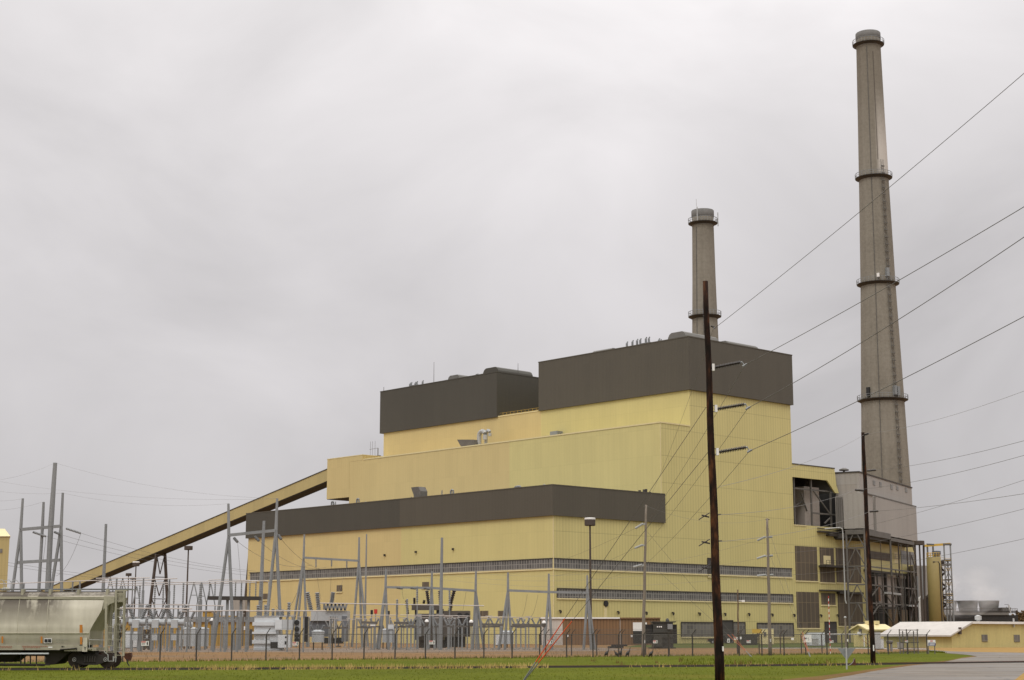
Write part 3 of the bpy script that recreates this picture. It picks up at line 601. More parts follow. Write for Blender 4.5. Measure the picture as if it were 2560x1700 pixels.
# ------------------------------------------------------------------ coal conveyor gallery
HA = PA + VV * (X1 + .6)
ya, yb_ = 131.25, 320.0; sl_ = (25.06 - 46.65) / (248.96 - 131.2)
def cz(y): return 46.65 + sl_ * (y - 131.2)
conv = thing('conveyor_gallery', 'long sloping tan conveyor gallery climbing to the power station', 'conveyor', HA + UU * ya)
class CB(MB):
    def __init__(s, x0=X1 + .6): MB.__init__(s); s.x0 = x0
    def build(s, name, mat, parent=None, smooth=False):
        s.v = [PA + VV * v.x + UU * v.y + Vector((0, 0, v.z)) for v in s.v]; return MB.build(s, name, mat, parent, smooth)
cx0, cx1 = X1 + .6, X1 + 5.0
CB().hexa([(cx0, ya, cz(ya)), (cx1, ya, cz(ya)), (cx1, yb_, cz(yb_)), (cx0, yb_, cz(yb_)), (cx0, ya, cz(ya) + 3.35), (cx1, ya, cz(ya) + 3.35), (cx1, yb_, cz(yb_) + 3.35), (cx0, yb_, cz(yb_) + 3.35)]).build('gallery_wall', M_conv, conv)
CB().hexa([(cx0 + .1, ya, cz(ya) - .25), (cx1 - .1, ya, cz(ya) - .25), (cx1 - .1, yb_, cz(yb_) - .25), (cx0 + .1, yb_, cz(yb_) - .25), (cx0 + .1, ya, cz(ya) - .01), (cx1 - .1, ya, cz(ya) - .01), (cx1 - .1, yb_, cz(yb_) - .01), (cx0 + .1, yb_, cz(yb_) - .01)]).build('underside', M_void, conv)
CB().hexa([(cx0 - .15, ya, cz(ya) + 3.36), (cx1 + .15, ya, cz(ya) + 3.36), (cx1 + .15, yb_, cz(yb_) + 3.36), (cx0 - .15, yb_, cz(yb_) + 3.36), (cx0 - .15, ya, cz(ya) + 3.6), (cx1 + .15, ya, cz(ya) + 3.6), (cx1 + .15, yb_, cz(yb_) + 3.6), (cx0 - .15, yb_, cz(yb_) + 3.6)]).build('gallery_roof', M_brd, conv)
for pxl in (400, 640):
    y = LF(pxl, 1400, cx0 + 2)[0]; zt = cz(y) - .3; m = CB()
    def tl(sx, k): return (((cx0 + cx1) / 2) + sx * (1.6 + 2.9 * (1 - k)), y, zt * k)
    for sx in (-1, 1): m.bar(tl(sx, 1), tl(sx, 0), .75)
    for j in range(4):
        k0, k1 = j / 4, (j + 1) / 4; c_ = (((cx0 + cx1) / 2), y, zt * k0 + .4)
        m.bar(tl(-1, k1), c_, .26); m.bar(tl(1, k1), c_, .26); m.bar(tl(-1, k1 - .02), tl(1, k1 - .02), .26)
    m.build('trestle', M_bsteel, conv)

# ------------------------------------------------------------------ precipitator casing on its steel frame (turned a few degrees from the station)
dr, dl = dirv(28), dirv(-62)
PCz = lambda py, Pt, n: None
Cb = at(2160, 1320, 425)
def face(px, py, P0, d): n = Vector((-d.y, d.x, 0)); return onplane(px, py, P0, n)
zb0 = face(2160, 1320.5, Cb, dr).z; zb1 = face(2160, 1234, Cb, dr).z
Lb = (face(2289.5, 1300, Cb, dr) - Cb).to_2d().length; Wl = (face(2109, 1280, Cb, dl) - Cb).to_2d().length
pc = thing('precipitator_casing', 'weathered grey sheet metal casing of two stacked boxes below the taller chimney', 'duct casing', (Cb.x, Cb.y, 0))
B0 = Vector((Cb.x, Cb.y, 0))
def obox(m, P, d1, l1, d2, l2, z0, z1):
    a = P; b = P + d1 * l1; c = P + d1 * l1 + d2 * l2; d = P + d2 * l2; e0, e1 = Vector((0, 0, z0)), Vector((0, 0, z1))
    return m.hexa([a + e0, b + e0, c + e0, d + e0, a + e1, b + e1, c + e1, d + e1])
s1 = (face(2183, 1280, Cb, dr) - Cb).to_2d().length; s2 = (face(2188, 1280, Cb, dr) - Cb).to_2d().length
obox(MB(), B0, dr, s1, dl, Wl, zb0, zb1).build('lower_casing', M_palesid, pc)
obox(MB(), B0 + dr * s1 + dl * .6, dr, s2 - s1, dl, Wl - 1, zb0 - .2, zb1 - .3).build('expansion_joint', M_steel, pc)
obox(MB(), B0 + dr * s2 - dl * .25, dr, Lb - s2, dl, Wl, zb0 - .8, zb1 - .1).build('lower_casing', M_palesid, pc)
Ca = at(2147, 1181, 429.5); za1 = Ca.z; A0 = Vector((Ca.x, Ca.y, 0))
La = (face(2279.5, 1230, Ca, dr) - Ca).to_2d().length; Wa = (face(2088, 1200, Ca, dl) - Ca).to_2d().length
obox(MB(), A0, dr, La, dl, Wa, zb1 - 5, za1).build('upper_casing', M_palesid, pc)
obox(MB(), A0 - dr * .05 + dl * .7, dr, 1, dl, Wa - .7, zb1 - 4, za1 - 3.0).build('upper_duct', M_greysid, pc)
obox(MB(), A0 - dr * .2 - dl * .2, dr, La + .4, dl, Wa + .2, za1, za1 + .35).build('casing_trim', M_dsteel, pc)
obox(MB(), B0 - dr * .1 - dl * .35, dr, Lb + .2, dl, .3, zb1, zb1 + .3).build('casing_trim', M_steel, pc)
for a, b, c_, d_ in ((2182, 2187.5, 1202, 1213), (2198.5, 2203.5, 1205.5, 1217), (2225.5, 2231, 1211.5, 1223.5), (2240, 2245.5, 1214.5, 1225.5), (2262.5, 2267.5, 1219.5, 1231)):
    p0, p1 = face(a, (c_ + d_) / 2, Ca, dr), face(b, (c_ + d_) / 2, Ca, dr); z0, z1 = face((a + b) / 2, d_, Ca, dr).z, face((a + b) / 2, c_, Ca, dr).z
    obox(MB(), Vector((p0.x, p0.y, 0)) - dl * .12, dr, (p1 - p0).to_2d().length, dl, .2, z0, z1).build('window', M_grid, pc)
p = at(2110, 1180, 434); MB().lathe((p.x, p.y, za1), [(.3, 0), (.3, .9), (1.3, .9), (1.3, 1.2), (.4, 1.6)], 12).build('roof_vent', M_steel, pc)
# stiffener ribs hung on the casing, side ducts beside the bay
m = MB()
for t_ in (2094, 2099, 2104): p = face(t_, 1280, Cb + dl * .2, dl); m.bar(Vector((p.x, p.y, zb0)), Vector((p.x, p.y, zb1 - .8)), .5)
m.build('duct_stiffener', M_steel, pc)
p0, p1 = face(2089, 1280, Cb + dr * .6, dl), face(2110, 1280, Cb + dr * .6, dl)
obox(MB(), Vector((p1.x, p1.y, 0)), dl, (p0 - p1).to_2d().length, dr, 3.0, zb0 + .4, zb1 - .6).build('side_duct', M_greysid, pc)
# steel frame
fr = thing('steel_frame', 'tall braced steel frame of columns carrying the grey casing', 'steel frame', (Cb.x, Cb.y, 0))
colp = [face(2115, 1325, Cb, dl), Cb] + [face(px, 1335, Cb - dl * .1, dr) for px in (2224.7, 2244.6, 2266, 2286.5)]
colp = [Vector((p.x, p.y, 0)) for p in colp]
ztop = [zb0 - .3, zb0 - .3] + [zb0 - 1.0] * 4
for p, zt in zip(colp, ztop): MB().bar(p, p + Vector((0, 0, zt)), .46 if p in colp[:3] else .34).build('column', M_steel if p in colp[:3] else M_bsteel, fr)
for p in colp[:2]: pass
def zat(p, py): # height at which column p crosses picture row py
    Y = p.y; lo, hi = 0.0, 60.0
    for _ in range(40):
        mid_ = (lo + hi) / 2; d = Vector((p.x, p.y, mid_)) - CAM; fw = d.y * cP + d.z * sP; up = -d.y * sP + d.z * cP
        if 850 - FPX * up / fw > py: lo = mid_
        else: hi = mid_
    return lo
lv = [zat(colp[1], y) for y in (1369, 1415, 1461, 1507, 1557)]
m = MB()
for a, b in ((0, 1), (1, 2), (2, 3), (3, 4), (4, 5)):
    for k, z in enumerate(lv):
        if a and k == 0: continue
        if a == 1 and k == 4: continue
        if a >= 2 and k in (4,): continue
        m.bar(colp[a] + Vector((0, 0, z)), colp[b] + Vector((0, 0, z)), .34)
m.build('girder', M_steel, fr)
for a, b in ((0, 1), (2, 3), (4, 5), (1, 2)):
    m = MB(); zz = [zb0 - .4] + lv
    for k in range(5):
        mid_ = (colp[a] + colp[b]) / 2
        if a == 1 and k < 3: continue
        if a == 0 or k >= 2 or a == 4:
            m.bar(mid_ + Vector((0, 0, zz[k])), colp[b] + Vector((0, 0, zz[k + 1])), .24)
            if a == 0 or k > 2: m.bar(mid_ + Vector((0, 0, zz[k])), colp[a] + Vector((0, 0, zz[k + 1])), .24)
    m.build('brace', M_steel, fr)
m = MB(); e = Vector((0, 0, zb0 - .9))
m.bar(colp[0] + e, colp[1] + e, .5, 1.2); m.bar(colp[1] + e, colp[2] + e, .5, 1.5); e = Vector((0, 0, zb0 - 1.6)); m.bar(colp[2] + e, colp[5] + e, .5, .9)
m.build('top_girder', M_steel, fr)
obox(MB(), B0 + dl * .4 + dr * .4, dr, Lb - 1, dl, 11.5, zb0 - 2.4, zb0 - 1.1).build('deck', M_dsteel, fr)
p = face(2187, 1481, Cb - dl * .4, dr); p2 = face(2248, 1484, Cb - dl * .4, dr)
MB().bar(face(2214, 1482, Cb - dl * .5, dr), face(2249, 1486, Cb - dl * .5, dr), .9, .5).bar(face(2274, 1514, Cb - dl * .5, dr), face(2293, 1515, Cb - dl * .5, dr), .8, .5).build('walkway', M_lgalv, fr)
for px, pt, Y_, r_, mt in ((2172, 1440, 431, .16, M_bsteel), (2179, 1400, 434, .10, M_galv), (2195, 1436, 438, .22, M_dsteel), (2207, 1350, 436, .10, M_bsteel), (2232, 1440, 441, .18, M_bsteel), (2258, 1362, 444, .10, M_steel), (2263, 1440, 446, .22, M_dsteel), (2280, 1380, 447, .14, M_bsteel), (2296, 1440, 449, .2, M_galv)):
    p = at(px, 1500, Y_); MB().tube([(p.x, Y_, 0), (p.x, Y_, at(px, pt, Y_).z)], r_, 7).build('service_riser', mt, fr)
for py in (1392, 1440, 1484, 1530):
    m = MB(); a, b = face(2165, py, Cb + dl * 3, dr), face(2288, py + 6, Cb + dl * 3, dr); m.bar(a, b, .12); m.bar(a + Vector((0, 0, .55)), b + Vector((0, 0, .55)), .07); m.bar(a + Vector((0, 0, 1.1)), b + Vector((0, 0, 1.1)), .07)
    for i in range(13): q = a + (b - a) * i / 12; m.bar(q, q + Vector((0, 0, 1.1)), .07)
    m.build('catwalk_rail', M_steel, fr)
# green service pipe down the front
a = face(2044, 1316, Cb - dr * 1.2, dl); m = MB(); pts = [at(2062, 1322, 423), at(2100, 1319, 423), at(2106, 1323, 423), at(2107, 1332, 423), at(2113, 1500, 423), at(2116, 1509, 423)]
tag(m.tube(pts, .17, 8).build('service_pipe', M_lgalv), 'pale pipe bending down the front of the steel frame', 'pipe')

# ------------------------------------------------------------------ chimneys
def chimney(label, Y, prof, plats, mat, ladder_px, dark_px, name='chimney'):
    cxp = lambda py: None
    pts = []
    for py, xl, xr in prof:
        a, b = at(xl, py, Y), at(xr, py, Y); pts.append(((a.x + b.x) / 2, (b.x - a.x) / 2, a.z))
    X = sum(p[0] for p in pts) / len(pts); base = Vector((X, Y, 0))
    t = thing(name, label, 'chimney', base)
    r0 = pts[-1][1] + (pts[-1][1] - pts[-2][1]) / (pts[-1][2] - pts[-2][2]) * (0 - pts[-1][2])
    pr = sorted([(p[1], p[2]) for p in pts], key=lambda q: q[1])
    def rad(z):
        q = [(r0, 0.0)] + pr
        for (ra, za), (rb, zb_) in zip(q[:-1], q[1:]):
            if za <= z <= zb_: return ra + (rb - ra) * (z - za) / (zb_ - za)
        return q[-1][0]
    H = pr[-1][1]
    MB().lathe(base, [(r0, 0)] + [(r, z) for r, z in pr], 48).build('shaft', mat, t, True)
    MB().lathe(base, [(rad(H) * 1.0, H), (rad(H) * 1.035, H - .2), (rad(H) * 1.035, H - 2.2), (rad(H), H - 2.4)], 40, False).lathe(base, [(rad(H) * .8, H + .05), (rad(H) * 1.035, H - .18)], 40).build('cap_ring', M_roof, t, True)
    MB().lathe(base, [(rad(H) * 1.002, H - 5.2), (rad(H) * 1.05, H - 4.9), (rad(H) * 1.05, H - 4.2), (rad(H) * 1.002, H - 4)], 40, False).build('ring', M_roof, t, True)
    for py in plats:
        z = at((prof[0][1] + prof[-1][2]) / 2, py, Y).z; r = rad(z); R1 = r + 1.25
        d = MB().lathe(base, [(r * .99, z - .9), (R1 - .35, z - .15), (R1, z - .1), (R1, z + .1), (r * .99, z + .1)], 40, False).build('platform', M_dsteel, t)
        m = MB(); n = 28
        for i in range(n):
            a = 2 * math.pi * i / n; b = 2 * math.pi * (i + 1) / n; p = base + Vector((R1 * math.cos(a), R1 * math.sin(a), z)); q = base + Vector((R1 * math.cos(b), R1 * math.sin(b), z))
            m.bar(p, p + Vector((0, 0, 1.5)), .1); m.bar(p + Vector((0, 0, 1.5)), q + Vector((0, 0, 1.5)), .12); m.bar(p + Vector((0, 0, .75)), q + Vector((0, 0, .75)), .08)
        m.build('railing', M_galv, d)
    def line(frac, za, zb_, wd, cage, name, mat2):
        m = MB(); z = za; ang = -math.pi / 2 + math.asin(frac)
        def P(z, ex): r = rad(z) + ex; return base + Vector((r * math.cos(ang), r * math.sin(ang), z))
        tn = Vector((-math.sin(ang), math.cos(ang), 0))
        st = (zb_ - za) / 30
        for i in range(30):
            z0, z1 = za + i * st, za + (i + 1) * st
            for s_ in (-1, 1): m.bar(P(z0, .35 if cage else .06) + tn * s_ * wd / 2, P(z1, .35 if cage else .06) + tn * s_ * wd / 2, .13 if cage else .09)
            if cage:
                for j in range(2): zz = z0 + st * j / 2; m.bar(P(zz, .8) - tn * wd * .7, P(zz, .8) + tn * wd * .7, .16, .34); m.bar(P(zz, .45) - tn * wd / 2, P(zz, .45) + tn * wd / 2, .2, .3)
        m.build(name, mat2, t)
    zmax = at(prof[0][1], ladder_px[1], Y).z
    line(ladder_px[0], 12, zmax, .85, True, 'caged_ladder', M_steel)
    line(dark_px, 10, H - 6, .16, False, 'conduit', M_steel)
    if ladder_px[0] > 0: line(.12, zmax, H - 8, .05, False, 'lightning_cable', M_bsteel)
    return t, base, rad, H
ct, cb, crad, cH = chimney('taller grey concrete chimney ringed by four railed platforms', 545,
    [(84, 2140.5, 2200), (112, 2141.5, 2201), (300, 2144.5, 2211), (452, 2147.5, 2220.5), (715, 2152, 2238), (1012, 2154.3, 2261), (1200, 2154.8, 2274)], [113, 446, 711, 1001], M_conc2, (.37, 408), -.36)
st_, sb, srad, sH = chimney('shorter concrete chimney rising behind the brown penthouse roof', 520,
    [(527, 1730.5, 1785), (560, 1731, 1784.5), (700, 1730.5, 1788.5), (831, 1729.3, 1793.8)], [559, 792], M_conc, (-.12, 760), -.70)
z = at(2166, 985, 545).z; a = -math.pi / 2 - .9; p = cb + Vector((crad(z) * math.cos(a), crad(z) * math.sin(a), z)); MB().cbox(p, 1.2, 1.2, 3.2, a).build('equipment_box', M_black, ct)
for fx, py in ((-.2, 698), (.30, 690), (.47, 985), (.33, 983)):
    z = at(2190, py, 545).z; a = -math.pi / 2 + math.asin(fx); p = cb + Vector(((crad(z) + .7) * math.cos(a), (crad(z) + .7) * math.sin(a), z)); MB().cbox(p, 1.3, .9, 3.0 if fx > 0 else 1.3, a).build('equipment_box', M_galv if fx > 0 else M_white, ct)
z = at(1745, 545, 520).z; MB().bar(sb + Vector((-2.3, -srad(z) - 1, z - 2)), sb + Vector((-2.3, -srad(z) - 1, z + 2.6)), .3).bar(sb + Vector((-2.4, -srad(z), z + 3)), sb + Vector((-2.4, -srad(z), sH + 3)), .12).build('antenna', M_lgalv, st_)
p = sb + Vector((srad(z) + 1.3, -1, z)); MB().bar(p + Vector((0, 0, -3)), p + Vector((0, 0, 1.6)), .25).build('antenna', M_lgalv, st_)

# ------------------------------------------------------------------ smaller buildings round the site
def pbox(m, px0, px1, pyt, pyb, Y, depth, zb=None):
    a = at(px0, pyb, Y); b = at(px1, pyt, Y); m.box(a.x, b.x, Y, Y + depth, a.z if zb is None else zb, b.z); return m
# tan tower cut by the left edge of the frame
tb = at(12, 1560, 420); t = thing('tower_building', 'tan yellow tower building cut off by the frame edge beyond the hopper wagon', 'tower building', (tb.x, 420, 0))
z1 = at(22, 1341, 420).z; x1 = at(21, 1400, 420).x
x2 = x1 * 440 / 420 - .2
MB().hexa([(x1 - 26, 420, 0), (x1, 420, 0), (x2, 440, 0), (x2 - 26, 440, 0), (x1 - 26, 420, z1), (x1, 420, z1), (x2, 440, z1), (x2 - 26, 440, z1)]).build('wall', M_tower, t)
MB().hexa([(x1 - 26, 419.7, z1 + .01), (x1 + .3, 419.7, z1 + .01), (x2 + .1, 440, z1 + .01), (x2 - 26, 440, z1 + .01), (x1 - 26, 424, z1 + 2.2), (x1 - 2.6, 424, z1 + 2.2), (x2 - 2.4, 436, z1 + 2.2), (x2 - 26, 436, z1 + 2.2)]).build('roof', M_trim, t)
a, b = at(-2, 1382, 419.9), at(6, 1372, 419.9); MB().box(a.x, b.x, 419.86, 420, a.z, b.z).build('window', M_grid, t)
# ochre control house behind the switchyard
t = thing('control_house', 'ochre ribbed control house with grey roof edge behind the grey switchgear', 'control house', (at(470, 1590, 312).x, 312, 0))
a, b = at(240, 1600, 312), at(632, 1555, 312); MB().box(a.x, b.x, 312, 330, 0, b.z).build('wall', M_ochre, t)
MB().box(a.x - .4, b.x + .3, 311.6, 330.4, b.z, b.z + .95).build('roof', M_galv, t)
pbox(MB(), 623, 631, 1573, 1612, 311.9, .1, 0).build('door', M_door, t); pbox(MB(), 608, 613, 1566, 1575, 311.9, .1).build('notice', M_white, t)
t = thing('pump_house', 'small ochre shed with grey end showing above the control house roof', 'shed', (at(520, 1590, 345).x, 345, 0))
a, b = at(504, 1600, 345), at(536, 1529, 345); MB().box(a.x, b.x, 345, 352, 0, b.z).build('wall', M_ochre, t)
x_ = at(578, 1529, 345).x; MB().box(b.x, x_, 345.3, 352, 0, b.z - .8).build('wing_wall', M_ochre, t); MB().box(a.x - .2, b.x + .2, 344.8, 352.2, b.z, b.z + .3).build('roof', M_lgalv, t)
t = thing('hopper_bin', 'pale grey steel bin standing behind the switchyard platform', 'bin', (at(594, 1590, 300).x, 300, 0))
a, b = at(581, 1525, 300), at(613, 1497, 300); MB().box(a.x, b.x, 300, 304, a.z, b.z).build('bin_body', M_greysid, t)
m = MB(); [m.bar((x, y, 0), (x, y, a.z), .25) for x in (a.x + .3, b.x - .3) for y in (300.3, 303.7)]; m.build('bin_leg', M_steel, t)
# brown ribbed shed with a white end panel in front of the big wall
Ysh = 331; t = thing('brown_shed', 'long low shed of brown ribbed steel with a white panel at one end', 'shed', (at(1500, 1590, Ysh).x, Ysh, 0))
P = lambda px, py: at(px, py, Ysh)
zt = P(1450, 1547).z
MB().box(P(1354, 1600).x, P(1407, 1600).x, Ysh, Ysh + 8, 0, zt).build('white_wall', M_whitesid, t)
MB().box(P(1407, 1600).x, P(1651, 1600).x, Ysh, Ysh + 8, 0, zt).build('brown_wall', M_rustsid, t)
MB().box(P(1353, 1600).x, P(1550, 1600).x, Ysh - .3, Ysh + 8, zt, zt + .3).build('roof_edge', M_white, t)
MB().box(P(1550, 1600).x, P(1652, 1600).x, Ysh - .3, Ysh + 8, zt, zt + .25).build('roof_edge', M_rustsid, t)
a, b = P(1582.5, 1577.5), P(1617, 1556); MB().box(a.x, b.x, Ysh - .1, Ysh, a.z, b.z).build('roller_shutter', M_white, t)
MB().box(a.x, b.x, Ysh - .08, Ysh, .3, a.z).build('doorway', M_void, t)
MB().box(P(1550, 1600).x, P(1551.5, 1600).x, Ysh - .1, Ysh, 0, zt).build('corner_strip', M_duct, t)
MB().box(P(1351, 1600).x, P(1354, 1600).x, Ysh + .5, Ysh + 3, 0, zt).build('end_frame', M_dsteel, t)
for px, py in ((1419, 1590), (1579, 1590)): a = P(px, py); MB().cbox((a.x, Ysh - .2, a.z), .35, .3, .4).build('wall_lamp', M_white, t)
# low dull-yellow building with a white sloping roof
LB = gnd(2380, 1619.5); AZB = 50.0
lv_, lu_ = dirv(AZB), dirv(AZB - 90)
t = thing('low_building', 'long low dull yellow building with a dirty white sloping roof', 'low building', (LB.x, LB.y, 0))
def lface(px, py): return onplane(px, py, LB, lu_)
ez = onplane(2380, 1589.5, LB, lu_).z; q = lface(2422, 1557.5); vz = q.z; v1 = (q - LB).to_2d().length
def BX(pts, ext): return MB().prism([LB + lv_ * a + lu_ * b + Vector((0, 0, c)) for a, b, c in pts], ext)
Ln = (onplane(2209, 1590, LB, lv_) - LB).dot(lu_)
BX([(0, 0, 0), (0, 0, ez), (v1, 0, vz - .15), (90, 0, vz - .15), (90, 0, 0)], lu_ * Ln).build('wall', M_lowy, t)
r = BX([(-.9, -.5, ez - .12), (-.9, -.5, ez + .1), (v1 + .3, -.5, vz + .2), (v1 + .3, -.5, vz - .1)], lu_ * (Ln + 1)).build('roof', M_whiteroof, t)
BX([(v1 + .3, -.5, vz - .12), (v1 + .3, -.5, vz + .26), (90.5, -.5, vz + .26), (90.5, -.5, vz - .12)], lu_ * (Ln + 1)).build('roof_edge', M_white, t)
for px0, px1, y0, y1 in ((2454.5, 2467.5, 1586.5, 1604), (2535, 2548, 1587, 1604.5)):
    a, b = lface(px0, y1), lface(px1, y0); wv = (b - a).to_2d().length
    MB().hexa([a - lu_ * .1, a + lv_ * wv - lu_ * .1, a + lv_ * wv, a, Vector((a.x, a.y, b.z)) - lu_ * .1, Vector((a.x, a.y, b.z)) + lv_ * wv - lu_ * .1, Vector((a.x, a.y, b.z)) + lv_ * wv, Vector((a.x, a.y, b.z))]).build('window', M_grid, t)
q = lface(2427.5, 1553); MB().lathe((q.x + 2, q.y + 3, vz), [(.3, 0), (.3, .5), (.55, .55), (.55, 1.1), (.1, 1.3)], 10).build('roof_vent', M_lgalv, t)
q = lface(2532.5, 1546); MB().tube([(q.x, q.y - .3, vz - .6), (q.x, q.y - .3, q.z)], .14, 6).build('flue_pipe', M_lgalv, t)
q = lface(2396, 1577); MB().cbox(q - lu_ * .3, .4, .4, 1.1).build('wall_lamp', M_bsteel, t)
# small yellow house
hb = gnd(2172, 1617); t = thing('small_house', 'small pale yellow gabled house with two ridge vents beside the low building', 'small house', (hb.x, hb.y, 0))
hv, hu = dirv(62), dirv(-28)
def HP(px, py, d): n = Vector((-d.y, d.x, 0)); return onplane(px, py, hb, n)
ez2 = HP(2226, 1572, hv).z; rz2 = HP(2155, 1561, hu).z; wd = (HP(2134, 1590, hu) - hb).to_2d().length; ln = (HP(2226, 1590, hv) - hb).to_2d().length
def H3(a, b, z): return hb + hv * a + hu * b + Vector((0, 0, z))
MB().prism([H3(0, 0, 0), H3(0, 0, ez2 - .1), H3(0, wd / 2, rz2 - .15), H3(0, wd, ez2 - .1), H3(0, wd, 0)], hv * ln).build('wall', M_house, t)
for s_ in (0, 1):
    y0 = -.5 if s_ == 0 else wd + .5
    zl = ez2 - .1 - .5 * (rz2 - ez2) / (wd / 2)
    MB().prism([H3(-.6, y0, zl), H3(-.6, y0, zl + .2), H3(-.6, wd / 2, rz2 + .06), H3(-.6, wd / 2, rz2 - .14)], hv * (ln + 1.2)).build('roof', M_trim, t)
for a in (.28, .62): MB().prism([H3(ln * a, wd / 2 - .5, rz2), H3(ln * a, wd / 2 - .5, rz2 + .62), H3(ln * a, wd / 2 + .5, rz2 + .62), H3(ln * a, wd / 2 + .5, rz2)], hv * ln * .16).build('ridge_vent', M_trim, t)
MB().prism([H3(-.08, wd * .42, 1.9), H3(-.08, wd * .42, 3.0), H3(-.08, wd * .62, 3.0), H3(-.08, wd * .62, 1.9)], hv * .06).build('window', M_grid, t)
MB().prism([H3(-.5, wd * .45, 2.0), H3(-.5, wd * .45, 2.5), H3(-.5, wd * .58, 2.5), H3(-.5, wd * .58, 2.0)], hv * .45).build('air_conditioner', M_white, t)
a = H3(-2, wd, 0); b = H3(-1.8, -1, 0); MB().bar(a + Vector((-2.5, 0, 2.1)), b + Vector((0, 0, 2.1)), 1.6, .2).bar(a + Vector((-.5, 0, 0)), a + Vector((-.5, 0, 2)), .15).bar(b, b + Vector((0, 0, 2)), .15).build('porch_roof', M_white, t)
# tan silo with a railed top, and the open stair tower behind it
Ys = 436; a, b = at(2316.5, 1400, Ys), at(2351.5, 1400, Ys); cx_ = (a.x + b.x) / 2; rs = (b.x - a.x) / 2; zt = at(2335, 1394, Ys).z
t = thing('silo', 'tall tan cylindrical silo with a yellow railing round its top', 'silo', (cx_, Ys, 0))
MB().lathe((cx_, Ys, 0), [(rs, 0), (rs, zt), (rs * .97, zt + .15)], 32).build('tank', M_silo, t, True)
m = MB()
for i in range(14): a_ = 2 * math.pi * i / 14; m.bar((cx_ + rs * .95 * math.cos(a_), Ys + rs * .95 * math.sin(a_), zt), (cx_ + rs * .95 * math.cos(a_), Ys + rs * .95 * math.sin(a_), zt + 1.2), .09)
for z in (.6, 1.2): m.tube([(cx_ + rs * .95 * math.cos(2 * math.pi * i / 24), Ys + rs * .95 * math.sin(2 * math.pi * i / 24), zt + z) for i in range(25)], .06, 5)
m.build('railing', M_yel, t)
MB().lathe((cx_ + rs * .45, Ys, zt), [(.8, 0), (.8, .7), (1.15, .8), (1.15, 1.7), (.5, 1.8)], 14).build('top_vent', M_blue, t)
m = MB(); x_ = cx_ + rs * .62; y_ = Ys - rs * .86; m.tube([(cx_ - rs * .35, Ys - rs * 1.0, zt - 1.2), (x_ - .3, y_, zt - 1.2), (x_, y_, zt - 1.8), (x_, y_, 0)], .16, 6); m.build('fill_pipe', M_dsteel, t)
Yt = 441; t = thing('stair_tower', 'open steel stair tower carrying a yellow crane beam over the silo', 'stair tower', (at(2375, 1500, Yt).x, Yt, 0))
xa, xb = at(2361.5, 1400, Yt).x, at(2377.5, 1400, Yt).x; zt2 = at(2370, 1361, Yt).z; lvl = [at(2370, y, Yt).z for y in (1400, 1412, 1449, 1486, 1501, 1523)]
for x in (xa, xb):
    for y in (Yt, Yt + 3.4): MB().bar((x, y, 0), (x, y, zt2 if y == Yt else lvl[0]), .32).build('column', M_galv, t)
m = MB(); xs = at(2351, 1450, Yt).x
for i, z in enumerate(lvl):
    m.bar((xa - (1.6 if i % 2 else .2), Yt, z), (xb, Yt, z), .35); m.bar((xb, Yt, z), (xb, Yt + 3.4, z), .3)
    m.bar((xa, Yt + 3.4, z), (xb, Yt + 3.4, z), .3)
m.build('landing', M_steel, t)
m = MB(); zz = [zt2 - 4] + lvl + [0]
for a_, b_ in zip(lvl + [0][:0], lvl[1:] + [0]):
    m.bar((xa, Yt, a_), (xb, Yt, b_), .16); m.bar((xb, Yt, a_), (xa, Yt, b_), .16)
m.build('brace', M_steel, t)
m = MB(); mm = MB()
for a_, b_ in zip(lvl, lvl[1:] + [0]):
    mdz = (a_ + b_) / 2; m.bar((xs - .3, Yt + 1, a_ - .2), (xa + .5, Yt + 1, mdz), .3, .5); m.bar((xa + .5, Yt + 2.3, mdz), (xs - .3, Yt + 2.3, b_ - .2), .3, .5)
    for k in (.55, 1.05): mm.bar((xs - .3, Yt + .8, a_ + k), (xa + .5, Yt + .8, mdz + k), .07); mm.bar((xa, Yt - .2, mdz + k), (xb, Yt - .2, mdz + k), .07)
m.build('stair_flight', M_bsteel, t); mm.build('handrail', M_yel, t)
x0_ = at(2311.5, 1366, Yt).x; zb_ = at(2340, 1364.5, Yt).z
MB().bar((x0_, Yt, zb_), (xb, Yt, zb_ + .5), .5, .6).build('crane_beam', M_yel, t)
m = MB()
for px in (2319, 2333): x = at(px, 1380, Yt).x; MB().bar((x, Yt, zt - .5), (x, Yt, zb_ + .3), .38).build('gantry_post', M_steel, t)
m.bar((at(2317, 1366, Yt).x, Yt, zb_ + .4), (at(2335, 1366, Yt).x, Yt, zb_ + .3), .6, .4); m.bar((xa - .3, Yt, zt2), (xb + .3, Yt, zt2), .6, .5); m.build('gantry_beam', M_steel, t)
# grey ribbed hopper house seen between frame and silo
t = thing('duct_house', 'grey sheet metal tower squeezed between the steel frame and the silo', 'duct tower', (at(2304, 1500, 470).x, 470, 0))
pbox(MB(), 2291, 2319, 1414, 1600, 470, 8, 0).build('wall', M_greysid, t); pbox(MB(), 2309, 2313, 1416, 1600, 469.6, .35, 0).build('side_rail', M_galv, t)
for nm, px, py, hh, c_ in (('vent_pipe', 2311, 1500, 1.0, M_bsteel), ('vent_pipe', 2298, 1495, .5, M_white), ('vent_pipe', 2317, 1492, .8, M_dsteel), ('vent_pipe', 2289, 1510, .6, M_bsteel)):
    p = at(px, py, 440); tag(MB().tube([(p.x, 440, 0), (p.x, 440, p.z), (p.x + .8, 440, p.z + .7)], hh * .55, 10).build(nm, c_), {2311: 'thick brown vertical pipe just beside the silo', 2298: 'thin white pipe with a bent end between the frame and the silo', 2317: 'dark pipe closest to the tan silo wall', 2289: 'slim brown pipe at the foot of the end column of the steel frame'}[px], 'pipe')
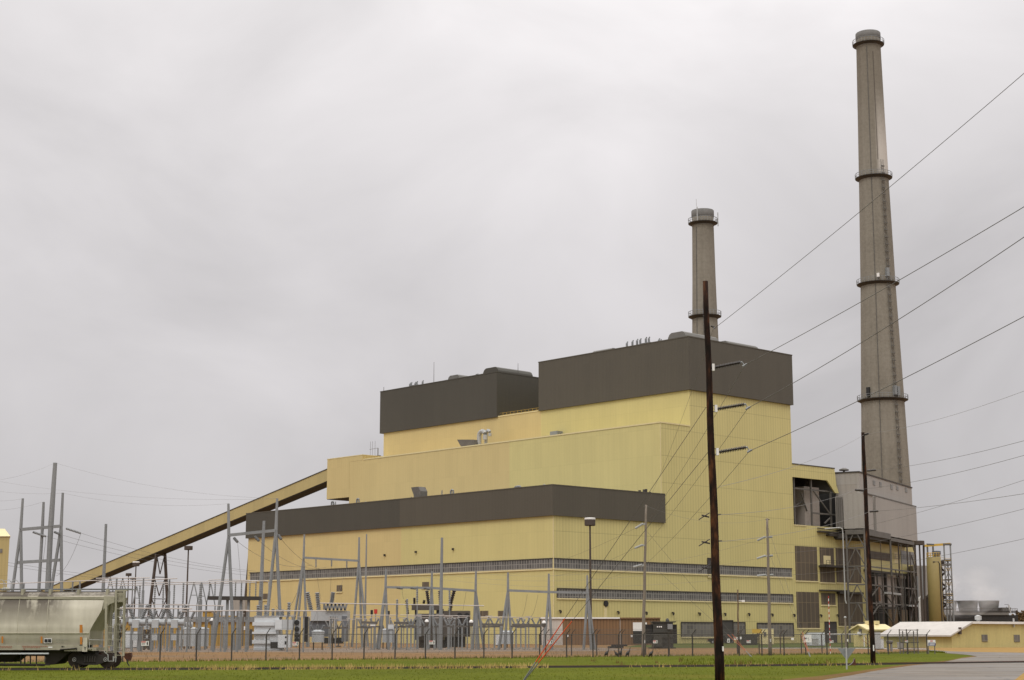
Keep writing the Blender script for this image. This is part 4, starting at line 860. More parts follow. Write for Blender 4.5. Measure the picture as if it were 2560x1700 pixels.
# cooling tower with flared fan stacks
Yc = 720; t = thing('cooling_tower', 'dark low cooling tower bank with pale flared fan stacks in a row', 'cooling tower', (at(2465, 1540, Yc).x, Yc, 0))
xa, xb = at(2300, 1540, Yc).x, at(2545, 1540, Yc).x; zt = at(2450, 1533, Yc).z; zd = at(2450, 1528, Yc).z
MB().box(xa, xb, Yc, Yc + 22, 0, zt - .8).build('louvre_bank', M_void, t); MB().box(xa - .4, xb - 4, Yc - .5, Yc + 22, zt - .8, zt + .3).build('deck_edge', M_cool, t)
MB().box(xa, xb, Yc + 1, Yc + 21, zt + .3, zd).build('deck', M_dsteel, t)
ztop = at(2450, 1500.5, Yc).z
for i in range(4):
    xl, xr = at(2408 + (i - 2) * 53.5 + 53.5, 1501, Yc).x, at(2461 + (i - 2) * 53.5 + 53.5, 1501, Yc).x
    if i == 3: continue
    cx_ = (xl + xr) / 2; R_ = (xr - xl) / 2 - .03; h = ztop - zd
    MB().lathe((cx_, Yc + 10, zd), [(R_ * .86, 0), (R_ * .87, h * .25), (R_ * .93, h * .6), (R_, h)], 40, False).lathe((cx_, Yc + 10, zd), [(R_ * .97, h), (R_ * .8, h * .4)], 40, False).build('fan_stack', M_cool, t, True)
m = MB()
for i in range(60): x = xa + (xb - xa) * i / 59; m.bar((x, Yc + .3, zt), (x, Yc + .3, zt + 2.0), .12)
m.bar((xa, Yc + .3, zt + 2), (xb, Yc + .3, zt + 2), .14); m.bar((xa, Yc + .3, zt + 1.1), (xb, Yc + .3, zt + 1.1), .1); m.build('railing', M_bsteel, t)
x = at(2519, 1530, Yc).x; MB().box(x - .5, x + 3.4, Yc + 6, Yc + 12, zd, at(2520, 1518, Yc).z).build('stair_head', M_cool, t); MB().bar((x + .5, Yc - .2, zt + 3.5), (x + 1.3, Yc - .2, zt), .5).build('drain_pipe', M_lgalv, t)
x = at(2531, 1530, Yc).x; MB().bar((x, Yc + 8, zd), (x, Yc + 8, at(2531, 1516, Yc).z), .2).bar((x - .9, Yc + 8, zd + 3), (x + .9, Yc + 8, zd + 3), .15).build('mast', M_dsteel, t)
# autumn trees beyond the cooling tower
M_leaf = grassmat('autumn_foliage', (0.075, 0.050, 0.025), (0.15, 0.095, 0.045), (0.10, 0.085, 0.035), .55, .6)
def tree(x, y, h, label, group=None):
    t = thing('tree', label, 'tree', (x, y, 0), group=group); m = MB().tube([(x, y, 0), (x + .1, y, h * .35), (x, y, h * .7)], [h * .035, h * .025, h * .01], 8)
    for i in range(9):
        a = random.uniform(0, 6.28); z = h * random.uniform(.3, .65); m.tube([(x, y, z), (x + math.cos(a) * h * .24, y + math.sin(a) * h * .24, z + h * .2)], [h * .011, h * .004], 5)
    m.build('trunk', M_polebr, t); m = MB()
    for i in range(1500):
        while True:
            p = Vector((random.uniform(-1, 1), random.uniform(-1, 1), random.uniform(-1, 1)))
            if p.length < 1: break
        p *= (0.72 + .28 * math.sin(p.x * 6 + p.z * 5) * math.sin(p.y * 5 + 1)); c = Vector((x, y, h * .64)) + Vector((p.x * h * .36, p.y * h * .36, p.z * h * .38))
        s_ = h * random.uniform(.018, .042); u_ = Vector((random.gauss(0, 1), random.gauss(0, 1), random.gauss(0, 1))).normalized() * s_; w_ = u_.cross(Vector((random.gauss(0, 1), random.gauss(0, 1), random.gauss(0, 1)))).normalized() * s_
        m.quad(c - u_ - w_, c + u_ - w_, c + u_ + w_, c - u_ + w_)
    m.build('crown', M_leaf, t)
for i, (px, py, Y) in enumerate(((2552, 1526, 800), (2541, 1534, 900), (2572, 1522, 830), (2600, 1524, 860), (2562, 1537, 760))):
    p = at(px, py, Y); tree(p.x, Y, p.z, ['rust brown autumn tree at the frame edge beyond the cooling tower', 'hazy bare grey brown tree just past the cooling tower end', 'tall russet tree outside the frame edge', 'russet tree farthest along the tree line', 'low brown tree in front of the russet trees'][i])
# steam drifting off the cooling tower
vm = bpy.data.materials.new('steam'); vm.use_nodes = True; vt = vm.node_tree; vt.nodes.clear()
vo = N(vt, 'ShaderNodeOutputMaterial'); pv = N(vt, 'ShaderNodeVolumePrincipled', inp={'Color': (1, 1, 1, 1), 'Anisotropy': 0.2}); vc = N(vt, 'ShaderNodeTexCoord')
nz = N(vt, 'ShaderNodeTexNoise', inp={'Scale': 2.6, 'Detail': 3, 'Roughness': .55}); vt.links.new(vc.outputs['Generated'], nz.inputs['Vector'])
gr = N(vt, 'ShaderNodeTexGradient', gradient_type='SPHERICAL'); mpv = N(vt, 'ShaderNodeMapping', vector_type='TEXTURE'); mpv.inputs['Location'].default_value = (.5, .5, .5); mpv.inputs['Scale'].default_value = (.5, .5, .5)
vt.links.new(vc.outputs['Generated'], mpv.inputs['Vector']); vt.links.new(mpv.outputs[0], gr.inputs[0])
k = math_(vt, 'MULTIPLY', math_(vt, 'MAXIMUM', math_(vt, 'SUBTRACT', nz.outputs['Fac'], .40), 0.0), math_(vt, 'MULTIPLY', gr.outputs['Fac'], 1.1)); vt.links.new(k, pv.inputs['Density']); vt.links.new(pv.outputs[0], vo.inputs['Volume'])
for (px, py, Y, sx, sz, sh) in ((2392, 1478, 705, 24, 13, 0),):
    c = at(px, py, Y); m = MB().lathe((0, 0, 0), [(.02, -1), (.6, -.8), (.95, -.3), (1, .1), (.8, .6), (.4, .92), (.02, 1)], 20)
    m.v = [Vector((c.x + v.x * sx + v.z * 6, c.y + v.y * 9, c.z + v.z * sz)) for v in m.v]
    tag(m.build('steam', vm), kind='stuff')

# ------------------------------------------------------------------ switchyard
def px2(mb, p, q, Y, r0, r1=None, n=8): return mb.tube([at(p[0], p[1], Y), at(q[0], q[1], Y)], [r0, r1 or r0], n)
def foot(mb, p, w_=.9): return mb.cbox((p.x, p.y, .12), w_, w_, .24)
def Yb(py): return gnd(1280, py).y
def insul(m, p, q, r, k=8, lo=.55):
    p, q = Vector(p), Vector(q); pts = []; rs = []
    for i in range(k):
        for t_, rr in ((i / k, lo), ((i + .35) / k, 1), ((i + .6) / k, 1), ((i + .95) / k, lo)): pts.append(p + (q - p) * t_); rs.append(r * rr)
    return m.tube(pts, rs, 7)
# steel dead-end frames: columns are (apex, [feet], mast top); beams join the apexes
def deadend(label, Y, cols, beams, r_=.24, strings=(), name='dead_end_frame', mat=None):
    c0 = at(cols[0][0][0], 1600, Y); t = thing(name, label, 'switchyard frame', (c0.x, Y, 0), group='steel frames in the switchyard'); mt = mat or M_galv
    for apex, feet, top, *rr in cols:
        r = rr[0] if rr else r_; m = MB(); A = at(*apex, Y)
        if top: m.tube([A, at(*top, Y)], [r * 1.1, r * .8], 10)
        for i, f_ in enumerate(feet):
            g = at(f_[0], f_[1], Y); g = A + (g - A) * ((A.z) / (A.z - g.z)); g.y = Y + (0.35 if i == 2 else 0); m.tube([g, A], [r * 1.15, r], 10)
        m.build('column', mt, t)
        m = MB()
        for f_ in feet: g = at(f_[0], f_[1], Y); g = A + (g - A) * (A.z / (A.z - g.z)); foot(m, g, 1.0)
        m.build('footing', M_base, t) if len(feet) == 1 else None
    r = r_
    for b in beams:
        MB().bar(at(b[0], b[1], Y), at(b[2], b[3], Y), r * 1.7, r * 1.9).build('beam', mt, t)
    for s_ in strings:
        insul(MB(), at(s_[0], s_[1], Y), at(s_[2], s_[3], Y - .5), s_[4] if len(s_) > 4 else .13, 10).build('insulator_string', M_insg, t)
    return t
deadend('tallest group of grey steel poles joined by two crossbeams above the hopper wagon', 215,
    [((52, 1322), [(33, 1462), (54, 1466)], (57, 1246)), ((106, 1320), [(97, 1475)], (109, 1255)), ((153, 1316), [(132, 1450), (154, 1470)], (157, 1232)), ((127, 1316), [(119, 1478)], (138, 1157), .34)],
    [(50, 1324, 153, 1315), (45, 1406, 150, 1400)], .20, [(82, 1330, 115, 1341, .16), (165, 1321, 202, 1333, .16), (136, 1330, 148, 1335, .16)])
deadend('tall pair of grey A-shaped steel legs joined by a crossbeam over the ochre control house', 219,
    [((572, 1338), [(533, 1623), (584, 1625)], (571, 1259)), ((690, 1326), [(662, 1600), (703, 1600)], (693, 1246))], [(571, 1338, 690, 1326)], .20,
    [(585, 1345, 594, 1355, .2), (637, 1341, 647, 1352, .2), (696, 1338, 703, 1348, .2)])
deadend('grey steel frame of two A-shaped legs with hanging insulators left of the tan wall seam', Yb(1617),
    [((759, 1396), [(740, 1610), (768, 1622), (733, 1560)], (761, 1336)), ((897, 1402), [(886, 1540), (914, 1560), (903, 1560)], (898, 1343))], [(759, 1394, 897, 1402)], .185,
    [(790, 1397, 790, 1418), (829, 1398, 829, 1416), (867, 1400, 867, 1420)])
deadend('grey steel frame spanning three A-shaped legs in front of the dark brown transformer', Yb(1624),
    [((964, 1468), [(948, 1620), (971, 1625), (941, 1624)], (965, 1423)), ((1079, 1471), [(1071, 1628), (1087, 1622)], (1080, 1428)), ((1189, 1478), [(1182, 1622), (1196, 1620), (1210, 1622)], (1190, 1428))],
    [(964, 1468, 1080, 1470), (1080, 1470, 1189, 1477)], .165, [(992, 1469, 1006, 1471, .18), (1027, 1470, 1040, 1471, .18), (1060, 1470, 1074, 1473, .18)])
deadend('grey steel frame of three A-shaped legs nearest the white end of the brown shed', Yb(1624.5),
    [((1270, 1476), [(1247, 1621), (1262, 1624), (1280, 1622)], (1270, 1431)), ((1372, 1480), [(1361, 1610), (1380, 1620)], (1372, 1434)), ((1469, 1484), [(1459, 1624), (1478, 1624), (1488, 1624)], (1468, 1438))],
    [(1270, 1476, 1372, 1480), (1372, 1480, 1469, 1482)], .165)
def mast(label, px, pt, pb, Y, r, name='lightning_mast', lean=0, mat=None, cat='mast'):
    g = at(px + lean, pb, Y); m = MB().tube([(g.x, Y, 0), at(px, pt, Y)], [r, r * .6], 8); o = m.build(name, mat or M_galv); o['label'] = label; o['category'] = cat; o['group'] = 'slender steel masts in the switchyard'
mast('grey lightning mast standing alone against the sloping conveyor', 265, 1310, 1476, 225, .30, lean=-7)
mast('grey lightning mast between the tall pair of A-shaped legs', 660, 1302, 1600, Yb(1624), .33, lean=-13)
mast('thin grey mast just past the frame with hanging insulators', 916.5, 1335, 1560, Yb(1616), .19, lean=-4)
mast('thin grey mast rising beside the dark brown transformer', 1105, 1344, 1625, Yb(1625), .28, lean=-4)
# rigid bus pipes on insulator posts
def bus(label, px0, y0, px1, y1, Y, r, posts, mat=None, ybot=None, thin=False):
    a, b = at(px0, y0, Y), at(px1, y1, Y); t = thing('bus_pipe', label, 'bus pipe', (a.x, Y, 0), group='rigid bus pipes of the switchyard')
    MB().tube([a, b], r * .7, 8).build('pipe', mat or M_pipe, t)
    for px, pyi, st in posts:
        k = (px - px0) / (px1 - px0); p = a + (b - a) * k; zi = at(px, pyi, Y).z
        insul(MB(), (p.x, Y, zi), (p.x, Y, p.z - r * .7), .13, 9).build('insulator_post', M_insg, t)
        if st: MB().tube([(p.x, Y, 0), (p.x, Y, zi)], .17 if st == 1 else .10, 8).build('support_column', M_galv, t)
bus('highest bus pipe, ending in the open left of the conveyor trestle', 240, 1446, 374, 1444.5, 206, .085, ((292, 1474, 1), (359, 1476, 1)))
bus('long high bus pipe that ends just past the conveyor trestle', 240, 1456, 443, 1446, 211, .085, ((424, 1478, 1),))
bus('lower of the two long thin bus pipes crossing the conveyor trestle', 270, 1464.5, 640, 1456, 222, .08, ((350, 1508, 2), (388, 1508, 2), (436, 1506, 2), (501, 1506, 1), (306, 1500, 2)))
bus('upper of the two long thin bus pipes crossing the conveyor trestle', 270, 1459, 645, 1452.5, 216, .08, ((409, 1505, 2), (459, 1505, 2), (504, 1500, 1)))
bus('short bus pipe behind the hopper wagon running board', -40, 1461, 270, 1450, 213, .08, ((182, 1480, 1), (60, 1480, 1), (200, 1482, 2)))
bus('bus pipe at cabinet height behind the wagon ladder', 230, 1520, 480, 1521.5, 196, .10, ((300, 1545, 2), (470, 1545, 2)))
bus('bus pipe over the cylindrical tanks beside the conveyor mast light', 424, 1512, 560, 1514.5, 204, .08, ((446, 1540, 2), (555, 1540, 2)))
bus('bus pipe running from the cylindrical tanks to the pale transformer', 455, 1528, 622, 1526, 199, .09, ((536, 1548, 1), (565, 1548, 1), (595, 1548, 1), (618, 1550, 1)))
bus('bright bus pipe passing above the pale grey transformer', 615, 1527.5, 815, 1527, 196, .085, ((720, 1545, 2), (760, 1545, 2)))
bus('long bright bus pipe in front of the tan wall and dark transformer', 800, 1508, 1210, 1514.5, 226, .10, ((810, 1524, 0), (992, 1530, 2), (1190, 1530, 2)))
bus('thin bus pipe joining the row of switches left of the dark transformer', 882, 1538, 990, 1538, 214, .07, ())
bus('thin bus pipe crossing in front of the dark transformer', 1000, 1537.5, 1172, 1540, 208, .06, ())
bus('thin bus pipe joining the switches right of the dark transformer', 1202, 1542, 1290, 1543, 222, .06, ())
# dark platform of thin posts behind the tall A-shaped legs
Yp = 226; a, b = at(521, 1495, Yp), at(652, 1496, Yp); t = thing('bus_platform', 'dark raised platform of thin insulator posts behind the tall A-shaped legs', 'platform', (a.x, Yp, 0))
MB().bar(a, b, 1.4, .5).build('platform_deck', M_dsteel, t)
for px in (523, 537, 552, 588, 603, 624, 639, 652):
    p = at(px, 1493, Yp); insul(MB(), p, (p.x, Yp, at(px, 1453, Yp).z), .11, 9).build('insulator_post', M_insg, t)
for px in (569, 603, 622): p = at(px, 1498, Yp); MB().bar((p.x, Yp, 0), (p.x, Yp, p.z), .34).build('leg', M_galv, t)
MB().tube([at(521, 1450.5, Yp), at(552, 1449, Yp), at(652, 1452, Yp), at(669, 1453, Yp), at(672, 1458, Yp), at(673, 1500, Yp)], .07, 6).build('bus_wire', M_pipe, t)
# inverted V stands
for i, (px, pt, pb, w_, lab) in enumerate(((485, 1455, 1510, 13, 'thin inverted V stand left of the pair beside the tall A-shaped legs'), (505, 1458, 1512, 13, 'thin inverted V stand next to the dark mast light pole'), (527, 1458, 1514, 12, 'thin inverted V stand nearest the tall A-shaped legs'), (276, 1443, 1475, 7, 'thin inverted V stand over the wagon roof walk'), (307, 1446, 1476, 8, 'thin inverted V stand above the wagon end ladder'), (342, 1466, 1515, 11, 'thin inverted V stand under the pair of dark mast lights'))):
    Y = 228; A = at(px, pt, Y); a, b = at(px - w_, pb, Y), at(px + w_ * .9, pb, Y); a = A + (a - A) * (A.z / (A.z - a.z)) if False else a; b = b
    m = MB().bar(A, a, .13).bar(A, b, .13).bar(A + (a - A) * .6, A + (b - A) * .6, .1).bar(a, (a.x, Y, 0), .14).bar(b, (b.x, Y, 0), .14)
    tag(m.build('wire_stand', M_galv), lab, 'stand', 'inverted V stands in the switchyard')
# disconnect switches: a column, a beam and two insulators in a V
def make_switch():
    t = thing('disconnect_switch', 'switch', 'switch', (0, 0, 0), group='disconnect switches on steel columns')
    MB().bar((0, 0, 0), (0, 0, 3.0), .20).build('column', M_galv, t)
    MB().cbox((0, 0, .1), .8, .8, .2).build('footing', M_base, t)
    MB().bar((-.75, 0, 3.1), (.75, 0, 3.1), .22).build('crossbeam', M_steel, t)
    for s_ in (-1, 1): insul(MB(), (s_ * .08, 0, 3.2), (s_ * .60, 0, 4.25), .15, 6).build('insulator', M_insg, t)
    MB().bar((-.62, 0, 4.3), (.62, 0, 4.32), .09).build('switch_blade', M_pipe, t)
    return t
sw = make_switch(); first = True
rows = [([(905, 1622), (918, 1619), (935, 1624)], 'grey switch on a column, {} from left in the row left of the three-legged frame', 1.0),
        ([(985, 1620), (1003, 1624), (1018, 1622), (1027, 1626), (1036, 1621)], 'grey switch on a column, {} from left in the cluster beside the dark transformer', 1.0),
        ([(1062, 1624), (1094, 1624), (1120, 1626), (1128, 1623), (1155, 1625)], 'grey switch on a column, {} from left in front of the dark brown transformer', 1.0),
        ([(1210, 1623), (1236, 1624), (1290, 1625), (1302, 1622), (1314, 1625), (1340, 1624)], 'grey switch on a column, {} from left between dark transformer and shed', 1.0),
        ([(822, 1618), (846, 1617), (862, 1619)], 'grey switch on a column, {} from left in front of the ribbed radiators', .95)]
for pts, lab, sc in rows:
    for i, (px, py) in enumerate(pts):
        g = gnd(px, py); l_ = lab.format(ORD[i])
        if first: sw.location = g; sw['label'] = l_; MAT[sw.name] = Matrix.Translation(g); first = False
        else: dup(sw, g, random.uniform(-.15, .15), l_)
# rows of post insulators on thin stands
def make_post():
    t = thing('post_insulator', 'post', 'insulator post', (0, 0, 0), group='insulator posts on thin stands')
    MB().bar((0, 0, 0), (0, 0, 2.9), .15).build('stand', M_galv, t); insul(MB(), (0, 0, 2.9), (0, 0, 4.5), .14, 8).build('insulator', M_insg, t); MB().bar((-.5, 0, 4.55), (.5, 0, 4.55), .08).build('cap_bar', M_pipe, t)
    return t
pi_ = make_post(); first = True
for pts, lab in (([(305 + i * 21, 1621 + (i % 3)) for i in range(15)], 'thin insulator post, {} from left in the row before the ochre control house'), ([(715, 1622), (729, 1619), (749, 1623), (772, 1618), (826, 1623), (838, 1620), (872, 1622), (881, 1618), (891, 1623)], 'thin insulator post, {} from left between the pale transformer and the tan wall frame'), ([(948, 1616), (975, 1617), (1009, 1616), (1045, 1623), (1070, 1620), (1100, 1625), (1136, 1626), (1146, 1620), (1168, 1624), (1222, 1620), (1250, 1618), (1322, 1621)], 'slim insulator post, {} from left among the switches around the dark transformer')):
    for i, (px, py) in enumerate(pts):
        g = gnd(px, py); l_ = lab.format(ORD[i])
        if first: pi_.location = g; pi_['label'] = l_; first = False
        else: dup(pi_, g, random.uniform(-.3, .3), l_, scale=random.uniform(.9, 1.12))
# low cross beams tying the switch rows
for px0, px1, y, Y, lab in ((903, 944, 1556, 216, 'low steel beam joining the switches left of the three-legged frame'), (985, 1040, 1557, 218, 'low steel beam joining the cluster of switches beside the dark transformer'), (1205, 1258, 1561, 222, 'low steel beam under the switches behind the parked white pickup'), (1280, 1356, 1562, 218, 'low steel beam ending at the white end of the shed')):
    tag(MB().bar(at(px0, y, Y), at(px1, y + 1, Y), .3).build('support_beam', M_steel), lab, 'beam', 'low beams of the switchyard')
# circuit breakers with splayed bushings
def make_breaker():
    t = thing('circuit_breaker', 'breaker', 'circuit breaker', (0, 0, 0), group='circuit breakers behind the wagon')
    for sx in (-.45, .45): MB().bar((sx, 0, 0), (sx, 0, 2.9), .24).build('leg', M_galv, t)
    MB().tube([(-1.0, .6, 3.5), (1.0, .6, 3.5)], .42, 12).build('tank', M_tank, t)
    for sx in (-1, 1): insul(MB(), (sx * .5, .6, 3.9), (sx * 1.2, .6, 5.6), .26, 9).build('bushing', M_insg, t)
    MB().cbox((0, -.3, 3.3), .78, .5, .98).build('control_cabinet', M_tank, t)
    MB().cbox((0, -.3, 1.75), .65, .4, .8).build('lower_cabinet', M_tank, t)
    MB().bar((-1.3, .6, 5.65), (1.3, .6, 5.65), .07).build('top_connector', M_pipe, t)
    return t
br = make_breaker()
labs = ['circuit breaker with square grey cabinet nearest the wagon ladder', 'circuit breaker with square grey cabinet above the danger sign by the wagon coupler', 'circuit breaker with square grey cabinet next to the three cylindrical tanks', 'circuit breaker partly hidden by the end of the hopper wagon', 'circuit breaker farther back between two cabinets near the lattice stand', 'circuit breaker farther back with bushings over the tall mast light pole']
for i, (px, py) in enumerate(((338, 1629), (387, 1629), (435, 1629), (288, 1629), (366, 1621), (462, 1620))):
    g = gnd(px, py)
    if i == 0: br.location = g; br['label'] = labs[0]
    else: dup(br, g, 0, labs[i])
def px_cab(name, label, cat, px0, px1, pt, pb, mat, Y=None, depth=1.2, legs=0.0, group=None, extra=None):
    Y = Y or Yb(pb); a, b = at(px0, pb, Y), at(px1, pt, Y); t = thing(name, label, cat, ((a.x + b.x) / 2, Y, 0), group=group); z0 = legs
    MB().box(a.x, b.x, Y, Y + depth, z0 + .12, b.z).build('cabinet_body', mat, t); MB().box(a.x + .05, b.x - .05, Y + .05, Y + depth - .05, 0 if not legs else z0, z0 + .119).build('plinth', M_dsteel, t)
    if legs: [MB().bar((x, y, 0), (x, y, z0), .12).build('leg', M_galv, t) for x in (a.x + .1, b.x - .1) for y in (Y + .15, Y + depth - .15)]
    MB().box(a.x - .04, b.x + .04, Y - .04, Y + depth + .04, b.z, b.z + .07).build('lid', M_lgalv, t)
    MB().box((a.x + b.x) / 2 + .02, b.x - .08, Y - .03, Y - .001, z0 + .3, b.z - .15).build('door', mat, t)
    return t
px_cab('switch_cabinet', 'pale grey cabinet with a round dial behind the fence by the wagon coupler', 'cabinet', 330, 347, 1579, 1620, M_ltank, depth=1.4)
px_cab('switch_cabinet', 'narrower pale grey cabinet half hidden by the wagon end ladder', 'cabinet', 308, 326, 1578, 1621, M_ltank, depth=1.4)
px_cab('switch_cabinet', 'tall grey panel left of the three cylindrical tanks', 'cabinet', 439, 455, 1577, 1618, M_tank, depth=1.2)
px_cab('switch_cabinet', 'slanting grey panel beside the small twin tanks', 'cabinet', 941, 951, 1585, 1613, M_ltank, depth=.6)
px_cab('switch_cabinet', 'grey cabinet standing behind the frame closest to the white pickup', 'cabinet', 1239, 1251, 1586, 1614, M_ltank, depth=1.0)
px_cab('meter_box', 'small white box on a stand over the switches left of the three-legged frame', 'box', 926, 938, 1561, 1568, M_white, Y=220, depth=.5, legs=3.0)
px_cab('meter_box', 'white box on a stand just left of the small twin tanks', 'box', 970, 984, 1561, 1574, M_ltank, Y=222, depth=.6, legs=2.6)
t = thing('lattice_stand', 'dark crossed lattice stand behind the danger sign by the wagon', 'stand', (gnd(365, 1625).x, Yb(1625), 0)); Y = Yb(1625); m = MB()
for x0, x1 in ((358, 373),):
    a, b = at(x0, 1622, Y), at(x1, 1575, Y)
    for y in (Y, Y + .8):
        for x in (a.x, b.x): m.bar((x, y, 0), (x, y, b.z), .1)
        for k in range(3): z0, z1 = b.z * k / 3, b.z * (k + 1) / 3; m.bar((a.x, y, z0), (b.x, y, z1), .08); m.bar((b.x, y, z0), (a.x, y, z1), .08)
m.build('lattice', M_bsteel, t); insul(MB(), ((a.x + b.x) / 2, Y + .4, b.z), ((a.x + b.x) / 2, Y + .4, b.z + 1.6), .17, 7).build('insulator', M_insg, t)
# cylindrical oil breakers
def oil_tank(label, tanks, pt, pb, bush, mat=None, legs=.35, group='cylindrical tanks in the switchyard'):
    Y = Yb(pb); xs = [at(a, 1600, Y).x for a, b in tanks]; t = thing('oil_breaker', label, 'tank', (xs[0], Y, 0), group=group)
    for px0, px1 in tanks:
        a, b = at(px0, pb, Y), at(px1, pt, Y); r = (b.x - a.x) / 2; h = b.z
        MB().lathe(((a.x + b.x) / 2, Y + r, 0), [(r, legs), (r, h), (r * 1.06, h + .02), (r * 1.06, h + .14), (r * .55, h + .34)], 20).build('tank', mat or M_tank, t, False)
        m = MB(); [m.bar(((a.x + b.x) / 2 + s_ * r * .7, Y + r, 0), ((a.x + b.x) / 2 + s_ * r * .7, Y + r, legs), .16) for s_ in (-1, 1)]; m.build('leg', M_dsteel, t)
        MB().lathe(((a.x + b.x) / 2, Y + r, h + .13), [(r * .9, 0), (r * .5, .22)], 16).build('lid', M_white, t)
    for p, q in bush: insul(MB(), at(*p, Y + .7), at(*q, Y + .7), .17, 8).build('bushing', M_insg, t)
    return t
oil_tank('three large grey cylindrical tanks side by side under tilted bushings', ((456, 474), (473, 493), (490, 520)), 1574, 1622, (((464, 1568), (460, 1546)), ((478, 1568), (474, 1546)), ((498, 1568), (493, 1546)), ((516, 1568), (520, 1546))))
tt = oil_tank('single grey square tank on legs right of the pale transformer', ((777, 809),), 1581, 1625, (((782, 1575), (777, 1563)), ((793.5, 1575), (794, 1562)), ((805, 1575), (810, 1563))), legs=1.0)
oil_tank('small pair of grey tanks behind the three-legged frame', ((955, 969), (968, 985)), 1577, 1622, (((960, 1574), (956, 1562)), ((975, 1573), (979, 1560))), legs=.9, mat=M_tank)
oil_tank('pair of grey tanks behind the A-shaped frame nearest the shed', ((1251, 1267), (1265, 1284)), 1582, 1620, (((1257, 1577), (1253, 1565)), ((1276, 1577), (1283, 1564))), legs=.6, mat=M_tank)
# pale grey main transformer
Y = Yb(1626.5); t = thing('power_transformer', 'large pale grey transformer with ribbed tank and round ports in the middle of the switchyard', 'transformer', (at(665, 1600, Y).x, Y, 0), group='big transformers')
P = lambda px, py: at(px, py, Y)
def pbx(m, px0, px1, pt, pb, y0, y1): a, b = P(px0, pb), P(px1, pt); return m.box(a.x, b.x, Y + y0, Y + y1, max(a.z, .02), b.z)
pbx(MB(), 633, 697, 1541, 1626, .3, 3.4).build('tank', M_ltank, t)
m = MB(); pbx(m, 631, 687, 1555, 1564, 0, .29); pbx(m, 630, 690, 1579, 1586, 0, .29); pbx(m, 630, 676, 1600, 1609, 0, .29); m.build('stiffener', M_ltank, t)
pbx(MB(), 634, 728, 1539.5, 1541.5, .2, 3.6).build('tank_lid', M_lgalv, t); pbx(MB(), 634, 703, 1620, 1626, .1, 3.0).build('plinth', M_tank, t)
pbx(MB(), 688, 706, 1549, 1574, -.3, 1.2).build('control_cabinet', M_ltank, t); pbx(MB(), 706, 732, 1549, 1574.5, -.3, 1.4).build('control_cabinet', M_tank, t)
c = pbx(MB(), 696, 727, 1587, 1619, -.6, .6).build('control_cabinet', M_ltank, t); m = pbx(MB(), 714, 719, 1591, 1595, -.63, -.601).build('meter', M_black, c); pbx(MB(), 713, 718, 1603, 1611, -.63, -.601).build('hatch', M_black, c)
pbx(MB(), 676, 696, 1605, 1620, .0, .3).build('recess', M_void, t)
for px in (641, 653, 668): m = MB(); p = P(px, 1594); m.tube([(p.x, Y + .22, p.z), (p.x, Y + .31, p.z)], .28, 14); m.build('port', M_lgalv, t)
for px, pt in ((640, 1512), (659, 1511), (678, 1521), (689, 1523), (702, 1523), (718, 1505)): a = P(px, 1540); insul(MB(), (a.x, Y + 1.6, a.z), (a.x, Y + 1.6, P(px, pt).z), .24, 6).build('bushing', M_insg, t)
pbx(MB(), 733, 746, 1549, 1604, 1.0, 2.6).build('radiator', M_tank, t)
for py in (1556, 1573, 1588, 1601): p = P(740, py); MB().tube([(p.x, Y + .8, p.z), (p.x, Y + .99, p.z)], .33, 12).build('fan', M_fan, t)
pbx(MB(), 752, 762, 1541, 1605, 3, 4).build('fan_bank', M_fan, t)
# dark brown transformer
Y = Yb(1620); t = thing('power_transformer', 'huge dark brown transformer with black cooling fans and a tank on top', 'transformer', (at(1100, 1600, Y).x, Y, 0), group='big transformers')
P = lambda px, py: at(px, py, Y)
pbx(MB(), 1044, 1108, 1534, 1600, .5, 4.5).build('tank', M_dtr, t); a, b = P(1028, 1517.5), P(1104, 1517.5); MB().box(a.x, b.x, Y + 1, Y + 2.6, P(1060, 1525).z, P(1060, 1511).z).build('oil_conservator', M_dtr, t)
pbx(MB(), 1035, 1042, 1522, 1600, 1.2, 1.9).build('conservator_post', M_fan, t); pbx(MB(), 1090, 1108, 1522, 1535, 1.2, 1.9).build('conservator_post', M_fan, t)
pbx(MB(), 1108, 1174, 1527, 1592, .2, 5).build('radiator', M_dtr, t)
for px in (1149, 1167):
    for k in range(5): p = P(px, 1538 + k * 11); MB().tube([(p.x, Y - .05, p.z), (p.x, Y + .19, p.z)], .38, 12).build('fan', M_fan, t)
pbx(MB(), 1052, 1074, 1570, 1590, .0, .49).build('control_cabinet', M_steel, t); pbx(MB(), 1087, 1097, 1535, 1584, .1, .49).build('ladder_panel', M_steel, t); pbx(MB(), 1110, 1162, 1592, 1618, 1.0, 4.5).build('base', M_fan, t)
pbx(MB(), 1046, 1112, 1600, 1620, 1.2, 4).build('base', M_dsteel, t); m = pbx(MB(), 1043, 1054, 1535, 1591, -.4, .0); m.build('ladder_panel', M_galv, t)
for p, q, r in (((1072, 1512), (1067, 1476), .30), ((1102, 1512), (1100, 1476), .34), ((1126, 1512), (1136, 1475), .34), ((1122, 1540), (1128, 1512), .34), ((1036, 1511), (1036, 1494), .25), ((1059, 1509), (1061, 1500), .25), ((1020, 1535), (1016, 1500), .22)): insul(MB(), at(p[0], p[1], Y + 2), at(q[0], q[1], Y + 2), r, 7).build('bushing', M_insb, t)
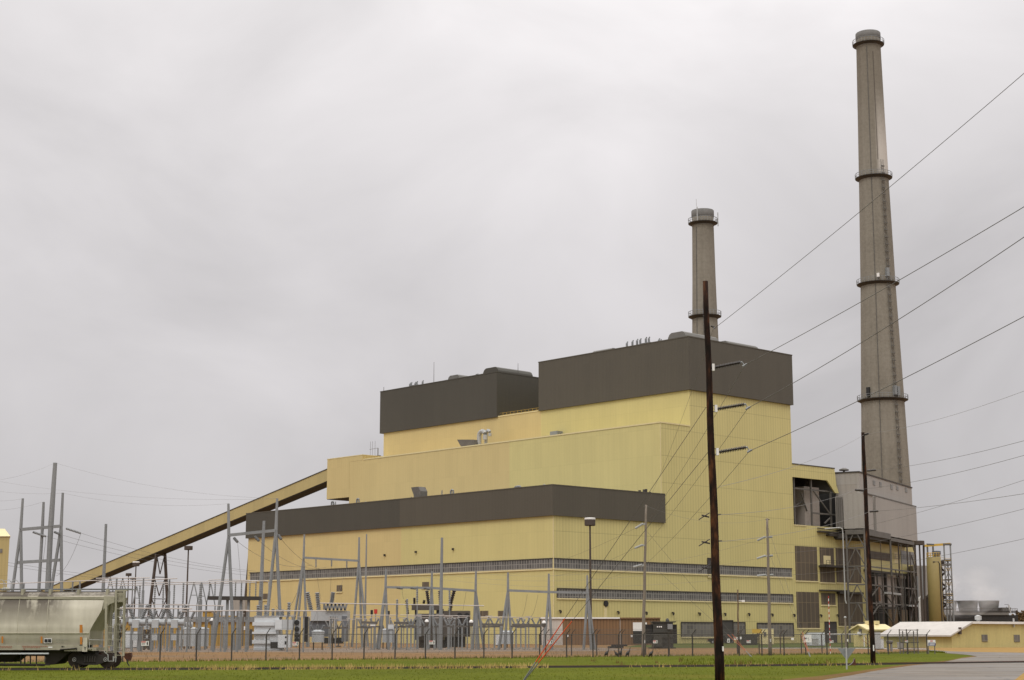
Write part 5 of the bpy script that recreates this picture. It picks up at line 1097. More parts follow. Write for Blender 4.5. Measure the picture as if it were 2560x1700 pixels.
# grey transformer with blue-grey radiators, farther back
Y = 275; t = thing('power_transformer', 'grey transformer with tall ribbed blue grey radiators behind the square tank', 'transformer', (at(820, 1600, Y).x, Y, 0), group='big transformers')
P = lambda px, py: at(px, py, Y)
pbx(MB(), 776, 868, 1527, 1552, .5, 5).build('tank', M_tank, t); pbx(MB(), 770, 822, 1552, 1592, 1, 5).build('tank', M_blue, t)
m = MB(); [pbx(m, 822 + i * 4.2, 825 + i * 4.2, 1540, 1596, 0, .9) for i in range(5)]; m.build('radiator', M_lgalv, t); pbx(MB(), 853, 867, 1540, 1604, .2, 3).build('radiator', M_blue, t); pbx(MB(), 808, 853, 1594, 1609, .5, 4).build('base', M_fan, t)
for p, q in (((778, 1527), (768, 1480)), ((797, 1525), (793, 1481)), ((829, 1508), (833, 1480))): insul(MB(), at(*p, Y + 2), at(*q, Y + 2), .42, 10).build('bushing', M_insg, t)
m = MB()
for i in range(6): x0 = 810 + i * 9.5; m.bar(P(x0, 1509), P(x0 + 5, 1526), .3); m.bar(P(x0 + 9.5, 1509), P(x0 + 5, 1526), .3)
m.build('insulator', M_insg, t)
# green-black transformer in front of the brown shed
Y = Yb(1621.5); t = thing('power_transformer', 'green black transformer with three pale round gauges in front of the brown shed', 'transformer', (at(1655, 1600, Y).x, Y, 0), group='big transformers')
P = lambda px, py: at(px, py, Y)
pbx(MB(), 1634, 1683, 1556, 1620, .3, 3.5).build('tank', M_gtr, t); m = MB(); [pbx(m, 1632, 1684, y, y + 2, .0, .29) for y in (1579, 1592, 1605)]; m.build('stiffener', M_gtr, t)
for px0, px1 in ((1615, 1633), (1681, 1694)):
    m = MB(); n = 6; [pbx(m, px0 + (px1 - px0) * i / n, px0 + (px1 - px0) * (i + .6) / n, 1561, 1609, .6, 3) for i in range(n)]; m.build('radiator', M_fan, t)
pbx(MB(), 1669, 1681, 1560, 1573, -.2, .29).build('control_cabinet', M_galv, t); pbx(MB(), 1634, 1655, 1588, 1616, -.4, .29).build('control_cabinet', M_gtr, t)
for px in (1644, 1649, 1653.5): p = P(px, 1567); MB().tube([(p.x, Y + .15, p.z), (p.x, Y + .29, p.z)], .11, 10).build('gauge', M_white, t)
pbx(MB(), 1630, 1690, 1553.5, 1556, .1, 3.7).build('lid', M_gtr, t); p = P(1671, 1554); MB().lathe((p.x, Y + 1.5, p.z), [(.3, 0), (.25, .3), (.1, .5)], 10).build('pressure_vent', M_gtr, t)
pbx(MB(), 1626, 1690, 1619, 1622, .0, 3.8).build('plinth', M_dsteel, t)
# dark beams stacked on the ground
Y = Yb(1620.5); a, b = at(1520, 1620, Y), at(1574, 1620, Y); t = thing('beam_stack', 'low stack of dark beams lying on the ground in front of the brown shed', 'stack', (a.x, Y, 0))
for i, (o_, k, z) in enumerate(((0, 0, .15), (.3, .35, .15), (0, .7, .15), (.5, .1, .42), (.9, .5, .42))): MB().bar((a.x + o_, Y + k, z), (b.x - 1.2 + o_, Y + k, z), .28).build('beam', M_black, t)
# red and brown tank tops seen over the switches
for px0, px1, pt, pb, mt, lab in ((935, 943, 1523, 1534, M_red, 'small dark red box on a post against the tan wall'), (926, 932, 1525, 1536, M_black, 'small black box on a post next to the dark red one'), (969, 974, 1527, 1537, M_black, 'small black box on a post left of the three-legged frame')):
    a, b = at(px0, pb, 240), at(px1, pt, 240); t = thing('relay_box', lab, 'box', (a.x, 240, 0)); MB().box(a.x, b.x, 240, 240.5, a.z, b.z).build('box_body', mt, t); MB().bar(((a.x + b.x) / 2, 240.25, 0), ((a.x + b.x) / 2, 240.25, a.z), .14).build('post', M_galv, t)
for i, (px, pt, pb, Y) in enumerate(((1018, 1497, 1535, 225), (993, 1498, 1536, 228), (1043, 1465, 1505, 232), (1124, 1470, 1512, 232))):
    m = MB(); a = at(px, pb, Y); insul(m, a, at(px, pt, Y), .16, 9); o = thing('surge_arrester', ['surge arrester beside the cluster of switches near the dark transformer', 'slim surge arrester over the switches left of the dark transformer', 'surge arrester on a post above the dark transformer tank', 'surge arrester on a post in front of the dark transformer fans'][i], 'surge arrester', (a.x, Y, 0)); m.build('insulator', M_insg, o); MB().bar((a.x, Y, 0), a, .16).build('post', M_galv, o)
# white meter domes on the yard lights
for i, (px, py) in enumerate(((530, 1552), (1067, 1555), (1178, 1556), (1360, 1558), (297, 1549))):
    Y = 214 - (22 if px < 300 else 0); p = at(px, py, Y); t = thing('yard_lamp', ['white capped yard lamp in front of the ochre control house', 'white capped yard lamp in front of the dark brown transformer', 'white capped yard lamp by the right leg of the three-legged frame', 'white capped yard lamp against the white end of the shed', 'white capped yard lamp behind the wagon end ladder'][i], 'lamp', (p.x, Y, 0)); MB().lathe(p, [(.27, 0), (.23, .2), (.09, .33)], 10).build('lamp_cap', M_white, t); MB().lathe(p, [(.2, -.5), (.3, -.01)], 10).build('lamp_body', M_steel, t); MB().bar((p.x, Y, 0), (p.x, Y, p.z - .5), .14).build('post', M_galv, t)

# ------------------------------------------------------------------ high-mast lights
def highmast(label, px, pt, pb, wpx, Y, white, lean=1.0):
    p = at(px, pb, Y); r = wpx / 2 / FPX * Y; t = thing('high_mast_light', label, 'mast light', (p.x, Y, 0), group='dark high mast lights'); zt = at(px, pt, Y).z
    MB().tube([(p.x, Y, 0), (p.x, Y, p.z)], [r * .26, r * .16], 10).build('pole', M_bsteel, t); MB().lathe((p.x, Y, 0), [(r * .9, p.z), (r, p.z + .1), (r, zt - .1), (r * .96, zt)], 20).build('lamp_ring', M_bsteel, t)
    if white: MB().lathe((p.x, Y, 0), [(r * 1.02, zt), (r * 1.02, zt + .28), (r * .9, zt + .34)], 20).build('lamp_cap', M_white, t)
highmast('dark high mast light with a white cap in front of the big yellow wall', 1475, 1299, 1314.5, 27, 318, True)
highmast('dark high mast light standing alone under the conveyor slope', 471, 1365, 1375, 21, 400, False)
highmast('dark high mast light with a white cap under the conveyor beside the trestle', 340, 1407, 1415.5, 17, 440, True)
highmast('smaller dark high mast light left of the white capped one under the conveyor', 321.5, 1433, 1440, 14.5, 470, False)
highmast('farthest dark high mast light low beside the trestle pole', 332, 1443.5, 1449, 13, 480, False)
highmast('dark high mast light between the grey casing and the tan silo', 2298.5, 1352, 1362.5, 25, 405, False)
p0 = at(2309, 1363, 406); tag(MB().tube([(at(2309, 1500, 406).x, 406, 0), p0], .26, 8).build('riser_pipe', M_bsteel), 'tall dark pipe right beside the mast light near the tan silo', 'pipe')

# ------------------------------------------------------------------ chain-link fences
def fence(label, p0, p1, step, h, parts_tag, side=1, top=.42):
    """posts with outriggers, a mesh fabric, a top rail and three barbed wires"""
    d = p1 - p0; Lf = d.length; rz = math.atan2(d.y, d.x); t = thing('chain_link_fence', label, 'fence', p0, rz); T = MAT[t.name]
    class FB(MB):
        def build(s, name, mat, parent=t, smooth=False): s.v = [T @ v for v in s.v]; return MB.build(s, name, mat, parent, smooth)
    n = int(Lf / step); FB().quad((0, 0, .05), (Lf, 0, .05), (Lf, 0, h), (0, 0, h)).build('fence_fabric', M_link)
    FB().bar((0, .04, h), (Lf, .04, h), .055).build('top_rail', M_steel)
    m = FB()
    for k in (1, 2, 3): m.bar((0, -side * top * k / 3, h + .04 + top * k / 3), (Lf, -side * top * k / 3, h + .04 + top * k / 3), .012)
    m.build('barbed_wire', M_steel)
    for i in range(n + 1):
        x = i * step; m = FB(); m.bar((x, .06, 0), (x, .06, h + .02), .085); m.bar((x, .06, h), (x + .12, .06 - side * top, h + .04 + top), .05); m.build('post', M_dsteel if i % 5 else M_bsteel)
    return t, p0, d / Lf, Lf
fa, fb = gnd(-330, 1658.5), gnd(2318, 1632.3)
# straight run measured from two posts
q0, q1 = gnd(478, 1653.5), gnd(2058, 1638.0); fd = (q1 - q0).normalized()
def fence_at(px):                                   # point of the fence line seen at picture column px
    n = Vector((-fd.y, fd.x, 0)); p = onplane(px, 1620, q0, n); return Vector((p.x, p.y, 0))
f0, f1 = fence_at(-90), fence_at(2322)
fence('dark chain link fence with barbed wire along the lawn in front of the switchyard', f0, f1, 2.95, 2.05, 'a')
inn = Vector((-fd.y, fd.x, 0)) * 11 + fd * 2
fence('inner chain link fence running behind the turkeys and the signs', fence_at(1500) + inn, fence_at(2290) + inn, 3.1, 2.05, 'b')
g0, g1 = gnd(2324, 1616.5), gnd(2640, 1614.5)
fence('chain link fence in front of the long low building by the road', g0, g1, 3.05, 2.0, 'c')
# gate posts with crossed rails by the blue sign
t = thing('sliding_gate', 'cluster of dark gate posts and mesh panels behind the blue and white sign', 'gate', fence_at(2300))
pg = fence_at(2292) + inn * .25; dg = fd
for i, k in enumerate((0, .5, 1.1, 2.2, 2.8)): MB().bar(pg + dg * k, pg + dg * k + Vector((0, 0, 2.6 - .2 * (i % 2))), .10).build('post', M_steel, t)
m = MB()
for z in (.3, 1.2, 2.5): m.bar(pg + Vector((0, 0, z)), pg + dg * 3.0 + Vector((0, 0, z)), .07)
for i in range(20): m.bar(pg + dg * i * .15 + Vector((0, 0, .1)), pg + dg * i * .15 + Vector((0, 0, 2.3)), .02)
m.build('gate_panel', M_dsteel, t)
# ------------------------------------------------------------------ signs
def text(s, size, loc, rz, mat, parent, name='lettering'):
    cu = bpy.data.curves.new('tmp', 'FONT'); cu.body = s; cu.size = size; cu.align_x = 'CENTER'; cu.align_y = 'CENTER'
    o = bpy.data.objects.new('tmp', cu); C.objects.link(o); me = bpy.data.meshes.new_from_object(o.evaluated_get(bpy.context.evaluated_depsgraph_get()))
    bpy.data.objects.remove(o); Mx = Matrix.Translation(loc) @ Matrix.Rotation(rz, 4, 'Z') @ Matrix.Rotation(math.pi / 2, 4, 'X')
    m = MB(); m.v = [Mx @ v.co for v in me.vertices]; m.f = [tuple(p.vertices) for p in me.polygons]; bpy.data.meshes.remove(me)
    return m.build(name, mat, parent)
frz = math.atan2(fd.y, fd.x)
class SignB(MB):
    def __init__(s, c, rz): MB.__init__(s); s.M = Matrix.Translation(c) @ Matrix.Rotation(rz, 4, 'Z')
    def build(s, name, mat, parent=None, smooth=False): s.v = [s.M @ v for v in s.v]; return MB.build(s, name, mat, parent, smooth)
dlab = ['danger sign on the fence right behind the wagon coupler', 'danger sign on the fence beside the pale grey transformer', 'danger sign on the fence in front of the dark brown transformer', 'danger sign on the fence crossed by the orange guy guards', 'danger sign on the fence before the green black transformer', 'danger sign on the fence left of the dark dumpster and slim pole', 'danger sign on the fence below the pale yellow booth', 'danger sign on the fence under the red and white striped pole', 'danger sign on the fence nearest the gate']
def sign_at(px, py, back=.1): n = Vector((-fd.y, fd.x, 0)); q = onplane(px, py, q0, n); return q - Vector((-fd.y, fd.x, 0)) * back
for i, (px, py, wpx) in enumerate(((361, 1608.5, 17), (737, 1609, 13), (1078.5, 1606, 13.5), (1372.5, 1604.5, 12.5), (1636.5, 1604.5, 10.5), (1838, 1596, 9), (1870, 1604, 9.5), (2077, 1604, 9), (2264.5, 1603, 7))):
    c = sign_at(px, py); rz = frz * .35; w_ = .46; h = .30; sc = c.y * wpx / FPX / .92; w_ = sc * .5; h = w_ * .62
    t = thing('danger_sign', 'white and red ' + dlab[i], 'sign', c, rz, 'danger signs on the fence')
    SignB(c, rz).box(-w_, w_, -.01, .01, -h, h).build('board', M_white, t); SignB(c, rz).box(-w_ * .95, w_ * .2, -.016, -.011, h * .35, h * .92).build('red_panel', M_red, t)
    text('DANGER', h * .42, SignB(c, rz).M @ Vector((-w_ * .37, -.02, h * .62)), rz, M_white, t)
    SignB(c, rz).box(-w_ * .85, w_ * .1, -.016, -.011, -h * .1, h * .05).box(-w_ * .85, w_ * .1, -.016, -.011, -h * .5, -h * .35).build('small_print', M_red if i in (1, 4) else M_dtr, t)
    SignB(c, rz).lathe((w_ * .6, 0, 0), [(.001, 0)], 3) if False else None
    SignB(c, rz).prism([(w_ * .5, -.016, -h * .75), (w_ * .74, -.016, -h * .75), (w_ * .8, -.016, h * .1), (w_ * .7, -.016, h * .75), (w_ * .52, -.016, h * .75), (w_ * .44, -.016, h * .1)], (0, .005, 0)).build('pictogram', M_black, t)
def plainsign(label, px0, px1, y0, y1, name='notice_sign', back=.1, rz=frz * .3, mat=M_white):
    c = sign_at((px0 + px1) / 2, (y0 + y1) / 2, back); k = c.y / FPX; w_ = (px1 - px0) / 2 * k * 1.02; h = (y1 - y0) / 2 * k
    t = thing(name, label, 'sign', c, rz); SignB(c, rz).box(-w_, w_, -.01, .01, -h, h).build('board', mat, t); return t, c, w_, h, rz
plainsign('small blank white sign hung low on the fence near the orange guards', 1976, 1983, 1594.5, 1600)
plainsign('small white notice on the fence just above a danger sign', 1848, 1852, 1592, 1598); t, c, w_, h, rz = plainsign('small white notice with black print near the parked pickup', 1816.5, 1822.5, 1597, 1606); SignB(c, rz).box(-w_ * .7, w_ * .6, -.016, -.011, -h * .6, -h * .1).box(-w_ * .5, w_ * .6, -.016, -.011, h * .1, h * .5).build('print', M_black, t)
t, c, w_, h, rz = plainsign('large white sign with black scrawled lettering on the fence below the brown louvres', 2005.5, 2027, 1587, 1605.5)
m = SignB(c, rz); m.bar((-w_ * .75, -.014, -.05), (-w_ * .62, -.014, h * .3), .05); m.bar((-w_ * .62, -.014, h * .3), (-w_ * .5, -.014, -.05), .05); m.bar((-w_ * .5, -.014, -.05), (-w_ * .3, -.014, h * .2), .05); m.bar((-w_ * .3, -.014, h * .2), (-w_ * .15, -.014, -.02), .05); m.bar((w_ * .1, -.014, 0), (w_ * .4, -.014, h * .15), .03); m.bar((w_ * .2, -.014, -h * .4), (w_ * .45, -.014, -h * .3), .03); m.build('lettering', M_black, t)
t, c, w_, h, rz = plainsign('blue and white company sign with a small red square emblem by the gate', 2308, 2327.5, 1600, 1614.5, back=.6, rz=.1)
SignB(c, rz).box(-w_ * .84, w_, -.016, -.011, -h, -h * .08).build('blue_panel', M_navy, t)
m = SignB(c, rz); m.box(-.12 * 1, .12, -.016, -.011, h * .38, h * .86); m.build('emblem', M_red, t); SignB(c, rz).box(-.05, .05, -.02, -.017, h * .52, h * .72).build('emblem_centre', M_white, t)
SignB(c, rz).box(-w_ * .78, w_ * .8, -.016, -.011, h * .05, h * .18).build('name_line', M_blue, t); m = SignB(c, rz); m.box(-w_ * .55, w_ * .8, -.02, -.017, -h * .45, -h * .25); m.box(-w_ * .6, w_ * .75, -.02, -.017, -h * .8, -h * .6); m.build('small_print', M_white, t)
for s_ in (-.8, .8): p = SignB(c, rz).M @ Vector((s_ * w_, .06, 0)); MB().bar((p.x, p.y, 0), (p.x, p.y, c.z), .08).build('post', M_steel, t)
# back of a yield sign by the track
Y = gnd(2117, 1674).y; t = thing('yield_sign', 'grey back of a triangular yield sign on a post beside the track', 'sign', (at(2117, 1674, Y).x, Y, 0))
P = lambda px, py: at(px, py, Y)
MB().bar((P(2117, 1674).x, Y, 0), P(2115.5, 1618), .085, .06).build('post', M_lgalv, t)
a, b, c = P(2094.5, 1620.5), P(2139, 1620), P(2117.5, 1648.5); MB().prism([a + Vector((0, .05, 0)), b + Vector((0, .05, 0)), b + Vector((-.03, .05, -.06)), c + Vector((.04, .05, 0)), c + Vector((-.04, .05, 0)), a + Vector((.03, .05, -.06))], (0, .012, 0)).build('board', M_galv, t)
# rusty bent flange beside the rail
Y = gnd(2128, 1664).y - .3; P = lambda px, py: at(px, py, Y); m = MB(); m.prism([P(2120, 1664.5), P(2127, 1661), P(2133, 1655), P(2136, 1646), P(2138, 1646), P(2140.5, 1664.5)], (0, .25, 0)); t = thing('rail_stop', 'rust red curved steel stop standing on the rail beside the yield sign', 'rail stop', (P(2130, 1664).x, Y, 0)); m.build('stop_body', M_rust, t)
MB().prism([P(2119, 1663.6), P(2126.6, 1660), P(2132.6, 1654.4), P(2135.2, 1647), P(2136, 1646), P(2133, 1655), P(2127, 1661), P(2120, 1664.5)], (0, -.05, 0)).build('worn_edge', M_hubsteel, t)

# ------------------------------------------------------------------ utility poles
def pole(label, name, pxt, pyt, pxb, pyb, Y, rt, rb, mat, n=14):
    top = at(pxt, pyt, Y); q = at(pxb, pyb, Y); bot = top + (q - top) * (top.z / (top.z - q.z)); t = thing(name, label, 'utility pole', bot, group='wooden power poles')
    m = MB(); k = 14; m.tube([bot + (top - bot) * i / k + Vector((.03 * math.sin(i * 1.3), 0, 0)) * (0 if i in (0, k) else .5) for i in range(k + 1)], [rb + (rt - rb) * i / k for i in range(k + 1)], n); m.build('pole', mat, t, True)
    return t, Y
kY = lambda px, Y: px / FPX * Y
t1, Y1 = pole('big rust streaked dark wooden pole near the camera with three long insulators', 'utility_pole', 1763.5, 703, 1799.5, 1700, 66.5, 6.6 / FPX * 66.5, 12.2 / FPX * 66.5, M_pole, 20)
for (x0, y0, x1, y1, xe, ye) in ((1788, 919, 1852, 906, 1861.5, 913), (1795, 1022, 1861, 1011, 1869.5, 1020), (1798.5, 1130, 1865, 1118.5, 1873.5, 1127.5)):
    a, b, c = at(x0, y0, Y1), at(x1, y1, Y1 - .3), at(xe, ye, Y1 - .35)
    i_ = MB(); insul(i_, a, b, .09, 16, .30); i_ = i_.build('line_insulator', M_insb, t1)
    MB().cbox(at(x0 - 5, y0 - .5, Y1 - .05), .10, .16, .29).build('bracket_plate', M_white, t1); MB().tube([a + (b - a) * -.09, a], .04, 6).tube([b, b + (b - a) * .06], .04, 6).tube([b + (b - a) * .05, c], .022, 5).tube([c + Vector((-.09, 0, -.05)), c + Vector((.1, 0, .05))], .05, 6).build('end_clamp', M_galv, i_)
    a2 = at(x0 - 19, y0 - 8, Y1); MB().bar(a2, a2 + Vector((.18, 0, 0)), .03).bar(a2 + Vector((0, 0, -.25)), a2 + Vector((.18, 0, -.25)), .03).build('bolt', M_steel, t1)
for py in (1291, 1357, 1421):
    a = at(1773 + (py - 1291) * .03, py + 2, Y1); b = at(1747, py + 8, Y1 - .1); c = at(1774, py - 9, Y1); m = MB(); m.bar(a, at(1754, py - 3, Y1), .055); m.bar(c, b, .035); m.tube([a + Vector((-.1, 0, .03)), at(1757, py - 2, Y1)], .04, 6); m.build('line_post', M_insb, t1)
    a = at(1794 + (py - 1291) * .03, py - 4, Y1); MB().bar(a, a + Vector((.14, 0, .02)), .05).build('bolt', M_steel, t1)
a = at(1784, 819, Y1); MB().bar(a, at(1787, 821, Y1 - .3), .04).tube([at(1777, 815, Y1), at(1786, 818, Y1)], .04, 6).build('shield_clamp', M_insb, t1)
p = at(1807.5, 1622, Y1 - .2); MB().cbox(p, .06, .05, .19).build('tag_plate', M_white, t1)
t2, Y2 = pole('second rust streaked wooden pole standing by the track near the road', 'utility_pole', 2157, 1081, 2183, 1660.5, 113.5, 4.3 / FPX * 113.5, 6.6 / FPX * 113.5, M_pole, 16)
for a, b in (((2161, 1087), (2172, 1084)), ((2167, 1177), (2190, 1175)), ((2161, 1227), (2137, 1224.5)), ((2174, 1279), (2196, 1277.5))): insul(MB(), at(*a, Y2), at(*b, Y2 - .1), .085, 8).build('line_insulator', M_insb, t2)
p = at(2184, 1620, Y2 - .2); MB().cbox(p, .08, .05, .4).build('tag_plate', M_white, t2)
t3, Y3 = pole('grey weathered pole with three pairs of davit arms before the brown shed', 'utility_pole', 1615.5, 1262, 1607.5, 1640, 159, 2.6 / FPX * 159, 4.5 / FPX * 159, M_polegrey)
t4, Y4 = pole('grey weathered pole with three pairs of davit arms beside the striped pole', 'utility_pole', 1918, 1296, 1925.5, 1638.5, 163, 2.8 / FPX * 163, 4.6 / FPX * 163, M_polegrey)
for tt_, Yq, xs in ((t3, Y3, ((1614, 1310, 1588, 1321), (1613, 1363, 1586.5, 1370.5), (1611, 1413, 1583, 1418))), (t4, Y4, ((1919, 1343, 1893, 1351.5), (1920, 1390, 1892, 1396.5), (1921, 1438, 1893, 1439.5)))):
    for x0, y0, x1, y1 in xs:
        MB().bar(at(x0, y0, Yq), at(x0 - 13, y0 + 1, Yq), .15).build('davit_arm', M_lgalv, tt_); insul(MB(), at(x0 - 6, y0 - 1, Yq - .1), at(x1, y1, Yq - .1), .12, 8).build('line_insulator', M_lgalv, tt_)
        insul(MB(), at(x0 + 2, y0, Yq), at(x0 + 12, y0 - 1, Yq + .1), .11, 6).build('line_insulator', M_lgalv, tt_) if tt_ is t4 else None
    MB().bar(at(xs[0][0] - 5, xs[0][1] - 45, Yq), at(xs[0][0] + 5, xs[0][1] - 44, Yq), .09).build('top_bracket', M_steel, tt_)
p = at(1611, 1604, Y3 - .25); MB().cbox(p, .12, .05, .3).build('tag_plate', M_white, t3); p = at(1926.5, 1601, Y4 - .25); MB().cbox(p, .12, .05, .3).build('tag_plate', M_white, t4)
t5, Y5 = pole('slim brown pole carrying a white camera between the two grey poles', 'camera_pole', 1844.5, 1474, 1846, 1634, 175, 1.5 / FPX * 175, 2.1 / FPX * 175, M_polebr); t5['group'] = ''
del t5['group']; a = at(1846, 1502, Y5); MB().bar(a, a + Vector((.45, 0, 0)), .06).cbox(a + Vector((.5, 0, -.02)), .32, .22, .2).build('camera', M_white, t5)
Y6 = 176; t6 = thing('striped_pole', 'thin red and white striped pole in front of the dark door', 'marker pole', (at(2073.5, 1600, Y6).x, Y6, 0)); za, zb_ = at(2073, 1490, Y6).z, 0
m, m2 = MB(), MB(); x = at(2073.5, 1560, Y6).x; n = 22
for i in range(n): (m if i % 2 else m2).tube([(x, Y6, za * i / n), (x, Y6, za * (i + 1) / n)], .036, 8)
m.build('red_band', M_red, t6); m2.build('white_band', M_white, t6)
Y7 = 141; o = MB(); o.tube([(at(2115.5, 1640, Y7).x, Y7, 0), at(2113, 1545, Y7)], [.085, .075], 10); t7 = thing('meter_post', 'slim grey brown post topped with a small cap behind the yield sign', 'post', (at(2115.5, 1640, Y7).x, Y7, 0)); o.build('post', M_polegrey, t7); p = at(2113, 1545, Y7); MB().lathe(p, [(.11, 0), (.11, .08), (.05, .14)], 10).build('cap', M_lgalv, t7); p = at(2119, 1601, Y7 - .1); MB().cbox(p, .1, .08, .2).build('meter_box', M_white, t7)
# guy wires with orange guards
def guy(label, top, Yt, gtop, gbot, anchor):
    Ya = gnd(*anchor).y; A = gnd(*anchor); T = at(*top, Yt)
    def on(px, py):
        # point along T-A nearest that row
        lo, hi = 0., 1.
        for _ in range(40):
            k = (lo + hi) / 2; p = T + (A - T) * k; d = p - CAM; fw = d.y * cP + d.z * sP; up = -d.y * sP + d.z * cP
            if 850 - FPX * up / fw < py: lo = k
            else: hi = k
        return T + (A - T) * lo
    t = thing('guy_wire', label, 'guy wire', A, group='guy wires with orange guards'); MB().tube([T, on(*gbot)], .011, 5, False).build('wire', M_wire, t)
    MB().tube([on(*gtop), on(*gbot)], [.022, .026] if A.y < 100 else [.026, .026], 8).build('guard', M_orange if A.y < 100 else M_forange, t); MB().tube([on(*gbot), A], .03, 6).build('anchor_rod', M_galv, t)
guy('upper guy wire of the big pole with the taller orange guard', (1765, 1018), Y1, (1387, 1547), (1331, 1655), (1308, 1702))
guy('lower guy wire of the big pole with the outer orange guard', (1772, 1128), Y1, (1404, 1553), (1332, 1657), (1310, 1702))
for top, Yt, a, b, c, lab in (((1619, 1330), Y3, (1824, 1585), (1869, 1625), (1876, 1641), 'guy wire slanting down from the grey pole with a faded orange guard by the pickup'), ((1616, 1400), Y3, (1841, 1586), (1871, 1628), (1880, 1642), 'guy wire beside the dumpster with a thin orange guard'), ((1922, 1380), Y4, (1985, 1589), (2016, 1629), (2024, 1641), 'guy wire with an orange guard left of the white sign'), ((1921, 1320), Y4, (1996, 1580), (2018, 1630), (2026, 1642), 'guy wire with a longer orange guard touching the white sign'), ((2120, 1400), 170, (2160, 1590), (2190, 1624), (2197, 1634), 'guy wire with an orange guard just left of the second dark pole'), ((2122, 1440), 170, (2154, 1598), (2188, 1626), (2199, 1636), 'guy wire with a faded orange guard low behind the second dark pole')):
    if lab.endswith('dark pole'):
        A = gnd(*c); t = thing('guy_guard', lab.replace('guy wire with', 'slanting rod with'), 'guy wire', A, group='guy wires with orange guards'); MB().tube([at(*a, A.y), at(*b, A.y)], .024, 7).build('guard', M_forange, t); MB().tube([at(*b, A.y), A], .03, 6).build('anchor_rod', M_galv, t)
    else: guy(lab, top, Yt, a, b, c)
# ------------------------------------------------------------------ overhead wires
def wire(label, P, Q, sag, r=.014, mat=None, n=16):
    r *= .72
    pts = [P + (Q - P) * (i / n) - Vector((0, 0, 4 * sag * (i / n) * (1 - i / n))) for i in range(n + 1)]
    tag(MB().tube(pts, r, 5, False).build('power_line', mat or M_wire), label, 'power line', 'overhead power lines')
A_ = at
wire('topmost wire leaving the big pole across the taller chimney', A_(1787, 820, Y1), A_(2600, 149, 44), .12)
wire('wire from the upper long insulator crossing above the brown penthouse', A_(1862, 912.5, Y1 - .35), A_(2600, 493, 44), .10, .017)
wire('wire from the middle long insulator crossing the chimney lower down', A_(1870, 1020, Y1 - .35), A_(2600, 565.5, 44), .18, .017)
wire('wire from the lowest long insulator crossing the chimney near its third platform', A_(1873.5, 1127.5, Y1 - .35), A_(2600, 770, 44), .12, .017)
for a, b, lab in (((1862, 913), (1614, 1311), 'upper wire dropping from the big pole to the grey pole by the shed'), ((1870, 1020), (1613, 1363), 'middle wire dropping from the big pole to the grey pole by the shed'), ((1873.5, 1128), (1611, 1413), 'lowest wire dropping from the big pole to the grey pole by the shed')): wire(lab, A_(*a, Y1 - .35), A_(*b, Y3 - .2), .25, .014)
wire('shield wire from the top of the big pole to the top of the grey pole', A_(1784, 820, Y1), A_(1614, 1266, Y3), .5, .01)
wire('top wire between the two dark poles', A_(1797, 1217, Y1), A_(2160, 1087, Y2), .35, .012, M_pwire)
wire('middle wire between the two dark poles', A_(1799, 1287, Y1), A_(2138, 1225, Y2), .3, .012, M_pwire)
wire('lower wire between the two dark poles', A_(1801, 1354, Y1), A_(2174, 1279, Y2), .3, .012, M_pwire)
wire('faint wire running from the second dark pole past the chimney foot', A_(2172, 1084, Y2), A_(2600, 962.5, 70), .3, .012, M_pwire)
wire('wire leaving the second dark pole just above the grey casing windows', A_(2190, 1175, Y2), A_(2600, 1091, 70), .2)
wire('wire rising from the left arm of the second dark pole', A_(2138, 1224.5, Y2), A_(2600, 1127, 70), .25)
wire('wire leaving the lowest arm of the second dark pole', A_(2196, 1277.5, Y2), A_(2600, 1228, 70), .1)
wire('wire crossing the grey casing and another wire at the frame edge', A_(2000, 1346, Y4), A_(2600, 1187, 80), .4, .013)
wire('long wire passing just above the dark mast light near the silo', A_(1931, 1384, Y4), A_(2600, 1262, 85), .5)
wire('lowest long wire reaching the stair tower top', A_(1932, 1438, Y4), A_(2600, 1338, 85), .5)
wire('pale wire joining the grey poles at their tops', A_(1614, 1264, Y3), A_(1918, 1298, Y4), .9, .01, M_pwire)
for i, (a, b) in enumerate((((1588, 1321), (1270, 1436)), ((1586, 1371), (1371, 1440)), ((1583, 1418), (1469, 1444)))): wire('wire from the %s arm of the grey pole to the switchyard frame' % ('upper', 'middle', 'lower')[i], A_(*a, Y3), A_(*b, Yb(1624.5)), .6, .014)
for i, (a, b) in enumerate((((1893, 1352), (1190, 1432)), ((1892, 1397), (1080, 1432)), ((1893, 1440), (965, 1427)))): wire('long %s wire from the right grey pole across the yellow wall to the frames' % ('upper', 'middle', 'lower')[i], A_(*a, Y4), A_(*b, Yb(1624)), 1.6, .013, M_pwire)
Yl = 215; Ya_ = Yb(1627)
for a, Y_a, b, Y_b, s_, lab in (((139, 1157.5), Yl, (693, 1246), Ya_, 1.0, 'shield wire from the tallest grey pole to the A-shaped legs'), ((137, 1157.5), Yl, (-60, 1206), 180, .5, 'wire leaving the tallest grey pole for the frame edge'), ((-60, 1193), 260, (693, 1247), Ya_ + 4, 1.2, 'faint wire entering from the frame edge above the grey poles'), ((-60, 1219), 260, (157, 1233), Yl, .4, 'faint wire from the frame edge to the grey A-shaped pole top'), ((158, 1233), Yl, (571, 1259), Ya_, .8, 'wire from the grey A-shaped pole top to the tall A-shaped legs'), ((-60, 1246), 190, (57, 1246.5), Yl, .3, 'faint wire from the frame edge to the first grey pole top'), ((-60, 1275), 190, (107, 1255), Yl, .4, 'faint wire sagging from the frame edge to the short grey pole top')): wire(lab, A_(*a, Y_a), A_(*b, Y_b), s_, .014, M_pwire)
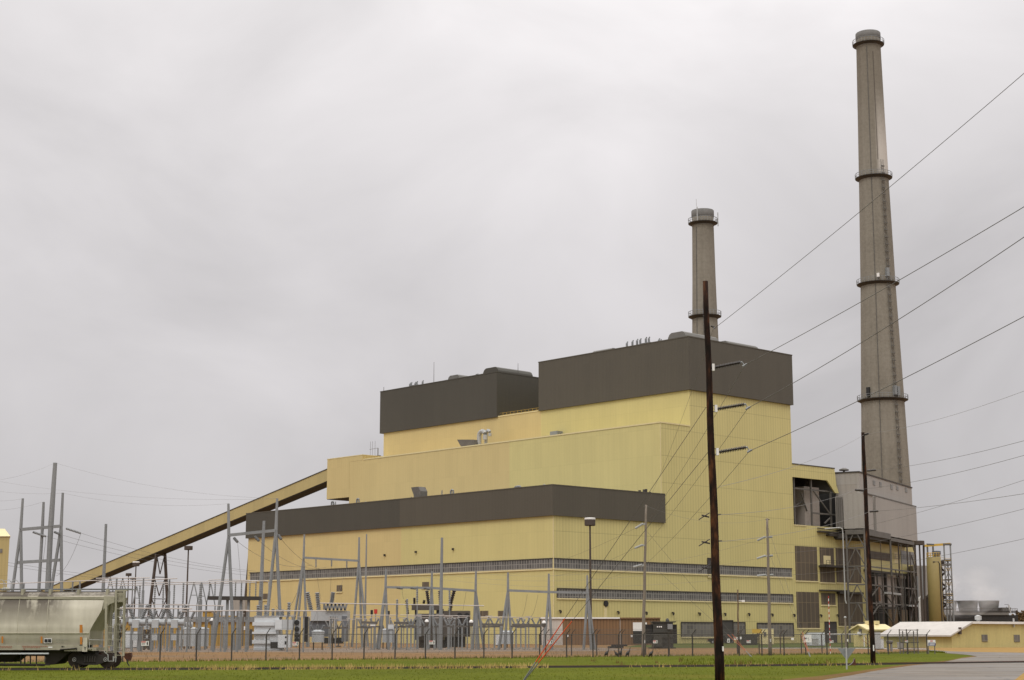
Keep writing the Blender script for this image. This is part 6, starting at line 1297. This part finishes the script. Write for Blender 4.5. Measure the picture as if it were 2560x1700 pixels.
for a, b, Y_b, lab in (((203, 1333), (640, 1428), 250, 'upper of the three conductors running from the grey poles to the big building'), ((150, 1336), (640, 1432), 250, 'middle of the three conductors running from the grey poles to the big building'), ((116, 1341), (640, 1440), 250, 'lower of the three conductors running from the grey poles to the big building'), ((20, 1406), (585, 1459), 260, 'upper of the faint low wires behind the grey poles'), ((20, 1414), (585, 1463), 260, 'lower of the faint low wires behind the grey poles')): wire(lab, A_(*a, Yl), A_(*b, Y_b), .7, .022)
for a, b, lab in (((595, 1355), (780, 1412), 'slack conductor from the left insulator of the A-shaped legs'), ((648, 1352), (815, 1418), 'slack conductor from the middle insulator of the A-shaped legs'), ((703, 1348), (838, 1424), 'slack conductor from the right insulator of the A-shaped legs')): wire(lab, A_(*a, Ya_ - .5), A_(*b, Yb(1617)), 1.4, .03, M_wire)
for a, b, s_, lab, Y_ in (((202, 1334), (140, 1440), 2.2, 'slack jumper hanging from the wire end beside the grey poles', Yl), ((594, 1356), (602, 1450), .0, 'thin jumper dropping from the left insulator of the A-shaped legs', Ya_), ((115, 1342), (108, 1400), .4, 'short jumper hanging between the grey poles', Yl), ((1318, 1486), (1305, 1541), 1.0, 'slack jumper dropping to the switches beside the shed', Yb(1624)), ((1345, 1487), (1328, 1541), 1.0, 'second slack jumper dropping to the switches beside the shed', Yb(1624)), ((790, 1418), (803, 1500), .8, 'jumper dropping from the first hanging insulator', Yb(1617)), ((829, 1416), (826, 1480), .6, 'jumper dropping from the second hanging insulator', Yb(1617)), ((867, 1420), (846, 1486), .0, 'pale jumper slanting down from the third hanging insulator', Yb(1617)), ((742, 1482), (690, 1514), -1.2, 'curved jumper joining the A-shaped frames above the pale transformer', 215), ((800, 1503), (778, 1563), .5, 'pale jumper dropping to the square grey tank', 205), ((793, 1530), (794, 1562), .3, 'short pale jumper above the square grey tank', 205), ((1165, 1480), (1157, 1526), .2, 'twin jumper dropping behind the dark transformer fans', 225), ((1005, 1472), (1010, 1497), .8, 'slack jumper under the frame left of the dark transformer', Yb(1624))):
    if s_ < 0: wire(lab, A_(*a, Y_), A_(*b, Y_), 1.4, .03)
    else: wire(lab, A_(*a, Y_), A_(*b, Y_), s_ * .5, .026, M_pwire if 'pale' in lab else M_wire)

# ------------------------------------------------------------------ covered hopper wagon
Yc_ = gnd(300, 1675.8).y + .75; YN = Yc_ - 1.58
M_car = None
def carmat():
    m, t, b = nodes('weathered_wagon_paint'); v = ocoord(t); sp = N(t, 'ShaderNodeSeparateXYZ'); t.links.new(v, sp.inputs[0])
    st = noise(t, v, 1.7, 5, .6, (1, .3, .12)); bl = noise(t, v, .7, 5, .65); fi = noise(t, v, 5, 3)
    base = ramp(t, math_(t, 'MULTIPLY_ADD', st, .6, math_(t, 'MULTIPLY', bl, .4)), [(.32, (.40, .36, .285)), (.50, (.55, .505, .41)), (.68, (.68, .63, .52))])
    # grime running from the hatches: strong high on the side, away from the end of the wagon
    hz = N(t, 'ShaderNodeMapRange', inp={1: 2.55, 2: 3.95, 3: 0.0, 4: 1.0}); t.links.new(sp.outputs['Z'], hz.inputs[0])
    hx = N(t, 'ShaderNodeMapRange', inp={1: -3.0, 2: -4.4, 3: 0.0, 4: 1.0}); t.links.new(sp.outputs['X'], hx.inputs[0])
    g = math_(t, 'MULTIPLY', math_(t, 'POWER', hz.outputs[0], .7), hx.outputs[0]); g = math_(t, 'MULTIPLY', g, ramp(t, math_(t, 'MULTIPLY_ADD', bl, .5, math_(t, 'MULTIPLY', st, .5)), [(.40, (0, 0, 0)), (.49, (1, 1, 1))]))
    top = N(t, 'ShaderNodeMapRange', inp={1: 4.17, 2: 4.22, 3: 0.0, 4: .95}); t.links.new(sp.outputs['Z'], top.inputs[0])
    g = math_(t, 'MAXIMUM', math_(t, 'MULTIPLY', g, 1.0), math_(t, 'MULTIPLY', top.outputs[0], ramp(t, fi, [(.3, (.55,) * 3), (.7, (1, 1, 1))])))
    col = rgbmix(t, g, base, (.085, .066, .046))
    lo = N(t, 'ShaderNodeMapRange', inp={1: 2.5, 2: 1.3, 3: 0.0, 4: .6}); t.links.new(sp.outputs['Z'], lo.inputs[0]); col = rgbmix(t, lo.outputs[0], col, (.235, .225, .165))
    t.links.new(col, b.inputs['Base Color']); b.inputs['Roughness'].default_value = .55; return m
M_car = carmat(); M_carf = plain('wagon_frame_paint', (.33, .305, .225), .6, .25, 1.2, streak=True); M_card = plain('wagon_black_steel', (.024, .019, .015), .8, .4, 1); M_mark = plain('orange_reflector', (.48, .17, .015), .5, .2, 3)  # bogies and other gear share one near-black steel colour
M_bracket = plain('wagon_bracket_paint', (.50, .46, .36), .6, .15, 2)
P = lambda px, py, Y=YN: at(px, py, Y)
xe = P(312, 1600).x; wag = thing('hopper_wagon', 'grime streaked pale grey covered hopper railway wagon entering at the frame edge', 'railway wagon', (xe, Yc_, 0))
zr_ = lambda py, Y=YN: P(150, py, Y).z
zs0, zs1 = zr_(1625), zr_(1612.5); zeave = zr_(1493)
# side shell: bulged cross-section with a sloping end
prof = [(1.38, zs1), (1.50, zs1 + .35), (1.57, zs1 + .68), (1.60, zs1 + 1.0), (1.60, zs1 + 1.6), (1.56, zs1 + 2.1), (1.47, zs1 + 2.5), (1.40, zeave)]
xend = {0: P(222, 1).x}
def xz(z):   # end profile read from the photograph
    tab = [(zr_(1612), P(222, 1600).x), (zr_(1577), P(224.5, 1577).x), (zr_(1561), P(233, 1561).x), (zr_(1540), P(246, 1540).x), (zr_(1524), P(254.5, 1524).x), (zr_(1497), P(259, 1497).x), (zr_(1490), P(259.5, 1490).x)]
    if z <= tab[0][0]: return tab[0][1]
    for (a, b), (c, d) in zip(tab[:-1], tab[1:]):
        if a <= z <= c: return b + (d - b) * (z - a) / (c - a)
    return tab[-1][1]
XL = xe - 16.2; rows_ = []
for k in range(len(prof) - 1):
    for j in range(4):
        t_ = j / 4; rows_.append((prof[k][0] + (prof[k + 1][0] - prof[k][0]) * t_, prof[k][1] + (prof[k + 1][1] - prof[k][1]) * t_))
rows_.append(prof[-1]); m = MB(); n = len(rows_)
for s_ in (-1, 1):
    vs = []
    for y, z in rows_:
        xr = xz(z); vs += [(XL + (xe - xr), Yc_ + s_ * y, z), (xr, Yc_ + s_ * y, z)]
    m.add(vs, [(2 * i, 2 * i + 1, 2 * i + 3, 2 * i + 2) for i in range(n - 1)])
m.build('side_shell', M_car, wag, True)
for e in (0, 1):
    m = MB()
    for i in range(n - 1):
        (y0, z0), (y1, z1) = rows_[i], rows_[i + 1]; f_ = (lambda z: xz(z)) if e else (lambda z: XL + (xe - xz(z)))
        m.quad((f_(z0), Yc_ - y0, z0), (f_(z0), Yc_ + y0, z0), (f_(z1), Yc_ + y1, z1), (f_(z1), Yc_ - y1, z1))
    m.build('slope_sheet', M_carf, wag)
m = MB(); zt_ = zr_(1477, Yc_); n = 12; pr = [(1.42 * math.cos(math.pi * i / n), zeave + .02 + (zt_ - zeave - .05) * math.sin(math.pi * i / n) ** .7) for i in range(n + 1)]; m.prism([(XL + .6, Yc_ + y, z) for y, z in pr], (P(285, 1490).x - XL - .6, 0, 0)); m.build('roof', M_car, wag)
MB().box(XL + .3, P(287, 1490).x, YN + .08, YN + .24, zr_(1497.5), zr_(1491.5)).box(XL + .3, P(287, 1490).x, Yc_ + 1.34, Yc_ + 1.5, zr_(1497.5), zr_(1491.5)).build('top_chord', M_carf, wag)
m = MB(); m.box(XL, P(319, 1475).x, Yc_ - .95, Yc_ - .35, zt_ + .06, zt_ + .10); m.box(XL, P(319, 1475).x, Yc_ + .35, Yc_ + .95, zt_ + .06, zt_ + .10)
m.build('running_board', M_galv, wag)
for px in (53, 122, 193, 265): x = P(px, 1480).x; MB().box(x - .07, x + .07, YN + .2, YN + .62, zr_(1492), zt_ + .05).build('roof_bracket', M_carf, wag)
for i in range(9): MB().lathe((P(-20, 1470).x + .3 - i * 1.6, Yc_, zt_), [(.26, 0), (.26, .12), (.1, .2)], 12).build('roof_hatch', M_carf, wag)
m = MB()
for px in (-24, -6, 12): x = P(px, 1475).x; m.tube([(x, Yc_ - .5, zt_ + .1), (x, Yc_ - .5, zt_ + .55), (x + .3, Yc_ - .5, zt_ + .62), (x + .5, Yc_ - .5, zt_ + .4), (x + .5, Yc_ - .5, zt_ + .1)], .02, 5)
m.build('hatch_rail', M_lgalv, wag)
# sill, end frame and shear plate
MB().box(XL + .2, P(272, 1).x, YN - .02, YN + .35, zs0, zs1 + .02).box(XL + .2, P(272, 1).x, Yc_ + 1.2, Yc_ + 1.58, zs0, zs1 + .02).build('side_sill', M_carf, wag)
MB().box(P(238, 1).x, P(283, 1).x, YN - .05, YN + .1, zr_(1628), zr_(1614)).box(P(283, 1).x, P(311, 1).x, Yc_ - 1.45, Yc_ + 1.45, zr_(1627), zr_(1619)).box(P(262, 1).x, P(300, 1).x, YN, Yc_ + 1.5, zr_(1624), zr_(1621)).build('end_sill', M_carf, wag)
MB().prism([P(206.5, 1629), P(209, 1594), P(219, 1594), P(218.5, 1629)], (0, -.10, 0)).build('jacking_bracket', M_bracket, wag)
text('Y', .30, P(212.5, 1621.5, YN - .13), 0, M_black, wag)
MB().prism([P(259.5, 1490), P(286, 1491), P(286, 1506), P(275, 1510), P(262, 1521), P(258, 1524)], (0, .05, 0)).build('end_gusset', M_carf, wag)
MB().prism([P(259.5, 1490) + Vector((0, 3, 0)), P(286, 1491) + Vector((0, 3, 0)), P(286, 1506) + Vector((0, 3, 0)), P(262, 1521) + Vector((0, 3, 0))], (0, .05, 0)).build('end_gusset', M_carf, wag)
MB().bar(P(265.5, 1508), P(264, 1628), .11).bar(P(265.5, 1508) + Vector((0, 3, 0)), P(264, 1628) + Vector((0, 3, 0)), .11).bar(P(275, 1510, Yc_ - .6), P(272, 1616, Yc_ - .6), .14).bar(P(278, 1508, Yc_ + .6), P(276, 1616, Yc_ + .6), .14).build('end_post', M_carf, wag)
def ladder(pxa, pxb, pt, pb, Yl_, nr, name='ladder'):
    m = MB(); m.bar(P(pxa, pt, Yl_), P(pxa - 1, pb, Yl_), .055); m.bar(P(pxb, pt, Yl_), P(pxb - 1, pb, Yl_), .055)
    for i in range(nr): y = pt + 6 + (pb - pt - 8) * i / (nr - 1); m.bar(P(pxa - .5, y, Yl_), P(pxb - .5, y, Yl_), .035)
    m.build(name, M_carf, wag)
ladder(268, 286, 1560, 1632, YN - .06, 5); ladder(290, 310, 1477, 1640, YN + .1, 9); ladder(294, 313, 1480, 1628, Yc_ + 1.3, 8)
MB().bar(P(290, 1478, YN + .1), P(289, 1645, YN + .1), .10).bar(P(311, 1478, YN + .3), P(308, 1640, YN + .3), .12).bar(P(288, 1477, YN + .3), P(318, 1476, YN + .3), .08).bar(P(289, 1495, YN + .3), P(310, 1494, YN + .3), .1, .5).build('corner_post', M_carf, wag)
m = MB(); m.bar(P(223, 1599), P(264, 1600), .03); m.bar(P(224, 1605), P(223, 1623), .03); m.tube([P(260, 1629), P(270, 1637), P(270.5, 1653), P(283, 1653), P(283, 1640)], .03, 5, False); m.tube([P(284, 1653, YN - .1), P(285, 1643, YN - .1), P(290, 1642, YN - .1), P(289, 1655, YN - .1)], .025, 5); m.build('grab_iron', M_lgalv, wag)
wh = MB(); c = P(302, 1580, Yc_ - .4); wh.tube([c + Vector((.0, .3 * math.cos(2 * math.pi * i / 16), .3 * math.sin(2 * math.pi * i / 16))) for i in range(17)], .025, 5); wh.bar(c + Vector((0, -.3, 0)), c + Vector((0, .3, 0)), .03); wh.bar(c, P(298, 1605, Yc_ - .4), .05); wh.build('brake_wheel', M_card, wag)
MB().box(P(296, 1).x, P(306, 1).x, Yc_ - .5, Yc_ + .5, zr_(1500), zr_(1488)).build('end_platform', M_card, wag)
# coupler
MB().box(P(296, 1).x, P(312, 1).x, Yc_ - .18, Yc_ + .18, zr_(1640, Yc_), zr_(1632, Yc_)).prism([P(306, 1634, Yc_ - .2), P(327, 1632, Yc_ - .2), P(327.5, 1640, Yc_ - .2), P(323, 1652, Yc_ - .2), P(316, 1651, Yc_ - .2), P(310, 1643, Yc_ - .2)], (0, .4, 0)).build('coupler', M_rust, wag)
MB().tube([P(317, 1648, Yc_ - .3), P(318.5, 1657, Yc_ - .3), P(323.5, 1666, Yc_ - .3)], [.035, .04, .03], 6).build('brake_hose', M_black, wag)
# hopper bottoms between the trucks
m = MB()
for a, b, c, d in ((-60, 52, -35, 30), (104, 171, 122, 132)):
    m.hexa([P(c, 1655, YN + .8), P(d, 1655, YN + .8), P(d, 1655, YN + .8) + Vector((0, 1.5, 0)), P(c, 1655, YN + .8) + Vector((0, 1.5, 0)), P(a, 1627, YN + .2), P(b, 1627, YN + .2), P(b, 1627, YN + .2) + Vector((0, 2.6, 0)), P(a, 1627, YN + .2) + Vector((0, 2.6, 0))])
    m = m
m.build('discharge_hopper', M_card, wag)
m = MB(); m.hexa([P(112, 1663, YN + .5), P(139, 1660, YN + .5), P(139, 1660, YN + .5) + Vector((0, 2, 0)), P(112, 1663, YN + .5) + Vector((0, 2, 0)), P(118, 1627, YN + .3), P(178, 1627, YN + .3), P(178, 1627, YN + .3) + Vector((0, 2.4, 0)), P(118, 1627, YN + .3) + Vector((0, 2.4, 0))]); m.build('outlet_gate', M_card, wag)
m = MB(); m.bar(P(-60, 1634, YN + .1), P(122, 1633.5, YN + .1), .08); m.build('air_pipe', M_ltank, wag)
m = MB(); m.bar(P(-60, 1660, YN + .4), P(125, 1661.5, YN + .4), .1); m.bar(P(-60, 1663.5, YN + .5), P(112, 1664, YN + .5), .06)
for px in (52, 62, 76, 91): m.bar(P(px, 1634, YN + .4), P(px, 1662, YN + .4), .06)
m.build('brake_rigging', M_card, wag)
MB().box(XL + 1, P(300, 1).x, Yc_ - .25, Yc_ + .25, zs0 - .35, zs0).build('centre_sill', M_card, wag)
M_wheel = plain('rusty_wheel_steel', (.040, .024, .016), .6, .4, 3)
# trucks
def truck(xc):
    tr = MB(); rw = .46; zc = .15 + rw
    for s_ in (-1, 1):
        y = Yc_ + s_ * 1.05
        tr.prism([(xc - 1.0, y - .09, zc - .08), (xc - 1.0, y - .09, zc + .14), (xc - .40, y - .09, zc + .30), (xc + .40, y - .09, zc + .30), (xc + 1.0, y - .09, zc + .14), (xc + 1.0, y - .09, zc - .08), (xc + .40, y - .09, zc - .30), (xc - .40, y - .09, zc - .30)], (0, .18, 0))
    tr.box(xc - .25, xc + .25, Yc_ - 1.0, Yc_ + 1.0, zc + .1, zc + .45); bg_ = tr.build('bogie', M_card, wag)
    for s_ in (-1, 1):
        for k in range(5): x = xc - .28 + k * .14; MB().tube([(x, Yc_ + s_ * 1.15, zc - .14), (x, Yc_ + s_ * 1.15, zc + .2)], .06, 8).build('spring', M_dsteel, bg_)
    for dx in (-.885, .885):
        for s_ in (-1, 1):
            y = Yc_ + s_ * .76; w = MB(); w.tube([(xc + dx, y + s_ * .06, zc), (xc + dx, y - s_ * .06, zc)], [rw, rw], 28); w.tube([(xc + dx, y - s_ * .061, zc), (xc + dx, y - s_ * .10, zc)], [rw + .03, rw + .02], 28); o = w.build('wheel', M_wheel, wag)
            MB().tube([(xc + dx, y + s_ * .061, zc), (xc + dx, Yc_ + s_ * 1.18, zc)], [.13, .12], 14).build('axle_cap', M_card, o)
            q = MB(); q.tube([(xc + dx + .10 * math.cos(2 * math.pi * i / 12), Yc_ + s_ * 1.185, zc + .10 * math.sin(2 * math.pi * i / 12)) for i in range(13)], .022, 5); q.tube([(xc + dx, Yc_ + s_ * 1.17, zc), (xc + dx, Yc_ + s_ * 1.20, zc)], .04, 8); q.build('bearing_ring', M_hubsteel, o)
truck((P(180.5, 1656).x + P(259, 1656).x) / 2); truck(XL + (xe - (P(180.5, 1656).x + P(259, 1656).x) / 2))
# markings
m_ = lambda name, mat, *r: [MB().quad(*[Vector((p.x, YN - .035 + .0 * i, p.z)) for i, p in enumerate((P(a, d), P(b, d), P(b, c), P(a, c)))]).build(name, mat, wag) for a, b, c, d in r]
m_('reflector_strip', M_mark, (199.5, 206.5, 1562, 1582), (200.5, 206, 1592, 1611), (102, 106.5, 1591, 1608), (4, 8.5, 1591, 1608))
m_('plate', M_white, (110, 130, 1596, 1607.5)); [MB().quad(*[Vector((p.x, YN - .05, p.z)) for p in (P(a, 1606), P(b, 1606), P(b, 1597.5), P(a, 1597.5))]).build('plate_panel', M_black, wag) for a, b in ((111.5, 119.5), (120.5, 128.5))]
red_p = plain('faded_red_print', (.33, .14, .09), .7, .3, 5)
def dashes(px0, px1, py, h, k, mat, name):
    m = MB(); x = px0; random.seed(int(px0 * 7 + py))
    while x < px1: w_ = random.uniform(2, 6); m.quad(*[Vector((p.x, YN - .04, p.z)) for p in (P(x, py + h), P(min(x + w_, px1), py + h), P(min(x + w_, px1), py), P(x, py))]); x += w_ + random.uniform(.8, 2.0)
    m.build(name, mat, wag)
dashes(56, 120, 1614.8, 1.9, 1, red_p, 'stencil_print'); dashes(58, 100, 1618, 1.9, 1, red_p, 'stencil_print'); dashes(-20, 32, 1615.3, 1.7, 1, red_p, 'stencil_print'); dashes(-20, 30, 1618.3, 1.7, 1, red_p, 'stencil_print'); dashes(60, 64, 1621, 4, 1, red_p, 'stencil_print')
faint = plain('faint_stencil', (.20, .20, .16), .7, .2, 5); dashes(140, 171, 1599, 1.7, 1, faint, 'stencil_print'); dashes(141, 160, 1605, 1.4, 1, faint, 'stencil_print')
m_('stencil_plate', M_white, (121, 131.5, 1616.5, 1620)); dashes(154, 166, 1615, 3, 1, M_black, 'stencil_print')
m = MB(); m.bar(P(143, 1611.6, YN - .05) - Vector((8, 0, 0)) + Vector((0, 0, 1.62)), P(223, 1611.6, YN - .05) + Vector((0, 0, 1.62)), .01) if False else None
MB().box(XL + 2.5, P(222, 1582).x, YN - .035, YN + .1, zr_(1583.5), zr_(1582)).build('weld_seam', M_bracket, wag)
m = MB()
for px in (45, 118):
    x = P(px, 1550).x; m.tube([(x, Yc_ - y - .005, z) for y, z in prof], .018, 5)
m.build('weld_seam', M_bracket, wag)
MB().tube([P(150, 1624, YN - .1), P(186, 1621.5, YN - .1), P(191, 1620, YN - .1), P(191, 1625, YN - .1)], .04, 6).build('release_rod', M_card, wag)

# ------------------------------------------------------------------ vehicles and yard furniture
def pickup(label, px0, px1, pb, mat, heading=1, group='parked pickups'):
    g0, g1 = gnd(px0, pb), gnd(px1, pb); Y = g0.y; x0 = at(px0, pb, Y).x; Ln_ = 5.6; t = thing('pickup_truck', label, 'pickup', (x0, Y, 0), group=group)
    def X(u): return x0 + (u if heading > 0 else Ln_ - u)
    def body(pts, y0, y1, name, mt, parent): return MB().prism([(X(a), Y + y0, z) for a, z in pts], (0, y1 - y0, 0)).build(name, mt, parent)
    b = body([(0, .5), (0, 1.08), (.05, 1.12), (2.05, 1.12), (2.1, 1.1), (4.2, 1.1), (5.3, 1.02), (5.55, .9), (5.6, .5), (5.1, .38), (.5, .38)], .05, 1.9, 'body', mat, t)
    body([(2.1, 1.101), (2.2, 1.72), (2.45, 1.84), (3.5, 1.84), (3.75, 1.74), (4.3, 1.12)], .14, 1.81, 'cab', mat, t)
    for y in (.12, 1.813): body([(2.3, 1.18), (2.38, 1.66), (3.0, 1.72), (3.0, 1.18)], y, y + .015, 'window', M_glass, t); body([(3.08, 1.18), (3.08, 1.72), (3.55, 1.70), (3.95, 1.18)], y, y + .015, 'window', M_glass, t)
    body([(3.79, 1.72), (4.27, 1.15), (4.30, 1.17), (3.82, 1.74)], .22, 1.73, 'windscreen', M_glass, t)
    for u in (1.0, 4.45):
        for y, s_ in ((.03, 1), (1.92, -1)): w = MB().tube([(X(u), Y + y, .38), (X(u), Y + y + s_ * .24, .38)], .38, 18).build('wheel', M_tyre, t); MB().tube([(X(u), Y + y - s_ * .012, .38), (X(u), Y + y + s_ * .01, .38)], .21, 12).build('rim', M_hubsteel, w)
    for y in (.15, 1.55): MB().box(min(X(5.56), X(5.61)), max(X(5.56), X(5.61)), Y + y, Y + y + .28, .72, .9).build('headlight', M_white, t)
    for y in (.08, 1.7): MB().box(min(X(-.02), X(.01)), max(X(-.02), X(.01)), Y + y, Y + y + .16, .75, 1.05).build('tail_light', M_red, t)
    MB().box(min(X(5.5), X(5.7)), max(X(5.5), X(5.7)), Y + .05, Y + 1.9, .4, .58).build('bumper', M_galv, t); MB().box(min(X(-.1), X(.0)), max(X(-.1), X(.0)), Y + .1, Y + 1.85, .42, .58).build('bumper', M_galv, t)
    return t, Y, X
M_dcar = plain('dark_vehicle_paint', (.018, .02, .021), .25, .2, 1); pickup('dark pickup truck parked behind the fence partly hidden by the big pole', 1771, 1845, 1609, M_dcar)
t, Y, X = pickup('white pickup truck seen between the switchyard frames', 1205, 1232, 1601.5, M_white, -1)
px_cab('dumpster', 'dark dumpster parked behind the fence right of the dark pickup', 'dumpster', 1853, 1894, 1586, 1608, M_gtr, Y=330, depth=2.2)
t = px_cab('booth', 'small pale yellow booth with a bright yellow side panel beside the grid window', 'booth', 1905, 1934, 1572, 1608, M_trim, Y=338, depth=3); Y = 338
a, b = at(1881, 1583, Y), at(1905, 1572.5, Y); MB().box(a.x, b.x - .05, Y + .2, Y + .5, a.z, b.z).build('side_panel', M_yel, t); a, b = at(1909, 1590, Y), at(1915, 1580, Y); MB().box(a.x, b.x, Y - .25, Y - .05, a.z, b.z).build('meter_box', M_steel, t); MB().box(at(1882, 1583, Y).x, at(1884, 1583, Y).x, Y + .25, Y + .45, 0, at(1883, 1583, Y).z).build('panel_post', M_steel, t)
for i, (a, b, pt, pb, mt, Y, lab, cat, nm) in enumerate(((2022, 2062, 1581.5, 1607, M_ltank, 300, 'pale grey job trailer parked behind the fence by the dark door', 'trailer', 'job_trailer'), (2033, 2046, 1598, 1607, M_lgalv, 292, 'pair of light crates stacked low in front of the job trailer', 'crate', 'crate_stack'), (2189, 2201, 1581, 1618, M_tank, 228, 'tall grey electrical cabinet between the second dark pole and the small house', 'cabinet', 'electrical_cabinet'), (2202, 2209, 1598, 1617, M_ltank, 232, 'short pale cabinet beside the tall grey electrical cabinet', 'cabinet', 'electrical_cabinet'), (2220, 2232, 1603, 1610, M_steel, 205, 'grey utility box on a leg near the gate', 'box', 'utility_box'), (2247, 2257, 1607, 1617, M_greysid, 240, 'grey bin standing at the foot of the low building wall', 'bin', 'waste_bin'))):
    px_cab(nm, lab, cat, a, b, pt, pb, mt, Y=Y, depth=1.0 if cat != 'trailer' else 2.4, legs=.9 if nm == 'utility_box' else 0)
p = gnd(2229, 1621); tag(MB().tube([(p.x, p.y, 0), (p.x, p.y, 1.1)], .13, 10).build('bollard', M_lgalv), 'short white bollard near the gate', 'bollard', 'bollards'); p = gnd(2223, 1622); tag(MB().tube([(p.x, p.y, 0), (p.x, p.y, 1.0)], .13, 10).build('bollard', M_yel), 'short yellow bollard beside the grey utility box', 'bollard', 'bollards')
# ------------------------------------------------------------------ wild turkeys at the foot of the fence
M_turk = plain('dark_bronze_feathers', (.022, .016, .012), .5, .5, 8); M_thead = plain('pale_turkey_skin', (.12, .065, .055), .6, .2, 8)
def turkey(label, px, pb, face, tall=1.0, tuck=0.0):
    g = gnd(px, pb); s_ = .74 * tall; t = thing('turkey', label, 'turkey', g, group='wild turkeys by the fence')
    m = MB(); U = lambda x, z: g + Vector((x * s_ * face, 0, z * s_))
    hx = .24 - tuck * .06; hz = 1.10 - tuck * .24
    pts = [U(-.34, .04), U(-.27, .16), U(-.19, .30), U(-.09, .43), U(.02, .55), U(.10, .65), U(.17, .75), U(.21, .86), U(hx - .02, hz - .10), U(hx, hz - .02), U(hx + .06, hz + .01), U(hx + .13, hz - .04)]
    rs = [.05, .085, .145, .19, .185, .125, .075, .05, .038, .048, .042, .012]
    m.tube(pts, [r * s_ for r in rs], 10); m.tube([U(-.02, .38), U(.0, .22), U(.02, .03)], [.07 * s_, .035 * s_, .022 * s_], 6); v0 = len(m.v)
    m.tube([U(.08, .40) + Vector((0, .1, 0)), U(.10, .22) + Vector((0, .1, 0)), U(.07, .03) + Vector((0, .1, 0))], [.07 * s_, .035 * s_, .022 * s_], 6)
    for yy, xx in ((0, .02), (.1, .07)):
        for d in (-.07, 0, .07): m.bar(U(xx, .02) + Vector((0, yy, 0)), U(xx + .12, .01) + Vector((0, yy + d * s_, 0)), .016)
    m.build('turkey_body', M_turk, t, True)
    w = MB(); w.tube([U(-.22, .26) + Vector((0, -.12 * s_, 0)), U(-.08, .44) + Vector((0, -.17 * s_, 0)), U(.07, .60) + Vector((0, -.13 * s_, 0))], [.03 * s_, .10 * s_, .05 * s_], 8); w.build('wing', M_turk, t, True)
    h = MB(); h.tube([U(hx - .03, hz - .08), U(hx, hz - .015), U(hx + .05, hz + .008)], [.043 * s_, .054 * s_, .045 * s_], 8); h.build('head_skin', M_thead, t, True)
turkey('turkey with raised neck farthest left of the flock by the fence', 1517.5, 1642.2, 1, 1.0)
turkey('hunched turkey with its neck drawn in, next to the leftmost one', 1540, 1642.0, -1, .85, .8)
turkey('turkey standing upright in the middle of the flock by the fence', 1550.5, 1642.0, 1, 1.0)
turkey('turkey just left of the grey pole by the fence', 1570.5, 1642.2, 1, 1.02)
turkey('turkey alone to the right of the grey pole by the fence', 1628.5, 1643.5, 1, .98)
